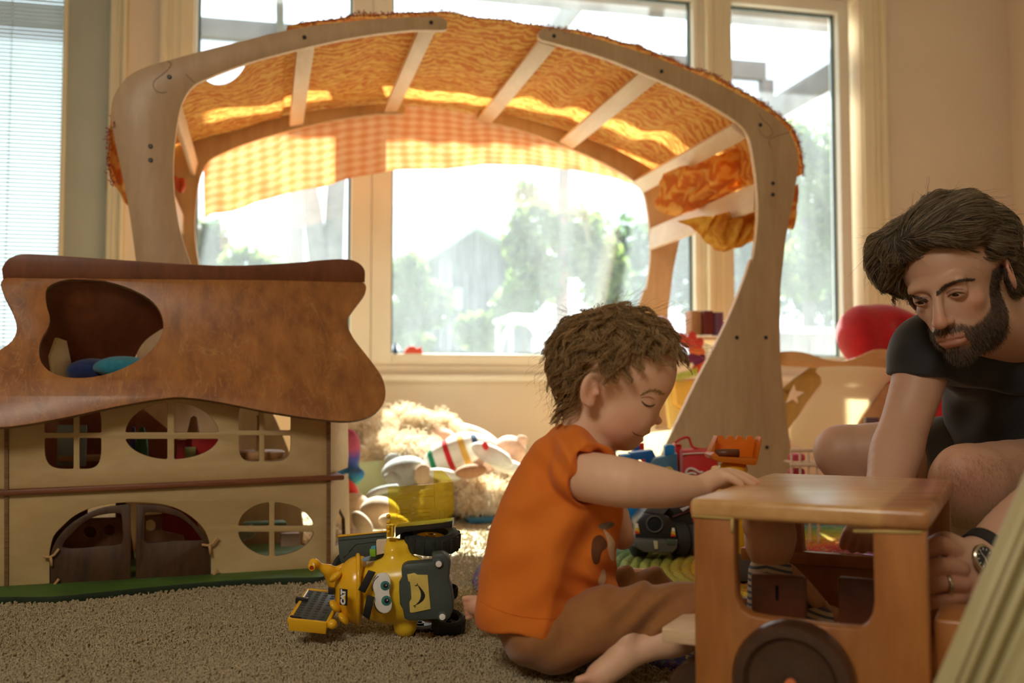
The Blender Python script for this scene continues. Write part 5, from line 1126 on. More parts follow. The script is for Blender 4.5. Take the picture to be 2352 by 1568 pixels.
# ================================================================ smooth solid modelling (signed distance -> one continuous mesh)
def smin(a, b, k):
    h = np.clip(0.5 + 0.5 * (b - a) / k, 0, 1); return b * (1 - h) + a * h - k * h * (1 - h)
class Sdf:
    def __init__(s): s.p = []
    def ell(s, c, r, R=None, k=0.01, op='u'):
        s.p.append(('e', np.array(c, 'f'), np.array(r, 'f'), None if R is None else np.array(R, 'f'), k, op)); return s
    def cap(s, a, b, ra, rb, k=0.01, op='u'):
        s.p.append(('c', np.array(a, 'f'), np.array(b, 'f'), (ra, rb), k, op)); return s
    def chain(s, pts, rs, k=0.01, op='u'):
        q = [tuple(a) + (r,) for a, r in zip(pts, rs)]
        if len(q) > 2: q = smooth_loop(q, 4, False)
        s.p.append(('m', np.array([a[:3] for a in q], 'f'), None, np.array([a[3] for a in q], 'f'), k, op)); return s
    def half(s, c, n, k=0.004):
        """keep only the side opposite to n"""
        s.p.append(('h', np.array(c, 'f'), np.array(Vector(n).normalized(), 'f'), None, k, 's')); return s
    def pb(s, t):
        if t[0] == 'e': m = t[2].max(); return t[1] - m, t[1] + m
        if t[0] == 'm': m = t[3].max(); return t[1].min(0) - m, t[1].max(0) + m
        if t[0] == 'c': m = max(t[3]); return np.minimum(t[1], t[2]) - m, np.maximum(t[1], t[2]) + m
        return None
    def ev(s, X, warp=None, cull=False):
        d = None
        if cull: clo, chi = X.min(0), X.max(0)
        for t in s.p:
            if cull:
                b = s.pb(t)
                if b is not None and np.linalg.norm(np.maximum(0, np.maximum(b[0] - chi, clo - b[1]))) > 0.03 + t[4]: continue
            if d is None and t[5] == 's': d = np.full(len(X), .05, 'f')
            if t[0] == 'e':
                q = X - t[1]
                if t[3] is not None: q = q @ t[3]
                r = t[2]; k0 = np.sqrt(((q / r) ** 2).sum(-1)); k1 = np.sqrt(((q / (r * r)) ** 2).sum(-1)) + 1e-9; v = k0 * (k0 - 1) / k1
                v = np.where(k0 < 1e-4, -r.min(), v)
            elif t[0] == 'c':
                a, b = t[1], t[2]; ab = b - a; L2 = float((ab * ab).sum()) + 1e-12; h = np.clip(((X - a) @ ab) / L2, 0, 1)
                v = np.sqrt(((X - a - h[..., None] * ab) ** 2).sum(-1)) - (t[3][0] + (t[3][1] - t[3][0]) * h)
            elif t[0] == 'm':
                v = None; PT_, RS_ = t[1], t[3]
                for i in range(len(PT_) - 1):
                    a, b = PT_[i], PT_[i + 1]; ab = b - a; L2 = float((ab * ab).sum()) + 1e-12; h = np.clip(((X - a) @ ab) / L2, 0, 1)
                    w = np.sqrt(((X - a - h[..., None] * ab) ** 2).sum(-1)) - (RS_[i] + (RS_[i + 1] - RS_[i]) * h); v = w if v is None else smin(v, w, .0015)
            else:
                v = (t[1] - X) @ t[2]
            if d is None: d = v
            elif t[5] == 'u': d = smin(d, v, t[4])
            else: d = -smin(-d, v, t[4])
        if d is None: return np.full(len(X), .05, 'f')
        return d if warp is None else d + warp(X)
    def bounds(s):
        lo = np.full(3, 1e9); hi = np.full(3, -1e9)
        for t in s.p:
            if t[5] != 'u': continue
            if t[0] == 'e': m = t[2].max(); lo = np.minimum(lo, t[1] - m); hi = np.maximum(hi, t[1] + m)
            elif t[0] == 'm': m = t[3].max(); lo = np.minimum(lo, t[1].min(0) - m); hi = np.maximum(hi, t[1].max(0) + m)
            elif t[0] == 'c':
                m = max(t[3]); lo = np.minimum(lo, np.minimum(t[1], t[2]) - m); hi = np.maximum(hi, np.maximum(t[1], t[2]) + m)
        return lo, hi
    def mesh(s, h, warp=None, pad=0.012):
        lo, hi = s.bounds(); lo = lo - pad; hi = hi + pad
        H = 5 * h; nc = np.ceil((hi - lo) / H).astype(int) + 1
        g = [lo[i] + np.arange(nc[i]) * H + H / 2 for i in range(3)]
        C = np.stack(np.meshgrid(*g, indexing='ij'), -1).astype('f'); dc = s.ev(C.reshape(-1, 3), warp).reshape(nc)
        N = nc * 5; D = np.repeat(np.repeat(np.repeat(dc, 5, 0), 5, 1), 5, 2).astype('f')
        act = np.argwhere(np.abs(dc) < H * 1.6 + 0.004)
        mb = act // 4; act = act[np.lexsort((mb[:, 2], mb[:, 1], mb[:, 0]))]
        o = np.stack(np.meshgrid(*[np.arange(5)] * 3, indexing='ij'), -1).reshape(-1, 3)
        idx = (act[:, None, :] * 5 + o[None]).reshape(-1, 3)
        for c in range(0, len(idx), 8000):
            ii = idx[c:c + 8000]; X = (lo + (ii + 0.5) * h).astype('f'); D[ii[:, 0], ii[:, 1], ii[:, 2]] = s.ev(X, warp, True)
        return surface_nets(D, lo + 0.5 * h, h)
def surface_nets(D, lo, h):
    n = np.array(D.shape); S = D < 0
    cc = [S[dx:n[0] - 1 + dx, dy:n[1] - 1 + dy, dz:n[2] - 1 + dz] for dx in (0, 1) for dy in (0, 1) for dz in (0, 1)]
    tot = sum(c.astype('i1') for c in cc); cells = np.argwhere((tot > 0) & (tot < 8)); m = len(cells)
    ID = np.full(n - 1, -1, 'i4'); ID[cells[:, 0], cells[:, 1], cells[:, 2]] = np.arange(m)
    acc = np.zeros((m, 3)); cnt = np.zeros(m)
    corner = [(dx, dy, dz) for dx in (0, 1) for dy in (0, 1) for dz in (0, 1)]
    val = [D[cells[:, 0] + c[0], cells[:, 1] + c[1], cells[:, 2] + c[2]] for c in corner]
    for i in range(8):
        for j in range(i + 1, 8):
            if sum(abs(a - b) for a, b in zip(corner[i], corner[j])) != 1: continue
            a, b = val[i], val[j]; cr = (a < 0) != (b < 0); t = np.where(cr, a / np.where(cr, a - b, 1), 0)
            p = np.array(corner[i])[None] + t[:, None] * (np.array(corner[j]) - np.array(corner[i]))[None]
            acc += np.where(cr[:, None], p, 0); cnt += cr
    V = lo + (cells + acc / cnt[:, None]) * h
    Q = []
    for ax in range(3):
        sl0 = [slice(1, -1)] * 3; sl0[ax] = slice(0, n[ax] - 1); sl1 = list(sl0); sl1[ax] = slice(1, n[ax])
        A = S[tuple(sl0)]; B = S[tuple(sl1)]; E = np.argwhere(A != B)
        if len(E) == 0: continue
        off = np.ones(3, int); off[ax] = 0; G = E + off
        u, v = (ax + 1) % 3, (ax + 2) % 3; eu = np.zeros(3, int); eu[u] = 1; ev = np.zeros(3, int); ev[v] = 1
        f = lambda g: ID[g[:, 0], g[:, 1], g[:, 2]]
        q = np.stack([f(G - eu - ev), f(G - ev), f(G), f(G - eu)], 1)
        a = A[E[:, 0], E[:, 1], E[:, 2]]; q = np.where(a[:, None], q, q[:, ::-1]); Q.append(q)
    Q = np.concatenate(Q); Q = Q[(Q >= 0).all(1)]
    return V, Q
def relax(V, Q, it=2, lam=0.5):
    n = len(V); V = V.copy()
    e = np.concatenate([Q[:, [0, 1]], Q[:, [1, 2]], Q[:, [2, 3]], Q[:, [3, 0]]]); e = np.concatenate([e, e[:, ::-1]])
    cnt = np.bincount(e[:, 0], minlength=n)[:, None]
    for _ in range(it):
        s = np.stack([np.bincount(e[:, 0], weights=V[e[:, 1], k], minlength=n) for k in range(3)], 1) / cnt; V = V + (s - V) * lam
    return V
def vnormals(V, Q):
    fn = np.cross(V[Q[:, 2]] - V[Q[:, 0]], V[Q[:, 3]] - V[Q[:, 1]]); N = np.zeros_like(V)
    for k in range(4):
        for a in range(3): N[:, a] += np.bincount(Q[:, k], weights=fn[:, a], minlength=len(V))
    return N / (np.linalg.norm(N, axis=1)[:, None] + 1e-12)
def sdf_obj(name, sdf, h, mat, parent=None, warp=None, it=2, color=None):
    V, Q = sdf.mesh(h, warp); V = relax(V, Q, it)
    o = mesh_np(name, V, Q, mat, parent, smooth=True)
    if color is not None:
        c = np.clip(color(V), 0, 1); c = np.concatenate([c, np.ones((len(c), 1))], 1)
        a = o.data.attributes.new('tone', 'FLOAT_COLOR', 'POINT'); a.data.foreach_set('color', c.astype('f').ravel())
    return o, V, Q
def blob(V, c, r, soft=0.5):
    """1 inside the ellipsoid c,r falling to 0"""
    d = np.sqrt((((V - np.array(c)) / np.array(r)) ** 2).sum(-1)); return np.clip((1 - d) / soft, 0, 1)
def sdf_soft(): pass
# big red beanbag (two soft cushions grown together) belongs to 06 but needs this modeller
s = Sdf(); Y_ = 3.3; sc = Y_ / F
def fc_(px, py, Y): return tuple(P(px, py, Y))
s.ell(fc_(2020, 765, 3.35), (0.135, .12, .098), k=.03); s.ell(fc_(1975, 770, 3.32), (.066, .10, .098), k=.03); s.ell(fc_(2085, 790, 3.35), (.085, .12, .088), k=.04)
s.ell(fc_(2090, 745, 3.22), (.05, .05, .03), k=.03, op='s')
sdf_obj('back_cushion', s, .008, m_rfelt, rch)
s = Sdf(); s.ell(fc_(2190, 960, 3.0), (.16, .16, .20), k=.05); s.ell(fc_(2170, 1060, 3.0), (.20, .18, .16), k=.05); s.ell(fc_(2060, 1000, 3.3), (.19, .15, .20), k=.05); s.half((0, 0, 0.002), (0, 0, -1))
sdf_obj('seat_cushion', s, .010, m_rfelt, rch)
# ================================================================ big wooden toy truck in the foreground
CT = Plane((0.215, 1.19, 0), -27); TZ = 0.277; TW = 0.40
m_tw = wood('amber_oiled_wood', srgb(186, 120, 58), srgb(150, 88, 36), (1, 1, .22), (0, 0, 0), 0.4, 16, 0.3)
m_tw2 = wood('dark_cherry_wood', srgb(120, 66, 38), srgb(78, 38, 22), (.3, 1, 1), (0, 0, 0), 0.45, 16, 0.2)
m = NT('two_tone_oiled_top'); v = m.co((1, 1, 1)); st = m.noise(m.co((0.9, 5, 3), (0, 0, math.radians(27))), 9, 4, .6, .4)
sx = m.sep(m.co((1, 1, 1), (0, 0, math.radians(27))))
li_ = m.ramp(st, [(.35, srgb(196, 144, 84)), (.6, srgb(216, 170, 112))]); da_ = m.ramp(st, [(.35, srgb(150, 92, 52)), (.6, srgb(190, 134, 84))])
m.color(m.mix(m.ramp(sx[0], [(0.078, (0, 0, 0)), (0.084, (1, 1, 1))]), li_, da_)); m.set(Roughness=0.3); m.bsdf.inputs['Coat Weight'].default_value = .4; m.bsdf.inputs['Coat Roughness'].default_value = .22; m_ttop = m.m
m_glue = plain('pale_glue_line', srgb(206, 184, 112), 0.6)
wt = thing('wooden_truck', 'big oiled wooden toy truck with an open cabin and dark round wheels', 'toy truck', CT.at(.13, 0.0, .2)); wt.location.z = 0.0
def tbox(name, u0, u1, z0, z1, w0, w1, mat, parent=wt, bev=.003): return wbox_seg(name, u0, u1, z0, z1, w0, w1, mat, parent, bev, CT, 3)
U1 = 0.256
hx = lambda l: [CT.hit(*q) for q in l]
zr = TZ - 0.0225
pan_hole = smooth_loop(hx([(1690, 1370), (1688, 1290)]), 1, False)
hol = hx([(1686, 1196), (2004, 1222), (2008, 1380), (2004, 1408), (1992, 1432), (1972, 1444), (1890, 1437), (1760, 1421), (1724, 1414), (1702, 1398), (1690, 1370), (1686, 1300)])
hz_top = zr - 0.0005
hol[0] = (hol[0][0], hz_top); hol[1] = (hol[1][0], hz_top)
for w in (0.0, TW):
    out = [(0.0, zr), (hol[0][0], zr)] + [hol[0]] + hol[:1:-1] + [hol[1], (hol[1][0], zr), (U1, zr), (U1, 0.045), (0.0, 0.045)]
    out = [(0.0, zr), (hol[0][0], zr)] + list(reversed(hol[2:])) + [(hol[1][0], zr), (U1, zr), (U1, 0.045), (0.0, 0.045)]
    plate('side_panel', CT, out, [], 0.026, m_tw, wt, 0.003, w if w == 0 else w - .0)
tbox('roof', -.004, U1 + .004, zr, TZ, -0.004, TW + .03, m_ttop, wt, .007)
for a, b, c, d_ in (((1590, 1184), (1682, 1190), 0, 0), ((1682, 1190), (1682, 1222), 0, 0), ((1960, 1219), (2118, 1222), 0, 0)):
    p0 = CT.at(*CT.hit(*a), -.0006); p1 = CT.at(*CT.hit(*b), -.0006); tube('glue_line', [p0, (p0 + p1) / 2, p1], .0016, m_glue, wt, 6)
tbox('floor_board', 0.001, U1 + .09, .045, .062, 0.026, TW, m_tw, wt)
# seats and inner partitions
def tpix(name, x0, y0, x1, y1, w, th, mat):
    pl = CT.off(w); a = pl.hit(x0, y0); b = pl.hit(x1, y1); return wbox_seg(name, a[0], b[0], b[1], a[1], 0, th, mat, wt, .003, pl, 2)
tpix('seat_back', 1724, 1316, 1850, 1430, .15, .016, m_tw2); tpix('seat_back', 1924, 1326, 2030, 1470, .15, .016, m_tw2)
tpix('inner_board', 1700, 1372, 2060, 1450, .33, .012, m_tw2)
tpix('bed_rail', 1700, 1257, 2040, 1312, .385, .018, m_tw); tpix('knot', 1782, 1344, 1787, 1376, .1496, .0004, plain('knot_crack', (.02, .01, .008), .8))
# step board and block ends
pl = CT.off(.05)
a = pl.hit(1519, 1445); b = pl.hit(1600, 1492); wbox_seg('step_board', a[0], 0.0, b[1] + .004, a[1] + .003, 0.0, .16, m_birche, wt, .003, pl, 2)
tbox('end_block', U1 + .001, U1 + .046, .062, .150, .06, .16, m_tw, wt, .004); tbox('end_ledge', U1 + .001, U1 + .09, .045, .078, .0, .20, m_tw, wt, .004)
def wheel(cu, w, r, sgn):
    c = CT.at(cu, .051 if r < .055 else .084, w); M = LM(c, frame_rot(-CT.n * sgn))
    lathe('wheel', [(0, -.018), (r * .9, -.018), (r, -.010), (r, .010), (r * .93, .018), (r * .78, .019), (r * .70, .012), (r * .45, .009), (r * .3, .012), (0, .012)], m_whl, M, wt, 48)
    lathe('hub_dowel', [(0, .012), (.0065, .012), (.0062, .0165), (0, .018)], m_hub, M, wt, 20)
m_whl = wood('dark_walnut_wheel', srgb(78, 50, 34), srgb(44, 26, 18), (1, 1, 1), (0, 0, 0), 0.35, 20, 0.35); m_hub = plain('orange_dowel', srgb(222, 120, 66), .5)
hu = CT.hit(1831, 1547)[0]
wheel(hu, -.022, .066, 1); wheel(hu, TW + .05, .050, -1)
tube('axle', [CT.at(hu, .084, -.02), CT.at(hu, .051, TW + .05)], .006, m_tw2, wt, 10)
q = CT.at(-.020, .034, .09); lathe('wheel', [(0, -.03), (.028, -.03), (.033, -.024), (.033, .024), (.028, .03), (0, .03)], m_whl, LM(q, frame_rot(CT.n)), wt, 32)
# pale ribbed frame of a chair close to the camera
wc = thing('pale_chair', 'pale painted wooden chair frame leaning in at the lower right corner', 'chair', (P(2300, 1500, .82).x, .86, 0)); m_pale = plain('pale_cream_paint', srgb(196, 184, 138), .45, .04, 6)
cp = Plane(P(2250, 1400, .84), 8)
def diag(name, pts, th, w, mat): pplane = cp; return plate(name, cp, [cp.hit(*q) for q in pts], [], th, mat, wc, .003, w)
_hit = cp.hit
cp.hit = lambda x, y: _hit(x + 34, y)
diag('frame_board', [(2352 + 70, 965), (2352 + 120, 1010), (2280, 1568 + 260), (2050, 1568 + 260), (2164, 1568)], .018, .012, m_pale)
for (xa, xb, wd) in ((2168, 2352, 8), (2192, 2352 + 22, 7), (2232, 2352 + 70, 9), (2272, 2352 + 118, 8)):
    p0 = cp.at(*cp.hit(xa - 118, 1568 + 276), .008); p1 = cp.at(*cp.hit(xb + 70, 1130 - 165), .008); tube('moulding', [p0, (p0 + p1) / 2, p1], .0042, m_pale, wc, 10)
p0 = cp.at(*cp.hit(2290, 1568 + 0), .0)
diag('frame_board', [(2352, 1385), (2420, 1385), (2400, 1830), (2230, 1830), (2268, 1568)], .02, -.012, m_pale)
# floor foot so that the frame stands
q0 = cp.at(*cp.hit(2180, 1820), .02); tube('foot', [q0, Vector((q0.x, q0.y, .0))], .014, m_pale, wc, 10)
# ---- doll riding in the truck
dl = thing('baby_doll', 'bald baby doll in a grey and white striped romper riding in the wooden truck', 'doll', (P(1768, 1400, 1.40).x, 1.42, .063))
m_dsk = plain('doll_vinyl', srgb(216, 168, 130), .5, .06, 10)
def q_(px, py, Y): return tuple(P(px, py, Y))
dY = 1.44; k_ = dY / F
s = Sdf(); s.ell(q_(1768, 1236, dY), (57 * k_, 56 * k_, 64 * k_), k=.01); s.cap(q_(1768, 1260, dY), q_(1770, 1305, dY), 46 * k_, 36 * k_, k=.01); s.ell(q_(1718, 1208, dY - .01), (14 * k_, 10 * k_, 22 * k_), k=.004); s.ell(q_(1812, 1222, dY - .01), (16 * k_, 14 * k_, 40 * k_), k=.006)
s.ell(q_(1798, 1195, dY - .036), (22 * k_, 8 * k_, 3 * k_), Ry(40), k=.004, op='s')
sdf_obj('head', s, .003, m_dsk, dl)
s = Sdf(); s.chain([q_(1812, 1312, dY), q_(1850, 1350, dY - .02), q_(1900, 1408, dY - .05)], [18 * k_, 17 * k_, 15 * k_], .006); s.ell(q_(1912, 1410, dY - .055), (20 * k_, 14 * k_, 18 * k_), k=.005); s.chain([q_(1905, 1400, dY - .055), q_(1893, 1382, dY - .06)], [7 * k_, 6 * k_], .003)
for i in range(4): s.chain([q_(1915 + i * 3, 1404 + i * 8, dY - .06), q_(1930 - i, 1408 + i * 8, dY - .062)], [6 * k_, 5 * k_], .002)
sdf_obj('arm', s, .002, m_dsk, dl)
m = NT('striped_romper'); v = m.co(); z = m.sep(v); f = m.math('FRACT', m.math('MULTIPLY', m.math('ADD', z[2], m.math('MULTIPLY', m.math('ABSOLUTE', z[0]), .25)), 118.0))
m.color(m.ramp(f, [(0.0, srgb(92, 104, 122)), (0.42, srgb(92, 104, 122)), (0.46, srgb(206, 196, 172)), (0.96, srgb(206, 196, 172))])); m.set(Roughness=.9); m_stripe = m.m
s = Sdf(); s.cap(q_(1770, 1318, dY), q_(1778, 1420, dY), 50 * k_, 62 * k_, k=.01); s.cap(q_(1790, 1440, dY - .02), q_(1890, 1420, dY - .06), 34 * k_, 24 * k_, k=.01); s.half(q_(1768, 1284, dY), (0.05, 0, 1))
sdf_obj('romper', s, .0025, m_stripe, dl)
# ================================================================ yellow toy dump truck lying on its side
z3 = lambda l: [(640 + x / 3.485, 1050 + y / 3.485) for x, y in l]
YY = 1.60
yt = thing('yellow_toy_truck', 'yellow toy construction truck with a smiling face lying on its side on the carpet', 'toy truck', (P(880, 1400, YY).x, YY + .04, 0))
m_y = plain('glossy_yellow_plastic', srgb(248, 204, 48), 0.18, 0.05, 8); m_y2 = plain('deep_yellow_plastic', srgb(244, 186, 36), 0.2, 0.05, 8)
m_g = plain('slate_plastic', srgb(70, 80, 76), 0.45, 0.08, 20, .2, 300); m_k = plain('satin_black_plastic', (.015, .015, .017), .35)
m_tr = plain('black_tyre', srgb(40, 44, 40), .75, .1, 20, .3, 200)
def Y3(x, y, d=0.0): (a, b), = z3([(x, y)]); return P(a, b, YY + d)
ky = YY / F / 3.485                                              # metres per zoomed pixel
def yp(name, pts, d, th, mat, sub=1, holes=(), bev=.0012, parent=None, yaw=0):
    pl = Plane(P(880, 1350, YY + d), yaw); return plate(name, pl, [pl.hit(*q) for q in (smooth_loop(z3(pts), sub) if sub > 1 else z3(pts))], [[pl.hit(*q) for q in z3(h)] for h in holes], th, mat, parent or yt, bev)
s = Sdf()
def S3(s, x, y, d, rx, ry, rd, k=.004, op='u', R=None): s.ell(tuple(Y3(x, y, d)), (rx * ky, rd * ky, ry * ky), R, k, op)
# body shell: rounded block made of soft overlapping masses
for (x, y, rx, ry, rd) in ((760, 1075, 150, 225, 170), (860, 1060, 150, 250, 170), (960, 1060, 190, 262, 170), (1080, 1050, 170, 262, 160)): S3(s, x, y, .062, rx, ry, rd, .02)
s.cap(tuple(Y3(900, 700, .07)), tuple(Y3(1010, 720, .07)), 62 * ky, 66 * ky, .012); s.cap(tuple(Y3(915, 760, .06)), tuple(Y3(930, 900, .06)), 60 * ky, 70 * ky, .012)
s.cap(tuple(Y3(1010, 1250, .07)), tuple(Y3(1012, 1345, .07)), 100 * ky, 98 * ky, .006)
s.half(tuple(Y3(0, 0, .012)), (0, -1, 0), .012)
s.half(tuple(Y3(1240, 1050, 0)), (1, 0, 0), .006)
sdf_obj('body_shell', s, .0022, m_y, yt)
# helmet: half dome with a rim
s = Sdf(); S3(s, 640, 1060, .06, 198, 276, 215, .004); s.half(tuple(Y3(632, 1060, 0)), (1, 0, -.06), .003)
sdf_obj('helmet', s, .002, m_y2, yt)
rim = [Y3(634 + 6 * math.sin(a), 1060 - 280 * math.cos(a), .06 + 218 * ky * math.sin(a) * -1) for a in np.linspace(0, 2 * math.pi, 49)]
tube('helmet_rim', rim, .0035, m_y2, yt, 8)
for x, y in ((455, 955), (450, 1190), (520, 1290)):
    s_ = Y3(x, y, .03); ellipsoid('helmet_rib', s_, (.012, .012, .006), m_y2, yt, Ry(-40 if y < 1000 else 50), 14)
# badge with lettering
pb = Plane(Y3(520, 1118, -.0008), -30); cx_, cy_ = 0, 0; c = Y3(520, 1118, -.0045)
Rb = Matrix.Rotation(math.radians(-32), 3, 'Z')
box('badge', c, (78 * ky, .0012, 128 * ky), m_k, yt, .0004, Rb)
def lettering(name, txt, size, loc, rot, mat, parent, ext=.0004, off=0.0):
    cu = bpy.data.curves.new(name, 'FONT'); cu.body = txt; cu.size = size; cu.extrude = ext; cu.align_x = 'CENTER'; cu.align_y = 'CENTER'; cu.offset = off; cu.space_character = .92
    ob = bpy.data.objects.new('tmp', cu); COL.objects.link(ob); dg = bpy.context.evaluated_depsgraph_get(); dg.update(); me = bpy.data.meshes.new_from_object(ob.evaluated_get(dg)); bpy.data.objects.remove(ob); me.name = name; me.materials.clear()
    me.transform(Matrix.Translation(Vector(loc)) @ rot.to_4x4()); return link_mesh(name, me, mat, parent)
m_white = plain('white_print', srgb(244, 242, 236), .4)
lettering('lettering', 'CAT', 60 * ky, c + Rb @ Vector((.0002, -.0011, 0)), Rb @ Ry(-90) @ Rx(90), m_white, yt, .0003, .0009)
tri = Rb @ Vector((0, -.0014, 0)); 
tv_ = [c + Rb @ Vector((a * ky, -.0016, b * ky)) for a, b in ((26, -16), (26, 16), (2, 0))]; mesh_from('badge_triangle', tv_, [(0, 1, 2)], m_y, yt)
# eyebrows, eyes
yp('eyebrow', [(716, 905), (776, 922), (690, 1087), (634, 1062)], .003, .006, m_k, 1, (), .001); yp('eyebrow', [(706, 1104), (766, 1122), (724, 1302), (672, 1266)], .003, .006, m_k, 1, (), .001)
eye_out = [(760, 960), (800, 930), (860, 928), (890, 960), (896, 1010), (886, 1070), (892, 1110), (906, 1160), (900, 1215), (865, 1246), (815, 1240), (780, 1200), (765, 1150), (770, 1100), (762, 1070), (748, 1010)]
yp('eye_white', eye_out, .009, .004, m_white, 3)
m_teal = plain('teal_iris', srgb(58, 124, 120), .25, .2, 60)
for (x, y, r) in ((853, 1027, 38), (862, 1147, 40)):
    yp('iris', [(x + r * math.cos(a), y + r * math.sin(a)) for a in np.linspace(0, 6.28, 25)[:-1]], .0082, .0012, m_teal, 1, (), .0003)
    yp('pupil', [(x + 3 + r * .52 * math.cos(a), y + r * .52 * math.sin(a)) for a in np.linspace(0, 6.28, 21)[:-1]], .0074, .0012, m_k, 1, (), .0003)
    yp('eye_glint', [(x + 8 + r * .13 * math.cos(a), y - 4 + r * .13 * math.sin(a)) for a in np.linspace(0, 6.28, 11)[:-1]], .0070, .0008, m_white, 1, (), .0002)
for pts in ([(800, 950), (765, 985), (748, 1040), (752, 1070)], [(766, 1165), (775, 1205), (800, 1235), (830, 1246)]):
    tube('lid_line', [Y3(x, y, .0088) for x, y in smooth_loop(pts, 4, False)], .0006, m_k, yt, 6)
# grey mask with the mouth plate and headlamps
mask = [(985, 868), (1020, 850), (1225, 836), (1227, 770), (1312, 765), (1352, 790), (1372, 840), (1366, 905), (1358, 980), (1380, 1040), (1396, 1150), (1394, 1230), (1366, 1292), (1306, 1326), (1268, 1300), (1040, 1312), (1004, 1292), (992, 1220), (968, 1180), (962, 1080), (962, 1000), (984, 960), (980, 900)]
yp('face_mask', mask, .0, .034, m_g, 1, (), .005)
yp('mouth_plate', [(1028, 938), (1085, 926), (1110, 940), (1194, 942), (1204, 1080), (1218, 1215), (1070, 1246), (1050, 1240), (1046, 1160), (1062, 1130), (1058, 1060), (1050, 1000), (1036, 990)], -.0022, .004, plain('pale_yellow_sticker', srgb(222, 200, 104), .35, .12, 40), 1)
yp('mouth', [(1112, 1020), (1150, 1060), (1172, 1100), (1160, 1140), (1124, 1170), (1096, 1180), (1124, 1150), (1138, 1110), (1134, 1070)], -.0030, .001, m_k, 2, (), .0002)
for pts in ([(1092, 1026), (1112, 1022), (1110, 1008)], [(1078, 1190), (1094, 1182), (1090, 1200)]): tube('smile_line', [Y3(x, y, -.0028) for x, y in pts], .0007, m_k, yt, 6)
for x, y in ((1283, 850), (1312, 1272)):
    c = Y3(x, y, -.001); lathe('headlamp', [(0, -.004), (42 * ky, -.004), (38 * ky, .001), (28 * ky, .0015), (27 * ky, .0035), (0, .0045)], m_white if False else m_g, LM(c, frame_rot((0, -1, 0))), yt, 24); lathe('lamp_lens', [(0, .003), (25 * ky, .003), (24 * ky, .005), (0, .006)], m_white, LM(c, frame_rot((0, -1, 0))), yt, 24)
# tyres
def tyre(x, y, d, r, hgt, rot, parent=yt, lugs=18, rimc=m_y2):
    c = Y3(x, y, d); R_ = frame_rot(rot); r = r * ky; h = hgt * ky / 2; M = LM(c, R_)
    lathe('tyre', [(r * .52, h * .35), (r * .60, h * .82), (r * .78, h), (r * .94, h * .8), (r, h * .35), (r, -h * .35), (r * .94, -h * .8), (r * .78, -h), (r * .55, -h * .9), (r * .52, -h * .3), (r * .52, h * .35)], m_tr, M, parent, 48)
    bm = bmesh.new()
    for k in range(lugs):
        a = 2 * math.pi * k / lugs; p = M @ Vector((r * .985 * math.cos(a), r * .985 * math.sin(a), 0)); Rl = R_ @ Matrix.Rotation(a, 3, 'Z'); bx(bm, p, (r * .07, r * .13, h * 1.5), .0008, 1, Rl)
    bm_obj('tread_lugs', bm, m_tr, parent, auto=40)['kind'] = 'stuff'
    lathe('wheel_rim', [(0, h * .1), (r * .15, h * .15), (r * .17, h * .5), (r * .10, h * .55), (r * .12, h * .2), (r * .52, h * .25), (r * .53, -h * .2), (0, -h * .2)], rimc, M, parent, 32)
tyre(1215, 655, .095, 250, 165, (.06, -.17, 1)); 
tyre(1360, 1330, .085, 138, 150, (.10, -.36, 1), rimc=m_k); tyre(1130, 1345, .13, 230, 110, (.02, -.12, 1), rimc=m_k); tyre(1385, 1075, .19, 55, 110, (.1, -.30, 1), rimc=m_k, lugs=10); tyre(520, 850, .14, 115, 90, (-.6, -.5, .6), rimc=m_k, lugs=22)
0 and lathe('rim_ring', [(.9 * 120 * ky, 0), (120 * ky, .002), (.95 * 120 * ky, .003)], plain('pale_blue_rim', srgb(150, 170, 190), .2), LM(Y3(1385, 1205, .06), frame_rot((.10, -.36, 1))), yt, 40)
# transparent yellow bucket
m = NT('clear_yellow_plastic'); m.n.remove(m.bsdf); tr = m.n.new('ShaderNodeBsdfTransparent'); tr.inputs[0].default_value = (1.0, 0.95, 0.50, 1); gl = m.n.new('ShaderNodeBsdfGlossy'); gl.inputs['Roughness'].default_value = .06
tl = m.n.new('ShaderNodeBsdfTranslucent'); tl.inputs[0].default_value = (.92, .84, .22, 1); lw = m.n.new('ShaderNodeLayerWeight'); lw.inputs[0].default_value = .5
a_ = m.n.new('ShaderNodeMixShader'); a_.inputs[0].default_value = .09; m.l.new(tr.outputs[0], a_.inputs[1]); m.l.new(tl.outputs[0], a_.inputs[2]); b_ = m.n.new('ShaderNodeMixShader'); m.l.new(m.math('MULTIPLY_ADD', m.math('POWER', lw.outputs['Facing'], 4.0), .8, .05), b_.inputs[0]); m.l.new(a_.outputs[0], b_.inputs[1]); m.l.new(gl.outputs[0], b_.inputs[2]); m.l.new(b_.outputs[0], m.out.inputs[0]); m_cly = m.m
yp('bucket_wall', [(873, 240), (1240, 212), (1395, 194), (1402, 300), (1400, 440), (1380, 490), (1330, 522), (1100, 545), (890, 558)], .045, .0018, m_cly, 1, (), .0006)
yp('bucket_wall', [(880, 320), (1240, 250), (1242, 108), (1305, 105), (1335, 125), (1390, 190), (1398, 440), (1330, 520), (890, 556)], .125, .0018, m_cly, 1, (), .0006)
Vb = []; prof = [(1395, 196), (1402, 300), (1400, 440), (1380, 490), (1330, 522), (1100, 545), (890, 558)]
for x, y in smooth_loop(prof, 3, False): Vb += [Y3(x, y, .046), Y3(x, y, .126)]
n_ = len(Vb) // 2; mesh_from('bucket_floor', Vb, [(2 * i, 2 * i + 1, 2 * i + 3, 2 * i + 2) for i in range(n_ - 1)], m_cly, yt, smooth=True)
for y0 in (425, 455, 488): tube('bucket_rib', [Y3(955, y0, .0435), Y3(1080, y0 - 8, .0435), Y3(1215, y0 - 16, .0435)], .0012, m_cly, yt, 6)
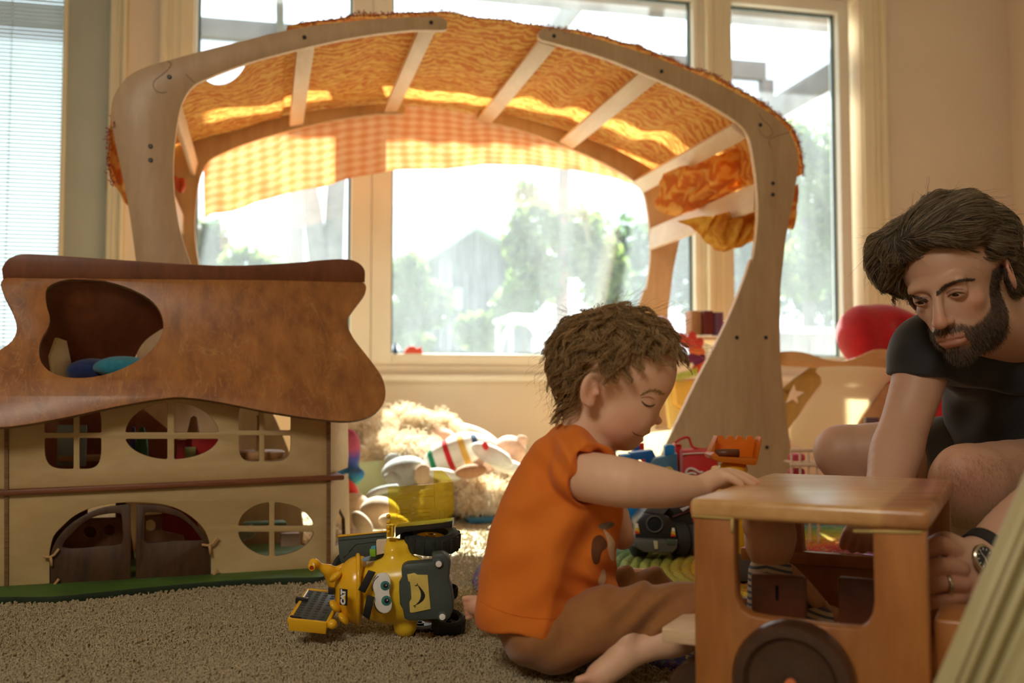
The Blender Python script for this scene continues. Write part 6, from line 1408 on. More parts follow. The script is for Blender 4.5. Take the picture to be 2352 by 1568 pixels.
for pts in ([(945, 335), (948, 500)], [(945, 335), (1240, 310)], [(1245, 215), (1250, 400)]): tube('bucket_rib', [Y3(*pts[0], .0435), Y3(*pts[1], .0435)], .0009, m_cly, yt, 6)
for pts in ([(965, 505), (1075, 495), (1080, 508), (968, 518), (965, 505)], [(1288, 425), (1325, 425), (1325, 490), (1285, 495), (1288, 425)], [(1298, 480), (1298, 435), (1314, 480), (1314, 435)]): tube('bucket_mark', [Y3(x, y, .0435) for x, y in pts], .0009, m_cly, yt, 6)
for y in (470, 520, 560, 595): ellipsoid('hinge_pin', Y3(878, y, .04), (.0035, .004, .0035), m_y2, yt, None, 12)
yp('bucket_post', [(862, 540), (916, 545), (916, 640), (862, 640)], .045, .02, m_y, 1)
yp('under_tray', [(935, 560), (1390, 510), (1390, 560), (1000, 600), (935, 640)], .05, .05, m_k, 1)
# grey rear panel, small bricks, horn, tray
yp('rear_panel', [(474, 634), (862, 594), (862, 820), (500, 850), (484, 800)], .10, .008, m_g, 1); yp('rear_panel_rim', [(470, 628), (800, 594), (862, 590), (862, 600), (474, 640)], .098, .012, m_y2, 1)
for pts in ([(480, 662), (850, 628)], [(560, 760), (620, 690), (850, 665)], [(520, 800), (560, 760)]): tube('panel_ridge', [Y3(x, y, .0995) for x, y in pts], .0010, m_g, yt, 6)
yp('brick', [(780, 668), (862, 662), (862, 765), (784, 782)], .06, .02, plain('cream_brick', srgb(226, 206, 180), .4), 1, (), .001, yt); yp('brick', [(727, 738), (776, 736), (776, 795), (730, 795)], .062, .02, plain('lime_brick', srgb(130, 186, 40), .4), 1); yp('brick', [(738, 718), (776, 712), (776, 736), (738, 738)], .064, .015, plain('sky_brick', srgb(90, 168, 190), .4), 1); yp('brick', [(665, 815), (728, 800), (720, 830), (672, 835)], .03, .02, plain('blue_grey_brick', srgb(140, 165, 190), .4), 1)
s = Sdf(); s.cap(tuple(Y3(300, 860, .05)), tuple(Y3(400, 900, .06)), 26 * ky, 34 * ky, .006); s.cap(tuple(Y3(400, 910, .06)), tuple(Y3(450, 1010, .07)), 45 * ky, 60 * ky, .01); S3(s, 282, 845, .045, 44, 38, 40, .008); s.cap(tuple(Y3(262, 870, .03)), tuple(Y3(268, 884, .02)), 32 * ky, 30 * ky, .004); s.cap(tuple(Y3(262, 885, .01)), tuple(Y3(266, 886, .022)), 17 * ky, 17 * ky, .002, 's')
s.cap(tuple(Y3(520, 870, .07)), tuple(Y3(440, 930, .07)), 28 * ky, 40 * ky, .01)
sdf_obj('horn_arm', s, .002, m_y2, yt); ellipsoid('horn_hole', Y3(266, 884, .023), (14 * ky, 8 * ky, 14 * ky), plain('red_hole', srgb(190, 60, 30), .5), yt, None, 14)
# perforated tray lying almost flat
TP = [Y3(125, 1305, -.01), Y3(455, 1340, -.01), Y3(450, 1085, .12), Y3(195, 1060, .12)]
for q in TP: pass
ta, tb2, tc_, td = [Vector(q) for q in TP]
tcen = (ta + tb2 + tc_ + td) / 4
Ex = ((tb2 - ta) + (tc_ - td)).normalized(); Ey = ((td - ta) + (tc_ - tb2)); Ey = (Ey - Ex * Ey.dot(Ex)).normalized(); Ez = Ex.cross(Ey); RT = Matrix((Ex, Ey, Ez)).transposed()
lx = ((tb2 - ta).length + (tc_ - td).length) / 2; ly = ((td - ta).length + (tc_ - tb2).length) / 2
box('tray_plate', tcen, (lx * .92, ly * .94, .004), m_g, yt, .001, RT)
for sx_, sy_, w, h_ in ((0, -1, lx, .006), (0, 1, lx, .006), (-1, 0, .006, ly), (1, 0, .006, ly)):
    box('tray_rim', tcen + Ex * sx_ * lx / 2 + Ey * sy_ * ly / 2 + Ez * (-.002 if sy_ != -1 else -.006), (w if sx_ == 0 else .006, h_ if sx_ == 0 else ly, .010 if sy_ != -1 else .020), m_y2, yt, .002, RT)
bm = bmesh.new()
for i in range(4):
    for j in range(12):
        if i == 3 and j % 3 == 2: continue
        p = tcen + Ex * (lx * (-.36 + .22 * i)) + Ey * (ly * (-.42 + .076 * j)) + Ez * .0022
        r = bmesh.ops.create_cone(bm, cap_ends=True, segments=12, radius1=.0036, radius2=.0030, depth=.0009); bmesh.ops.transform(bm, matrix=Matrix.Translation(p) @ RT.to_4x4() @ Matrix.Diagonal((1.15, .75, 1, 1)), verts=r['verts'])
bm_obj('tray_studs', bm, m_k, yt)
box('clip', tcen - Ex * lx * .47 + Ey * ly * .1 + Ez * .002, (.020, .008, .010), m_k, yt, .001, RT); box('clip', tcen - Ex * lx * .36 - Ey * ly * .44 + Ez * .003, (.018, .005, .004), m_k, yt, .001, RT); yp('clip', [(394, 1045), (440, 1050), (440, 1102), (396, 1098)], .03, .012, m_k, 1)
ellipsoid('tray_hinge', Y3(430, 1335, -.005), (.008, .01, .008), m_y2, yt, None, 14)
# ================================================================ people
from mathutils.bvhtree import BVHTree
def skin_mat(name, base, rough=0.55):
    m = NT(name); at = m.n.new('ShaderNodeAttribute'); at.attribute_name = 'tone'; v = m.co()
    c = m.mix(m.math('MULTIPLY', m.noise(v, 60, 3), .25), at.outputs['Color'], m.mix(.5, at.outputs['Color'], (*base, 1)))
    m.color(c); m.set(Roughness=rough); m.bump(m.noise(v, 420, 2), 0.08, 0.0005)
    m.bsdf.inputs['Subsurface Weight'].default_value = 0.12; m.bsdf.inputs['Subsurface Radius'].default_value = (.012, .005, .003); m.bsdf.inputs['Subsurface Scale'].default_value = 0.4
    return m.m
def bvh_of(V, Q): return BVHTree.FromPolygons([tuple(v) for v in V], [tuple(int(i) for i in q) for q in Q])
def on_surf(bvh, px, py, lift=0.0, far=6.0):
    r = ray(px, py).normalized(); h = bvh.ray_cast(CAMV, r, far)
    if h[0] is None: return None
    return h[0] - r * lift
def grow(roots, norms, dirf, n, seg, ln, bvh=None, lift=(0.001, 0.004), wob=None):
    """march strands: dirf(P, N, k) -> direction; keeps them above the surface"""
    P_ = roots.copy(); N_ = norms.copy(); out = [P_.copy()]
    for k in range(seg):
        D = dirf(P_, N_, k / seg); D /= np.linalg.norm(D, axis=1)[:, None] + 1e-9
        P_ = P_ + D * (ln / seg)[:, None]
        if bvh is not None:
            for i in range(len(P_)):
                loc, nn, _, d = bvh.find_nearest(Vector(P_[i]), 0.06)
                if loc is not None:
                    nn = np.array(nn); s_ = float((P_[i] - np.array(loc)) @ nn); L = lift[0] + (lift[1] - lift[0]) * (k + 1) / seg * HL[i]
                    if s_ < L: P_[i] = np.array(loc) + nn * L
                    N_[i] = nn
        out.append(P_.copy())
    return np.stack(out, 1)
HL = None
def hair_mat(name, c1, c2, rough=.45):
    m = NT(name); v = m.co(); hi = m.n.new('ShaderNodeHairInfo'); f = m.math('ADD', m.math('MULTIPLY', hi.outputs['Random'], .75), m.math('MULTIPLY', m.noise(v, 18, 2), .25))
    m.color(m.ramp(f, [(0.15, c1), (0.9, c2)])); m.set(Roughness=rough); m.bsdf.inputs['Specular IOR Level'].default_value = .4
    tl = m.n.new('ShaderNodeBsdfTranslucent'); m.l.new(m.ramp(f, [(0.15, c1), (0.9, c2)]), tl.inputs[0]); mx = m.n.new('ShaderNodeMixShader'); mx.inputs[0].default_value = .3
    m.l.new(m.bsdf.outputs[0], mx.inputs[1]); m.l.new(tl.outputs[0], mx.inputs[2]); m.l.new(mx.outputs[0], m.out.inputs[0]); return m.m
# ---------------------------------------------------------------- the boy
CD = 1.44; ck = CD / F
def c3(px, py, o=0.0): return tuple(P(px, py, CD + o * ck))          # o: depth offset in picture pixels, + is away
def cR(ang): return Ry(ang)
SK1 = srgb(232, 188, 156)
m_cskin = skin_mat('fair_child_skin', srgb(214, 150, 112))
boy = thing('person', 'curly-haired toddler in an orange T-shirt kneeling beside the wooden truck, one hand on its roof', 'person', (P(1300, 1500, 1.45).x, 1.45, 0))
s = Sdf()
E = lambda px, py, o, rx, ry, rd, ang=0, k=8, op='u': s.ell(c3(px, py, o), (rx * ck, rd * ck, ry * ck), cR(ang) if ang else None, k * ck, op)
K = lambda a, b, ra, rb, k=8, op='u': s.cap(c3(*a), c3(*b), ra * ck, rb * ck, k * ck, op)
# head
E(1408, 832, 0, 136, 124, 106, 14, 10)
E(1460, 852, 0, 92, 92, 86, 10, 22)
E(1447, 930, 0, 66, 84, 74, 22, 26)
E(1424, 960, -34, 58, 56, 42, 10, 22); E(1424, 960, 34, 58, 56, 42, 10, 22)
E(1462, 962, -34, 30, 30, 26, 0, 16); E(1462, 962, 34, 30, 30, 26, 0, 16)
E(1446, 1006, 0, 26, 26, 28, 0, 18)
E(1415, 1000, 0, 44, 30, 44, 20, 18)
E(1516, 884, -26, 22, 12, 24, 20, 14); E(1516, 884, 26, 22, 12, 24, 20, 14)      # brows
K((1500, 932, 0), (1505, 960, 0), 9, 10, 7); E(1510, 966, 0, 11.5, 9.5, 10.5, 0, 4); E(1497, 972, -10, 8, 7, 7, 0, 4); E(1497, 972, 10, 8, 7, 7, 0, 4)
E(1480, 986, 0, 15, 9, 24, 30, 7); E(1475, 994, 0, 11, 5.5, 18, 20, 3); E(1468, 1009, 0, 11, 6.5, 17, 10, 4)
s.chain([c3(1484, 1001, -4), c3(1468, 1001, -18), c3(1452, 994, -32)], [2.2 * ck, 2.0 * ck, 1.2 * ck], 3 * ck, 's')
E(1450, 990, -36, 6, 6, 5, 0, 6, 's')
E(1494, 920, -46, 9, 10, 12, 10, 10, 's'); E(1494, 920, 46, 9, 10, 12, 10, 10, 's')
E(1486, 924, -38, 15, 13.5, 14, 0, 4); E(1486, 924, 38, 15, 13.5, 14, 0, 4)       # closed lids looking down
# ears
for sg in (-1, 1):
    Re = Ry(12) @ Rz(-22 * sg)
    s.ell(c3(1354, 894, 98 * sg), (23 * ck, 9 * ck, 38 * ck), Re, 6 * ck); s.ell(c3(1361, 890, 112 * sg), (14 * ck, 12 * ck, 26 * ck), Re, 3 * ck, 's')
    s.chain([c3(1352, 878, 100 * sg), c3(1350, 894, 100 * sg), c3(1358, 910, 100 * sg)], [3.5 * ck, 4 * ck, 3.5 * ck], 3 * ck); s.ell(c3(1372, 902, 100 * sg), (6 * ck, 7 * ck, 8 * ck), Re, 4 * ck); s.ell(c3(1357, 924, 100 * sg), (11 * ck, 7 * ck, 12 * ck), Re, 5 * ck)
# neck, torso
K((1364, 930, 0), (1330, 1020, 0), 52, 56, 22); K((1395, 985, 0), (1350, 1040, 0), 30, 50, 20)
K((1320, 1050, 0), (1280, 1180, 0), 70, 96, 20); K((1280, 1180, 0), (1240, 1370, 0), 96, 110, 20)
# near arm and hand
s.chain([c3(1335, 1092, -112), c3(1420, 1106, -178), c3(1500, 1117, -178), c3(1560, 1124, -158), c3(1606, 1124, -128)], [54 * ck, 53 * ck, 45 * ck, 36 * ck, 27 * ck], 10 * ck)
s.chain([c3(1606, 1122, -128), c3(1638, 1102, -116), c3(1668, 1096, -106)], [25 * ck, 22 * ck, 20 * ck], 8 * ck); E(1648, 1100, -96, 32, 19, 24, -12, 8)
fingers = [([(1664, 1092, -124), (1684, 1100, -130), (1703, 1114, -132)], [11, 9.5, 7.5]), ([(1672, 1088, -108), (1700, 1097, -110), (1730, 1113, -112)], [12, 10, 8]),
           ([(1672, 1086, -92), (1704, 1092, -92), (1738, 1108, -94)], [12, 10, 8]), ([(1668, 1087, -76), (1698, 1091, -70), (1728, 1103, -68)], [12, 10, 8]), ([(1636, 1104, -78), (1658, 1112, -60), (1682, 1114, -46)], [13, 10.5, 8.5])]
for pts, rs in fingers: s.chain([c3(*p) for p in pts], [r * ck for r in rs], 4 * ck)
# far arm (hidden by the body, reaching down to the lap)
s.chain([c3(1345, 1085, 110), c3(1400, 1170, 140), c3(1430, 1235, 90)], [48 * ck, 42 * ck, 28 * ck], 10 * ck)
# near leg: thigh inside the shorts, shin and foot
s.chain([c3(1300, 1430, -70), c3(1460, 1405, -110), c3(1600, 1410, -100)], [50 * ck, 40 * ck, 38 * ck], 12 * ck)
s.chain([c3(1612, 1428, -110), c3(1550, 1462, -130), c3(1484, 1484, -140)], [42 * ck, 42 * ck, 27 * ck], 12 * ck)
E(1438, 1462, -142, 20, 25, 24, 30, 10); s.chain([c3(1444, 1474, -142), c3(1424, 1514, -144), c3(1374, 1552, -150)], [25 * ck, 31 * ck, 27 * ck], 12 * ck); K((1484, 1488, -140), (1430, 1508, -142), 27, 30, 12)
for i in range(5): K((1352 + 4 * i, 1556 + 7 * i, -158 + 5 * i), (1328 + 3 * i, 1562 + 9 * i, -160 + 5 * i), 11 - i * .8, 9 - i * .7, 5)
# far leg and foot behind
s.chain([c3(1330, 1400, 60), c3(1420, 1350, 150), c3(1480, 1340, 190)], [52 * ck, 44 * ck, 36 * ck], 12 * ck)
K((1480, 1350, 200), (1300, 1395, 240), 36, 40, 12); K((1300, 1395, 240), (1150, 1402, 260), 40, 32, 12); K((1150, 1402, 260), (1092, 1392, 262), 33, 24, 12)
for i in range(5): K((1092, 1374 + 9 * i, 256 + 2 * i), (1066 + i * 2, 1374 + 11 * i, 254 + 2 * i), 8.5, 7, 4)
_sx = lambda p: np.stack([(p[:, 0] / p[:, 1]) * F + CX], 1)
def tone_child(V):
    T = np.tile(np.array(SK1), (len(V), 1)); red = np.array(srgb(206, 110, 84)); lip = np.array(srgb(196, 104, 88))
    def add(px, py, o, r, w, col): 
        nonlocal T
        b = blob(V, c3(px, py, o), (r * ck, r * ck, r * ck), 1.0)[:, None] * w; T = T * (1 - b) + col * b
    add(1440, 968, -60, 52, .55, red); add(1440, 968, 60, 52, .55, red); add(1430, 1005, -30, 40, .35, red); add(1356, 900, -104, 40, .55, red); add(1356, 900, 104, 40, .55, red); add(1508, 968, 0, 20, .35, red)
    add(1477, 995, 0, 22, .6, lip); add(1468, 1009, 0, 18, .6, lip); add(1345, 1560, -150, 50, .5, red); add(1430, 1440, -140, 40, .4, red); add(1725, 1112, -100, 26, .5, red); add(1400, 1540, -140, 30, .3, red); add(1490, 928, -46, 16, .35, np.array(srgb(150, 90, 66)))
    add(1080, 1390, 256, 60, .5, red)
    return T
body, BV, BQ = sdf_obj('body', s, 0.0021, m_cskin, boy, None, 2, tone_child)
bvh_c = bvh_of(BV, BQ)
m_lash = plain('dark_lashes', srgb(70, 46, 32), .7); m_mouth = plain('lip_crease', srgb(120, 58, 46), .7)
def surf_line(name, pts, r_, mat, parent, bvh, lift=.0004, sub=3):
    q = [on_surf(bvh, x, y, lift) for x, y in smooth_loop(pts, sub, False)]; q = [p for p in q if p is not None]
    rr = [r_ * (0.35 + 0.65 * math.sin(math.pi * (i + .5) / len(q))) for i in range(len(q))]
    return tube(name, q, rr, mat, parent, 6)
surf_line('eyelash', [(1474, 921), (1480, 928), (1488, 932), (1497, 932), (1504, 928)], .0013, m_lash, boy, bvh_c)
surf_line('eyelid_crease', [(1472, 914), (1482, 911), (1494, 912), (1503, 917)], .0005, plain('skin_crease', srgb(160, 100, 76), .7), boy, bvh_c)
surf_line('mouth_line', [(1452, 991), (1458, 996), (1468, 1000), (1480, 1001), (1486, 999)], .0008, m_mouth, boy, bvh_c, .0002)
# eyebrow made of fine short hairs
eb = []
for i in range(90):
    t = RNG.uniform(0, 1); p = on_surf(bvh_c, 1470 + 52 * t, 906 - 9 * math.sin(t * 3.0) + RNG.normal(0, 2.2) + 3 * t, .0003)
    if p is None: continue
    q = on_surf(bvh_c, 1470 + 52 * t + 7, 906 - 9 * math.sin(t * 3.0) - 2 + RNG.normal(0, 2), .0006)
    if q is not None: eb.append([tuple(p), tuple((p + q) / 2), tuple(q)])
m_chair = hair_mat('light_brown_curls', srgb(100, 74, 44), srgb(212, 174, 120))
hair_obj('eyebrow', eb, .00022, .00012, m_chair, boy, 'stuff')
# shirt
s = Sdf()
K((1322, 1022, 0), (1300, 1085, 0), 62, 92, 16); K((1300, 1085, 0), (1284, 1170, 0), 98, 132, 16); K((1284, 1170, 0), (1264, 1270, 0), 132, 140, 16); K((1264, 1270, 0), (1246, 1400, 0), 142, 150, 16)
E(1370, 1180, 0, 56, 70, 110, 12, 24); E(1350, 1320, 0, 72, 56, 110, 0, 20)
K((1325, 1040, 60), (1345, 1080, 118), 60, 62, 14)
K((1322, 1045, -50), (1342, 1082, -112), 62, 71, 14); K((1342, 1082, -112), (1365, 1092, -140), 71, 72, 10)
s.half(c3(1358, 1098, -132), (0.62, -0.76, -0.16), .002); s.chain([c3(1344, 1093, -112), c3(1400, 1104, -165), c3(1440, 1108, -185)], [58 * ck, 60 * ck, 60 * ck], .002, 's')
s.half(c3(1350, 1092, 150), (0.3, 0.9, -0.3), .003)
K((1374, 1000, 0), (1352, 960, 0), 50, 60, 5, 's')            # neck hole
Vh, = [c3(1243, 1438, 0)]
s.half(Vh, (-.02, -.05, -1), .003)
mA = np.array(c3(1420, 1106, -178)); mB = np.array(c3(1335, 1092, -112))
def shirt_warp(X):
    px = X[:, 0] / X[:, 1] * F + CX; py = CY - (X[:, 2] - CAMH) / X[:, 1] * F + 122
    f = 0.0030 * np.sin(px * .045 + py * .012 + 2.0 * np.sin(py * .011)) * np.clip((py - 1050) / 200, 0.15, 1)
    f += 0.0042 * np.sin((py - 1380) * .105 + (px - 1330) * -.055) * np.clip((px - 1240) / 120, 0, 1) * np.clip((py - 1270) / 60, 0, 1) * np.clip((1430 - py) / 60, 0, 1)
    f += 0.0040 * np.sin((px - py * .55) * .11) * np.exp(-(((px - 1320) / 80) ** 2 + ((py - 1060) / 80) ** 2)); f += 0.0030 * np.sin((px * .9 + py * .30) * .065) * np.clip((py - 1150) / 80, 0, 1) * np.clip((1400 - py) / 90, 0, 1) * np.clip((px - 1130) / 60, 0, 1)
    f += 0.0016 * np.sin((px * .5 + py) * .06)
    return f
m = NT('orange_jersey'); v = m.co(); m.color(m.ramp(m.noise(v, 9, 3), [(.3, srgb(236, 122, 28)), (.7, srgb(246, 138, 40))])); m.set(Roughness=.85); m.bsdf.inputs['Sheen Weight'].default_value = .08
m.bump(m.noise(v, 1300, 2), .3, .0004)
tl = m.n.new('ShaderNodeBsdfTranslucent'); tl.inputs[0].default_value = (*srgb(250, 130, 30), 1); mx = m.n.new('ShaderNodeMixShader'); mx.inputs[0].default_value = .18
m.l.new(m.bsdf.outputs[0], mx.inputs[1]); m.l.new(tl.outputs[0], mx.inputs[2]); m.l.new(mx.outputs[0], m.out.inputs[0]); m_orange = m.m
shirt, SV, SQ = sdf_obj('t_shirt', s, 0.0026, m_orange, boy, shirt_warp, 2); shirt['label'] = 'orange T-shirt'
bvh_s = bvh_of(SV, SQ)
def seam(name, pts, r_, mat, parent, bvh, lift=.0006):
    q = [on_surf(bvh, x, y, lift) for x, y in smooth_loop(pts, 5, False)]; q = [p for p in q if p is not None]
    if len(q) > 2: tube(name, q, r_, mat, parent, 6)
seam('hem_seam', [(1100, 1378), (1140, 1398), (1190, 1413), (1250, 1420), (1310, 1415), (1360, 1398), (1396, 1370)], .0006, m_orange, shirt, bvh_s)
# print on the chest: brown and white patches pressed onto the jersey
def decal(name, pts, mat, parent, bvh, lift=.0008):
    c_ = np.mean(np.array(pts), 0); out = smooth_loop(pts, 3); V = []; rings = 5
    for r_ in range(rings + 1):
        f = r_ / rings
        for x, y in out:
            p = on_surf(bvh, c_[0] + (x - c_[0]) * f, c_[1] + (y - c_[1]) * f, lift)
            V.append(p)
    n_ = len(out); Q = [(r_ * n_ + i, r_ * n_ + (i + 1) % n_, (r_ + 1) * n_ + (i + 1) % n_, (r_ + 1) * n_ + i) for r_ in range(rings) for i in range(n_)]
    Q = [q for q in Q if all(V[i] is not None for i in q)]
    V = [p if p is not None else Vector((0, 0, -5)) for p in V]
    used = sorted({i for q in Q for i in q}); mp = {u: k for k, u in enumerate(used)}
    if Q: mesh_from(name, [V[i] for i in used], [tuple(mp[i] for i in q) for q in Q], mat, parent, smooth=True)
m_prb = plain('brown_shirt_print', srgb(104, 58, 26), .85, .2, 60); m_prw = plain('cream_shirt_print', srgb(228, 190, 150), .85, .1, 40); m_prg = plain('grey_shirt_print', srgb(140, 126, 104), .85, .2, 60)
decal('chest_print', [(1362, 1238), (1378, 1228), (1392, 1240), (1394, 1256), (1382, 1268), (1376, 1292), (1364, 1294), (1358, 1270)], m_prb, shirt, bvh_s)
decal('chest_print', [(1386, 1216), (1396, 1222), (1410, 1240), (1418, 1262), (1414, 1284), (1404, 1286), (1396, 1264), (1396, 1244)], m_prw, shirt, bvh_s)
decal('chest_print', [(1376, 1205), (1400, 1198), (1412, 1204), (1398, 1214), (1380, 1214)], m_prg, shirt, bvh_s)
decal('chest_print', [(1378, 1322), (1386, 1306), (1392, 1320), (1388, 1340), (1374, 1340)], m_prw, shirt, bvh_s)
# shorts
s = Sdf()
E(1255, 1440, 0, 112, 92, 150, 0, 20); s.chain([c3(1290, 1455, -62), c3(1400, 1420, -100), c3(1480, 1402, -108), c3(1595, 1400, -102)], [80 * ck, 68 * ck, 58 * ck, 55 * ck], 20 * ck)
s.chain([c3(1300, 1430, 60), c3(1420, 1365, 140), c3(1500, 1350, 185)], [80 * ck, 58 * ck, 50 * ck], 18 * ck); s.half(c3(1606, 1410, -100), (1, -.2, -.1), .004)
s.half((0, 0, 0.003), (0, 0, -1), .01)
def short_warp(X):
    px = X[:, 0] / X[:, 1] * F + CX; py = CY - (X[:, 2] - CAMH) / X[:, 1] * F + 122
    f = 0.0046 * np.sin((py + (px - 1400) * .75) * .085 + .9 * np.sin(px * .03)) * np.clip((px - 1330) / 150, 0, 1) + 0.0028 * np.sin(px * .13 - py * .02) * np.clip((1330 - px) / 80, 0, 1) * np.clip((1480 - py) / 60, 0, 1)
    return f + 0.0018 * np.sin(px * .05 + py * .06)
m_brn = cloth_mat('brown_cotton', srgb(150, 98, 52), srgb(166, 112, 62), .9, 30, .4)
sdf_obj('shorts', s, 0.003, m_brn, boy, short_warp, 2)
# hair: hairline given as a curve over the profile, roots on the scalp
N_c = vnormals(BV, BQ)
pxs = BV[:, 0] / BV[:, 1] * F + CX
q_ = np.array([tuple(CAMV)]); rel = BV - q_; vv_ = (rel[:, 2] * _c - rel[:, 1] * _s); dd_ = (rel[:, 1] * _c + rel[:, 2] * _s); pxs = rel[:, 0] / dd_ * F + CX; pys = CY - vv_ / dd_ * F
hl = np.interp(pxs, [1262, 1300, 1328, 1342, 1362, 1388, 1436, 1460, 1476, 1500, 1560], [905, 915, 915, 880, 862, 862, 846, 822, 800, 790, 786])
hc = np.array(c3(1408, 832, 0))
msk = (pys < hl) & (pys > 650) & (np.linalg.norm(BV - hc, axis=1) < 150 * ck) & ~((np.abs(pxs - 1356) < 32) & (np.abs(pys - 898) < 46))
idx = np.where(msk)[0]; idx = RNG.choice(idx, min(8500, len(idx)), replace=False)
R0, NN = BV[idx], N_c[idx]
cell = np.floor(R0 / 0.0125); ph = (np.sin(cell @ np.array([12.9898, 78.233, 37.719])) * 43758.5453) % 1.0; ph2 = (np.sin(cell @ np.array([39.3, 11.1, 83.7])) * 9658.5453) % 1.0
crown = np.array(c3(1345, 716, 0)); 
def flow_c(P_, N_, k):
    away = P_ - crown; away[:, 2] -= 0.02; down = np.array([0.05, 0, -1.0])
    pxx = P_[:, 0] / P_[:, 1] * F + CX; back = np.clip((1480 - pxx) / 120, 0, 1)[:, None] * np.array([-.55, 0, 0])
    D = away / (np.linalg.norm(away, axis=1)[:, None] + 1e-6) * .8 + down * (.15 + .2 * k) + back * (.3 + k)
    D = D - N_ * (D * N_).sum(1)[:, None]; D /= np.linalg.norm(D, axis=1)[:, None] + 1e-6
    B = np.cross(N_, D); w = ph * 6.28 + k * (4.6 + 3.2 * ph2)
    amp = .35 + 1.15 * k
    return D + (B * np.cos(w)[:, None] + N_ * np.sin(w)[:, None] * .7) * amp + N_ * (.42 if k < .25 else .06)
pr = R0[:, 0] / R0[:, 1] * F + CX; prz = CY - (R0[:, 2] - CAMH) / R0[:, 1] * F + 122
ln = (0.040 + 0.030 * ph2) * RNG.uniform(.7, 1.15, len(R0)) * np.where((prz > 800) & (pr > 1375), .55, 1.0); HL = 0.4 + ph2 * 1.0
St = grow(R0, NN, flow_c, 0, 11, ln, bvh_c, (.0015, .013))
# pull strands of a clump together so that locks show
ctr = {}
for i, c_ in enumerate(map(tuple, cell.astype(int))): ctr.setdefault(c_, []).append(i)
for c_, ii in ctr.items():
    mI = St[ii].mean(0); tt = np.linspace(0, .74, St.shape[1])[None, :, None]; St[ii] = St[ii] * (1 - tt) + mI[None] * tt
sp_ = (St[:, :, 0] / St[:, :, 1]) * F + CX; sy_ = CY - (St[:, :, 2] - CAMH) / St[:, :, 1] * F + 122
keep = ~((((sp_ - 1356) / 25) ** 2 + ((sy_ - 897) / 38) ** 2 < 1) & (St[:, :, 1] < CD)).any(1); St = St[keep]
St += RNG.normal(0, .0004, St.shape)
hair = hair_obj('hair', St, .00034, .00014, m_chair, boy, 'stuff')
# flyaway wisps
wi = RNG.choice(len(R0), 420, replace=False); ph = ph[wi]; ph2 = ph2[wi]; HL = HL[wi]
St2 = grow(R0[wi], NN[wi], lambda P_, N_, k: flow_c(P_, N_, k) * .8 + N_ * .55 + RNG.normal(0, .15, P_.shape), 0, 12, ln[wi] * 1.15, None)
hair_obj('stray_hair', St2, .00022, .0001, m_chair, boy, 'stuff')
# scalp cap under the curls so no skin shows through
s = Sdf()
capm = (pys < hl - 3) & msk
# ---------------------------------------------------------------- the man
MD = 1.56
rr_ = np.array([.806, -.49, -.333]); rr_ /= np.linalg.norm(rr_); uu_ = np.array([.22, -.27, .93]); uu_ -= rr_ * (uu_ @ rr_); uu_ /= np.linalg.norm(uu_); tt_ = -np.cross(rr_, uu_)
MA = np.stack([rr_, -tt_, uu_])                       # world = MA @ local   (x: his left, y: forward, z: up)
_a = math.radians(12); MA = MA @ np.array([[math.cos(_a), -math.sin(_a), 0], [math.sin(_a), math.cos(_a), 0], [0, 0, 1]])
M0 = np.array(P(2157, 681, MD)) - MA @ np.array([0, .085, 0])
def L(x, y, z): return tuple(M0 + MA @ np.array([x, y, z]))
def LR(R=None): return Matrix(MA.tolist()) @ R if R is not None else Matrix(MA.tolist())
def m3(px, py, Y): return tuple(P(px, py, Y))
man = thing('person', 'bearded man in a black T-shirt and watch leaning over to hold the wooden truck', 'person', (P(2300, 1500, 1.8).x, 1.8, 0))
s = Sdf()
def H(x, y, z, rx, ry, rz, k=.008, op='u', R=None):
    for sg in ((-1, 1) if x != 0 else (1,)): s.ell(L(x * sg, y, z), (rx, ry, rz), LR(R if (R is None or sg > 0) else Matrix(((1, 0, 0), (0, 1, 0), (0, 0, 1))) @ R.inverted()), k, op)
H(0, -.020, .045, .076, .098, .086); H(0, .030, .035, .062, .060, .062, .015); H(0, .024, -.028, .051, .068, .074, .014)
H(0, .034, -.070, .041, .046, .032, .012); H(0, .068, -.094, .019, .018, .017, .014); H(.041, .014, -.060, .011, .026, .024, .010)
s.cap(L(-.033, .083, .0185), L(.033, .083, .0185), .0125, .0125, .009); H(.037, .054, -.022, .016, .018, .014, .012)
H(.0278, .099, .002, .017, .016, .0125, .008, 's'); H(.0278, .0795, .001, .0150, .0145, .0135, .004)
H(.0278, .0955, -.0022, .0118, .0080, .0025, .0014, 's')
s.chain([L(0, .088, .014), L(0, .101, -.012), L(0, .113, -.034)], [.0075, .0078, .0098], .007); H(0, .1135, -.037, .0115, .0105, .0095, .004); H(.0110, .101, -.0385, .0068, .0095, .0066, .004); H(.0065, .104, -.0475, .0032, .0045, .0035, .002, 's')
H(0, .080, -.064, .029, .020, .022, .012); H(0, .0915, -.0645, .0215, .0085, .0048, .004); H(0, .0900, -.0755, .0190, .0085, .0054, .004)
s.chain([L(-.022, .090, -.0705), L(0, .1005, -.0698), L(.022, .090, -.0705)], [.0008, .0013, .0008], .002, 's')
for sg in (-1, 1):
    Re = LR(Rz(-20 * sg)); s.ell(L(.078 * sg, -.014, -.006), (.0065, .017, .027), Re, .006); s.ell(L(.084 * sg, -.011, -.002), (.006, .009, .016), Re, .003, 's'); s.ell(L(.082 * sg, -.004, -.012), (.004, .005, .009), Re, .003)
# neck down to the shoulders, torso
s.cap(L(0, -.020, -.06), m3(2350, 790, 1.80), .052, .058, .02); s.cap(L(0, -.045, -.02), m3(2370, 770, 1.84), .05, .058, .02)
s.cap(m3(2345, 880, 1.90), m3(2380, 1060, 1.96), .11, .11, .03); s.cap(m3(2300, 850, 1.82), m3(2120, 805, 1.74), .058, .040, .03)
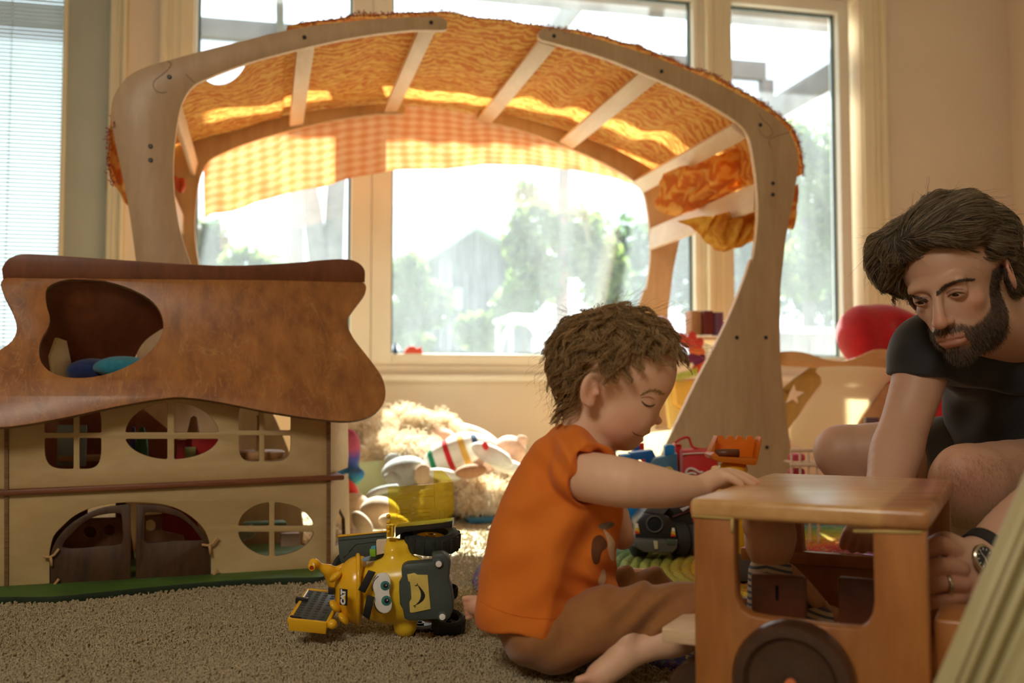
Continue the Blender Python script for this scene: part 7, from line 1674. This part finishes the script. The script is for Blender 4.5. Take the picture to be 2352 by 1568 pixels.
# his right arm (left in the picture), straight down to the truck
s.chain([m3(2122, 812, 1.745), m3(2108, 880, 1.73), m3(2078, 975, 1.71), m3(2058, 1040, 1.68), m3(2042, 1110, 1.64), m3(2010, 1180, 1.60)], [.046, .044, .040, .043, .036, .027], .012)
s.ell(m3(1992, 1205, 1.575), (.026, .034, .024), Ry(20), .012)
for (x0, y0, x1, y1, x2, y2, r_) in ((1962, 1205, 1946, 1228, 1938, 1252, .0085), (1978, 1206, 1966, 1232, 1958, 1258, .0094), (1994, 1208, 1986, 1234, 1981, 1259, .0094), (2011, 1208, 2006, 1233, 2003, 1256, .009)):
    s.chain([m3(x0, y0, 1.555), m3(x1, y1, 1.525), m3(x2, y2, 1.522)], [r_ * 1.1, r_, r_ * .85], .004)
# his left arm, forearm and fist with the watch
s.chain([m3(2480, 850, 1.74), m3(2560, 1060, 1.52), m3(2420, 1150, 1.43), m3(2330, 1212, 1.40), m3(2268, 1262, 1.375)], [.06, .052, .043, .036, .029], .012)
s.cap(m3(2380, 830, 1.84), m3(2480, 855, 1.75), .07, .055, .03)
s.ell(m3(2206, 1318, 1.35), (.029, .026, .040), Ry(-18), .012); s.cap(m3(2262, 1268, 1.37), m3(2215, 1310, 1.355), .028, .028, .012)
for (x0, y0, x1, y1, x2, y2, r_, d0, d2) in ((2196, 1272, 2156, 1252, 2124, 1276, .0125, 1.335, 1.345), (2204, 1306, 2160, 1300, 2118, 1316, .0118, 1.318, 1.33), (2206, 1340, 2164, 1338, 2116, 1350, .0114, 1.318, 1.33), (2202, 1368, 2168, 1374, 2124, 1386, .0102, 1.325, 1.335)):
    s.chain([m3(x0, y0, d0 + .01), m3(x1, y1, d0 - .006), m3(x2, y2, d2 - .006), m3(x2 - 14, y2 + 6, d2 + .02)], [r_ * 1.08, r_ * .98, r_ * .92, r_ * .8], .0015)
s.chain([m3(2215, 1262, 1.37), m3(2170, 1240, 1.375), m3(2130, 1256, 1.40)], [.013, .012, .010], .006)
# legs: left knee up front, right knee behind
s.chain([m3(2480, 1130, 1.90), m3(2360, 1118, 1.72), m3(2232, 1108, 1.58)], [.095, .082, .060], .02); s.chain([m3(2226, 1112, 1.575), m3(2235, 1190, 1.62), m3(2262, 1290, 1.68), m3(2250, 1420, 1.72)], [.056, .050, .048, .036], .02)
s.ell(m3(2208, 1085, 1.55), (.040, .035, .042), None, .02)
s.cap(m3(2250, 1425, 1.72), m3(2330, 1455, 1.62), .034, .030, .015)
s.chain([m3(2260, 1080, 1.98), m3(2080, 1040, 2.04), m3(1935, 1034, 2.08)], [.082, .066, .050], .02); s.chain([m3(1930, 1040, 2.08), m3(1990, 1120, 2.08), m3(2080, 1200, 2.05), m3(2160, 1240, 2.0)], [.052, .05, .046, .036], .02)
def tone_man(V):
    T = np.tile(np.array(srgb(204, 160, 132)), (len(V), 1)); q = (V - M0) @ MA
    x, y, z = np.abs(q[:, 0]), q[:, 1], q[:, 2]
    hd = (np.linalg.norm(q, axis=1) < .16)
    def mixc(w, col):
        nonlocal T
        w = np.clip(w, 0, 1)[:, None]; T = T * (1 - w) + np.array(col) * w
    def g(cx, cy, cz, r_): return np.clip(1 - np.sqrt((x - cx) ** 2 + (y - cy) ** 2 + (z - cz) ** 2) / r_, 0, 1)
    mixc(g(0, .112, -.036, .022) * .7, srgb(200, 118, 92)); mixc(g(.045, .065, -.025, .03) * .5, srgb(206, 128, 100)); mixc(g(.080, -.01, 0, .035) * .7, srgb(206, 124, 98)); mixc(g(.0278, .09, .004, .018) * .7, srgb(140, 92, 72))
    bd = beard_mask(q) * hd; mixc(bd * .75, srgb(70, 50, 38))
    lp = (x < .022) & (z < -.0585) & (z > -.083) & (y > .084) & hd; mixc(lp * .5, srgb(176, 104, 88))
    for (p_, r_) in ((m3(2150, 1252, 1.33), .05), (m3(2120, 1330, 1.32), .05), (m3(2205, 1350, 1.32), .045), (m3(2208, 1110, 1.53), .07), (m3(1965, 1240, 1.52), .04)):
        mixc(blob(V, p_, (r_,) * 3, 1.0) * .45, srgb(196, 112, 88))
    return T
def sstep(a, b, x): t = np.clip((x - a) / (b - a), 0, 1); return t * t * (3 - 2 * t)
def beard_mask(q):
    x, y, z = np.abs(q[:, 0]), q[:, 1], q[:, 2]
    line = np.interp(x, [0, .020, .032, .045, .058, .068, .080], [-.046, -.047, -.058, -.052, -.030, -.004, .014])
    line = np.minimum(line + np.clip((.032 - y) / .03, 0, 1) * .055, .012)
    m_ = sstep(line + .004, line - .006, z) * (z > -.135) * (y > -.024) * (z < .016)
    lips = (x < .0225) & (z < -.0585) & (z > -.0825) & (y > .075); m_ = m_ * (~lips)
    gap = (x > .008) & (x < .024) & (z < -.083) & (z > -.090) & (y > .07)
    m_ = m_ * (x < .080) * (z > -.125) * (np.sqrt(q[:, 0] ** 2 + (y - .03) ** 2 + (z + .05) ** 2) < .125)
    return m_ * np.where(gap, .5, 1)
m_mskin = skin_mat('man_skin', srgb(186, 122, 92), .5)
mb, MV, MQ = sdf_obj('body', s, 0.0022, m_mskin, man, None, 2, tone_man)
bvh_m = bvh_of(MV, MQ); MN = vnormals(MV, MQ); ql = (MV - M0) @ MA; hdm = np.linalg.norm(ql, axis=1) < .165
# eyes
m_eyew = plain('eye_white', srgb(214, 200, 188), .2); m_iris = plain('dark_brown_iris', srgb(58, 36, 24), .15); m_pup = plain('pupil', (.004, .004, .004), .1)
m_crease = plain('brown_crease', srgb(120, 76, 58), .7)
for sg in (-1, 1):
    c = Vector(L(.0278 * sg, .0800, -.0004)); gz = Vector(MA @ np.array([-.12, .90, -.46])).normalized()
    eo = ellipsoid('eye', c, (.0117,) * 3, m_eyew, man, None, 24)
    M = LM(c, frame_rot(gz)); lathe('iris', [(0, .01155), (.0030, .01150), (.0056, .0106), (.0060, .0100)], m_iris, M, eo, 24); lathe('pupil', [(0, .01175), (.0022, .01165), (.0025, .0112)], m_pup, M, eo, 20)
def Lsurf(x, y, z, out=.02, lift=.0003):
    """drop a head-local point onto the face along its forward axis"""
    o = Vector(L(x, y + out, z)); d = Vector(MA @ np.array([0, -1.0, 0])); h = bvh_m.ray_cast(o, d, .08)
    return (h[0] - d * lift) if h[0] is not None else None
def lidline(name, sg, dz, r_, mat):
    q = []
    for a in np.linspace(-.0128, .0138, 11):
        w_ = Vector(L(.0278 * sg + sg * a, .092, .0012 + dz - 20 * a * a)); d = (w_ - CAMV).normalized(); h = bvh_m.ray_cast(CAMV, d, 3.0)
        if h[0] is not None and (h[0] - w_).length < .02: q.append(h[0] - d * .0003)
    if len(q) > 3: tube(name, q, [r_ * (.4 + .6 * math.sin(math.pi * (i + .5) / len(q))) for i in range(len(q))], mat, man, 6)
for sg in (-1, 1): lidline('eyelash', sg, 0.0, .0010, m_lash); lidline('eyelid_crease', sg, .0058, .0005, m_crease)
m_mhair = hair_mat('dark_brown_greying_hair', srgb(50, 38, 28), srgb(184, 162, 130), .4); m_beard = hair_mat('dark_beard_hair', srgb(40, 29, 22), srgb(138, 116, 96), .5)
eb = []
for pts, th in (([(2150, 676), (2166, 662), (2186, 651), (2208, 645), (2234, 643)], 5.0), ([(2084, 678), (2098, 681), (2112, 685), (2130, 692)], 4.0)):
    cv = smooth_loop(pts, 8, False); n_ = len(cv)
    for i in range(900):
        t = RNG.uniform(0, .999); k = t * (n_ - 1); a = cv[int(k)]; b = cv[min(int(k) + 1, n_ - 1)]; w_ = th * (1 - .6 * t if pts[0][0] > 2140 else .4 + .6 * t)
        x = a[0] + (b[0] - a[0]) * (k % 1); y = a[1] + (b[1] - a[1]) * (k % 1) + RNG.normal(0, w_ * .5); p = on_surf(bvh_m, x, y, .0004)
        dx = 7 if pts[0][0] > 2140 else -6; q = on_surf(bvh_m, x + dx, y + (b[1] - a[1]) * 1.2 - 2 + RNG.normal(0, 1.2), .0012)
        if p is None or q is None or (p - q).length > .02: continue
        eb.append([tuple(p), tuple((p + q) / 2 + Vector((0, -.0006, 0))), tuple(q)])
hair_obj('eyebrow', eb, .00022, .0001, m_beard, man, 'stuff')
# beard and moustache
bw = beard_mask(ql) * hdm; idx = np.where(bw > RNG.uniform(0.2, 1, len(bw)))[0]; idx = RNG.choice(idx, min(11000, len(idx)), replace=False)
R0, NN = MV[idx], MN[idx]; q0 = ql[idx]
dn = np.stack([np.sign(q0[:, 0]) * .25 * (np.abs(q0[:, 0]) < .03) * (q0[:, 2] > -.062), np.full(len(q0), .15), np.full(len(q0), -1.0)], 1) @ MA.T
D = dn * .8 + NN * .55 + RNG.normal(0, .28, NN.shape); D /= np.linalg.norm(D, axis=1)[:, None]
lb_ = np.where(q0[:, 2] < -.085, .0105, np.where(np.abs(q0[:, 0]) > .045, .006, .008)) * RNG.uniform(.6, 1.2, len(q0))
p1 = R0 + D * (lb_ * .5)[:, None]; p2 = p1 + (D * .7 + dn * .5 + RNG.normal(0, .15, D.shape)) * (lb_ * .5)[:, None]
hair_obj('beard', np.stack([R0, p1, p2], 1), .00024, .0001, m_beard, man, 'stuff')
# head of hair: a soft volume with combed locks over it
s = Sdf()
H(0, -.030, .060, .086, .095, .086, .02); H(0, .020, .108, .064, .062, .028, .02)
for a in ((-.060, .048, .080, .040, .046, .040), (-.072, .048, .052, .022, .032, .036), (.052, .030, .098, .040, .060, .036), (.072, -.030, .060, .022, .050, .040), (.050, -.082, .0, .022, .03, .05), (-.070, -.02, .05, .030, .07, .06), (.0, -.095, .02, .066, .040, .074), (.02, .075, .098, .050, .022, .022), (-.03, .078, .096, .040, .024, .022)):
    s.ell(L(a[0], a[1], a[2]), a[3:], LR(), .014)
s.ell(L(.006, .120, .028), (.062, .068, .052), LR(), .008, 's'); s.ell(L(.058, .068, -.02), (.040, .055, .062), LR(), .008, 's'); s.ell(L(-.050, .090, -.01), (.050, .060, .062), LR(), .008, 's'); s.ell(L(.086, -.004, -.014), (.034, .034, .044), LR(), .006, 's'); s.ell(L(-.084, -.005, -.012), (.026, .026, .036), LR(), .006, 's')
s.half(L(0, -.05, -.055), tuple(MA @ np.array([0, .25, -1])), .01)
def hw(X):
    q = (X - M0) @ MA; ang = q[:, 0] * 95 + q[:, 1] * 30 + 2.4 * np.sin(q[:, 1] * 40 + q[:, 2] * 30)
    return .0035 * np.sin(ang) + .002 * np.sin(q[:, 1] * 150 + q[:, 0] * 90)
hv, HV, HQ = sdf_obj('hair', s, 0.0028, plain('hair_undercoat', srgb(52, 40, 30), .7, .3, 90), man, hw, 1)
bvh_h = bvh_of(HV, HQ); HN = vnormals(HV, HQ); qh = (HV - M0) @ MA
idx = RNG.choice(len(HV), 15000, replace=False); R0, NN = HV[idx], HN[idx]; q0 = qh[idx]; PART = -.026
def flow_m(P_, N_, k):
    q = (P_ - M0) @ MA; side = np.tanh((q[:, 0] - PART + .12 * (q[:, 1] - .05)) / .06)
    fx = side * 1.0; fy = np.where(side < 0, -.15 + .35 * (q[:, 1] > .03), -1.05) ; fz = -.35 - 9.0 * np.clip(.10 - q[:, 2], 0, .12)
    fy = fy + np.where(side < 0, -.9 * (q[:, 1] < .0), 0)
    w = np.sin(q[:, 0] * 70 + q[:, 2] * 55 + ph * 2.0 + k * 4)
    D = np.stack([fx, fy + .35 * w, fz + .25 * w], 1) @ MA.T
    D = D - N_ * (D * N_).sum(1)[:, None]; D /= np.linalg.norm(D, axis=1)[:, None] + 1e-6
    return D + N_ * (.12 * np.sin(k * 3.1)) 
cell = np.floor(q0 / np.array([.010, .014, .012])); ph = (np.sin(cell @ np.array([12.9898, 78.233, 37.719])) * 43758.5453) % 1.0; HL = .3 + ph
ln = (.040 + .030 * ph) * RNG.uniform(.7, 1.1, len(R0))
St = grow(R0, NN, flow_m, 0, 8, ln, bvh_h, (.0002, .0080))
ctr = {}
for i, c_ in enumerate(map(tuple, cell.astype(int))): ctr.setdefault(c_, []).append(i)
for c_, ii in ctr.items():
    mI = St[ii].mean(0); tt = np.linspace(0.05, .6, St.shape[1])[None, :, None]; St[ii] = St[ii] * (1 - tt) + mI[None] * tt
hair_obj('hair_locks', St, .00030, .00012, m_mhair, hv, 'stuff')
wi = RNG.choice(len(R0), 260, replace=False); ph = ph[wi]; HL = HL[wi]
hair_obj('stray_hair', grow(R0[wi], NN[wi], lambda P_, N_, k: flow_m(P_, N_, k) + N_ * .35 + RNG.normal(0, .15, P_.shape), 0, 8, ln[wi] * .8, None), .00022, .0001, m_mhair, hv, 'stuff')
# black T-shirt
s = Sdf()
s.cap(m3(2335, 850, 1.86), m3(2375, 1075, 1.93), .142, .150, .03); s.cap(m3(2300, 845, 1.80), m3(2130, 812, 1.745), .078, .060, .03); s.cap(m3(2130, 812, 1.745), m3(2112, 850, 1.735), .061, .056, .015); s.cap(m3(2380, 830, 1.82), m3(2480, 860, 1.74), .10, .078, .03)
s.cap(m3(2320, 800, 1.75), m3(2290, 720, 1.66), .058, .066, .006, 's')
s.half(m3(2108, 866, 1.73), tuple(Vector((-.12, -.05, -1))), .003)
s2 = s
def tee_warp(X):
    px = X[:, 0] / X[:, 1] * F + CX; py = CY - (X[:, 2] - CAMH) / X[:, 1] * F + 122
    return .003 * np.sin(px * .06 + .5 * np.sin(py * .02)) * np.clip((py - 850) / 120, .2, 1) + .0022 * np.sin((px + py) * .05)
# the sleeve cut must not cut the torso: torso is its own volume
s = Sdf(); s.cap(m3(2300, 845, 1.80), m3(2136, 808, 1.745), .078, .064, .03); s.cap(m3(2136, 808, 1.745), m3(2108, 900, 1.735), .064, .058, .02); s.half(m3(2108, 868, 1.73), (-.16, -.05, -1), .003)
sdf_obj('shirt_sleeve', s, .003, cloth_mat('black_jersey', (.012, .011, .011), (.020, .018, .017), .8, 20, .3), man, tee_warp)
m_tee = bpy.data.materials['black_jersey']
s = Sdf(); s.cap(m3(2345, 860, 1.88), m3(2385, 1085, 1.95), .142, .150, .03); s.cap(m3(2310, 850, 1.82), m3(2225, 815, 1.78), .084, .070, .03); s.cap(m3(2380, 830, 1.82), m3(2480, 860, 1.74), .10, .078, .03)
s.cap(m3(2480, 850, 1.74), m3(2530, 965, 1.63), .074, .069, .02); s.cap(m3(2330, 748, 1.72), m3(2300, 690, 1.62), .034, .060, .006, 's')
o, _, _ = sdf_obj('t_shirt', s, .004, m_tee, man, tee_warp); o['label'] = 'black T-shirt'
# grey shorts
s = Sdf(); s.ell(m3(2380, 1150, 2.0), (.17, .15, .14), None, .03); s.chain([m3(2320, 1110, 2.0), m3(2200, 1075, 2.0), m3(2120, 1062, 2.03)], [.11, .098, .090], .03); s.chain([m3(2480, 1150, 1.92), m3(2400, 1135, 1.80)], [.12, .105], .03); s.half(m3(2100, 1060, 2.03), (-1, .1, -.1), .004)
sdf_obj('shorts', s, .004, cloth_mat('charcoal_cotton', srgb(62, 58, 58), srgb(78, 74, 72), .9, 20, .3), man, tee_warp)
# hair on the forearm and knee
m_bhair = hair_mat('fine_body_hair', srgb(96, 68, 48), srgb(150, 116, 86), .5)
def body_hair(name, pts, n, ln_, r_=.00012):
    S = []
    for (px, py, rx, ry) in pts:
        for i in range(n):
            x, y = px + RNG.normal(0, rx), py + RNG.normal(0, ry); p = on_surf(bvh_m, x, y)
            if p is None or p.y > 2.3: continue
            d = Vector((RNG.normal(0, .5), -.35, -.8 + RNG.normal(0, .4))).normalized() * ln_ * RNG.uniform(.5, 1.2); S.append([tuple(p), tuple(p + d * .5 + Vector((0, -.001, 0))), tuple(p + d)])
    hair_obj(name, S, r_, r_ * .6, m_bhair, man, 'stuff')
body_hair('leg_hair', [(2170, 1090, 28, 50), (2230, 1120, 50, 60), (2160, 1170, 14, 40), (2300, 1060, 40, 20)], 600, .009, .00006)
# watch and ring
wx = Vector(m3(2259, 1281, 1.318)); m_steel = plain('brushed_steel', srgb(190, 178, 150), .25, .05, 20, Metallic=.9); m_dial = plain('grey_black_dial', srgb(36, 38, 34), .4); m_strap = plain('black_leather_strap', (.014, .013, .013), .6, .2, 40)
wn_ = Vector((.42, -.86, .20)).normalized(); Rw = frame_rot(wn_, (.55, .3, -.7)); Mw = LM(wx, Rw)
wt_ = thing('wrist_watch', 'steel wrist watch with a dark dial and black strap on the man\'s wrist', 'watch', wx)
lathe('watch_case', [(0, -.006), (.0150, -.006), (.0178, -.003), (.0182, .001), (.0168, .003), (.0150, .0032), (.0148, .0022)], m_steel, Mw, wt_, 40); lathe('dial', [(0, .0020), (.0149, .0020)], m_dial, Mw, wt_, 36)
ux, uy = Rw.col[0], Rw.col[1]
up_w = (Vector((0, 0, 1)) - wn_ * wn_.z).normalized(); rt_w = up_w.cross(wn_) 
rt_w = rt_w if rt_w.x > 0 else -rt_w
for h in range(12):
    a = math.radians(h * 30); d_ = (up_w * math.cos(a) + rt_w * math.sin(a)); Rm = frame_rot(wn_, d_)
    box('hour_mark', wx + d_ * .0118 + wn_ * .0023, (.0030, .0009, .0004), m_white, wt_, 0, Rm)
for a, l_, w_ in ((-38, .0105, .0007), (170, .0085, .0010)):
    d_ = (up_w * math.cos(math.radians(a)) + rt_w * math.sin(math.radians(a))); box('watch_hand', wx + d_ * l_ * .45 + wn_ * .0027, (l_, w_, .0004), m_white, wt_, 0, frame_rot(wn_, d_))
ax_w = (Vector(m3(2330, 1212, 1.40)) - Vector(m3(2262, 1268, 1.372))).normalized(); wc_ = Vector(m3(2262, 1270, 1.372)); b1 = ax_w.cross(Vector((0, 1, 0))).normalized(); b2 = ax_w.cross(b1)
V = []; nn_ = 40
for i in range(nn_):
    a = 2 * math.pi * i / nn_
    for w_, r_ in ((-.009, .0315), (-.009, .0345), (.009, .0345), (.009, .0315)): V.append(wc_ + ax_w * w_ + (b1 * math.cos(a) + b2 * math.sin(a)) * r_)
mesh_from('strap', V, [(i * 4 + j, i * 4 + (j + 1) % 4, ((i + 1) % nn_) * 4 + (j + 1) % 4, ((i + 1) % nn_) * 4 + j) for i in range(nn_) for j in range(4)], m_strap, wt_, smooth=False)
rc2 = Vector(m3(2174, 1338, 1.314)); ra_ = (Vector(m3(2116, 1350, 1.324)) - Vector(m3(2206, 1340, 1.328))).normalized(); c1 = ra_.cross(Vector((0, 1, 0))).normalized(); c2_ = ra_.cross(c1)
V = []
for i in range(32):
    a = 2 * math.pi * i / 32
    for w_, r_ in ((-.0026, .0126), (-.0026, .0138), (.0026, .0138), (.0026, .0126)): V.append(rc2 + ra_ * w_ + (c1 * math.cos(a) + c2_ * math.sin(a)) * r_)
rg_ = mesh_from('ring', V, [(i * 4 + j, i * 4 + (j + 1) % 4, ((i + 1) % 32) * 4 + (j + 1) % 4, ((i + 1) % 32) * 4 + j) for i in range(32) for j in range(4)], m_steel, None, smooth=True)
tag(rg_, 'plain silver ring on the man\'s ring finger', 'ring')
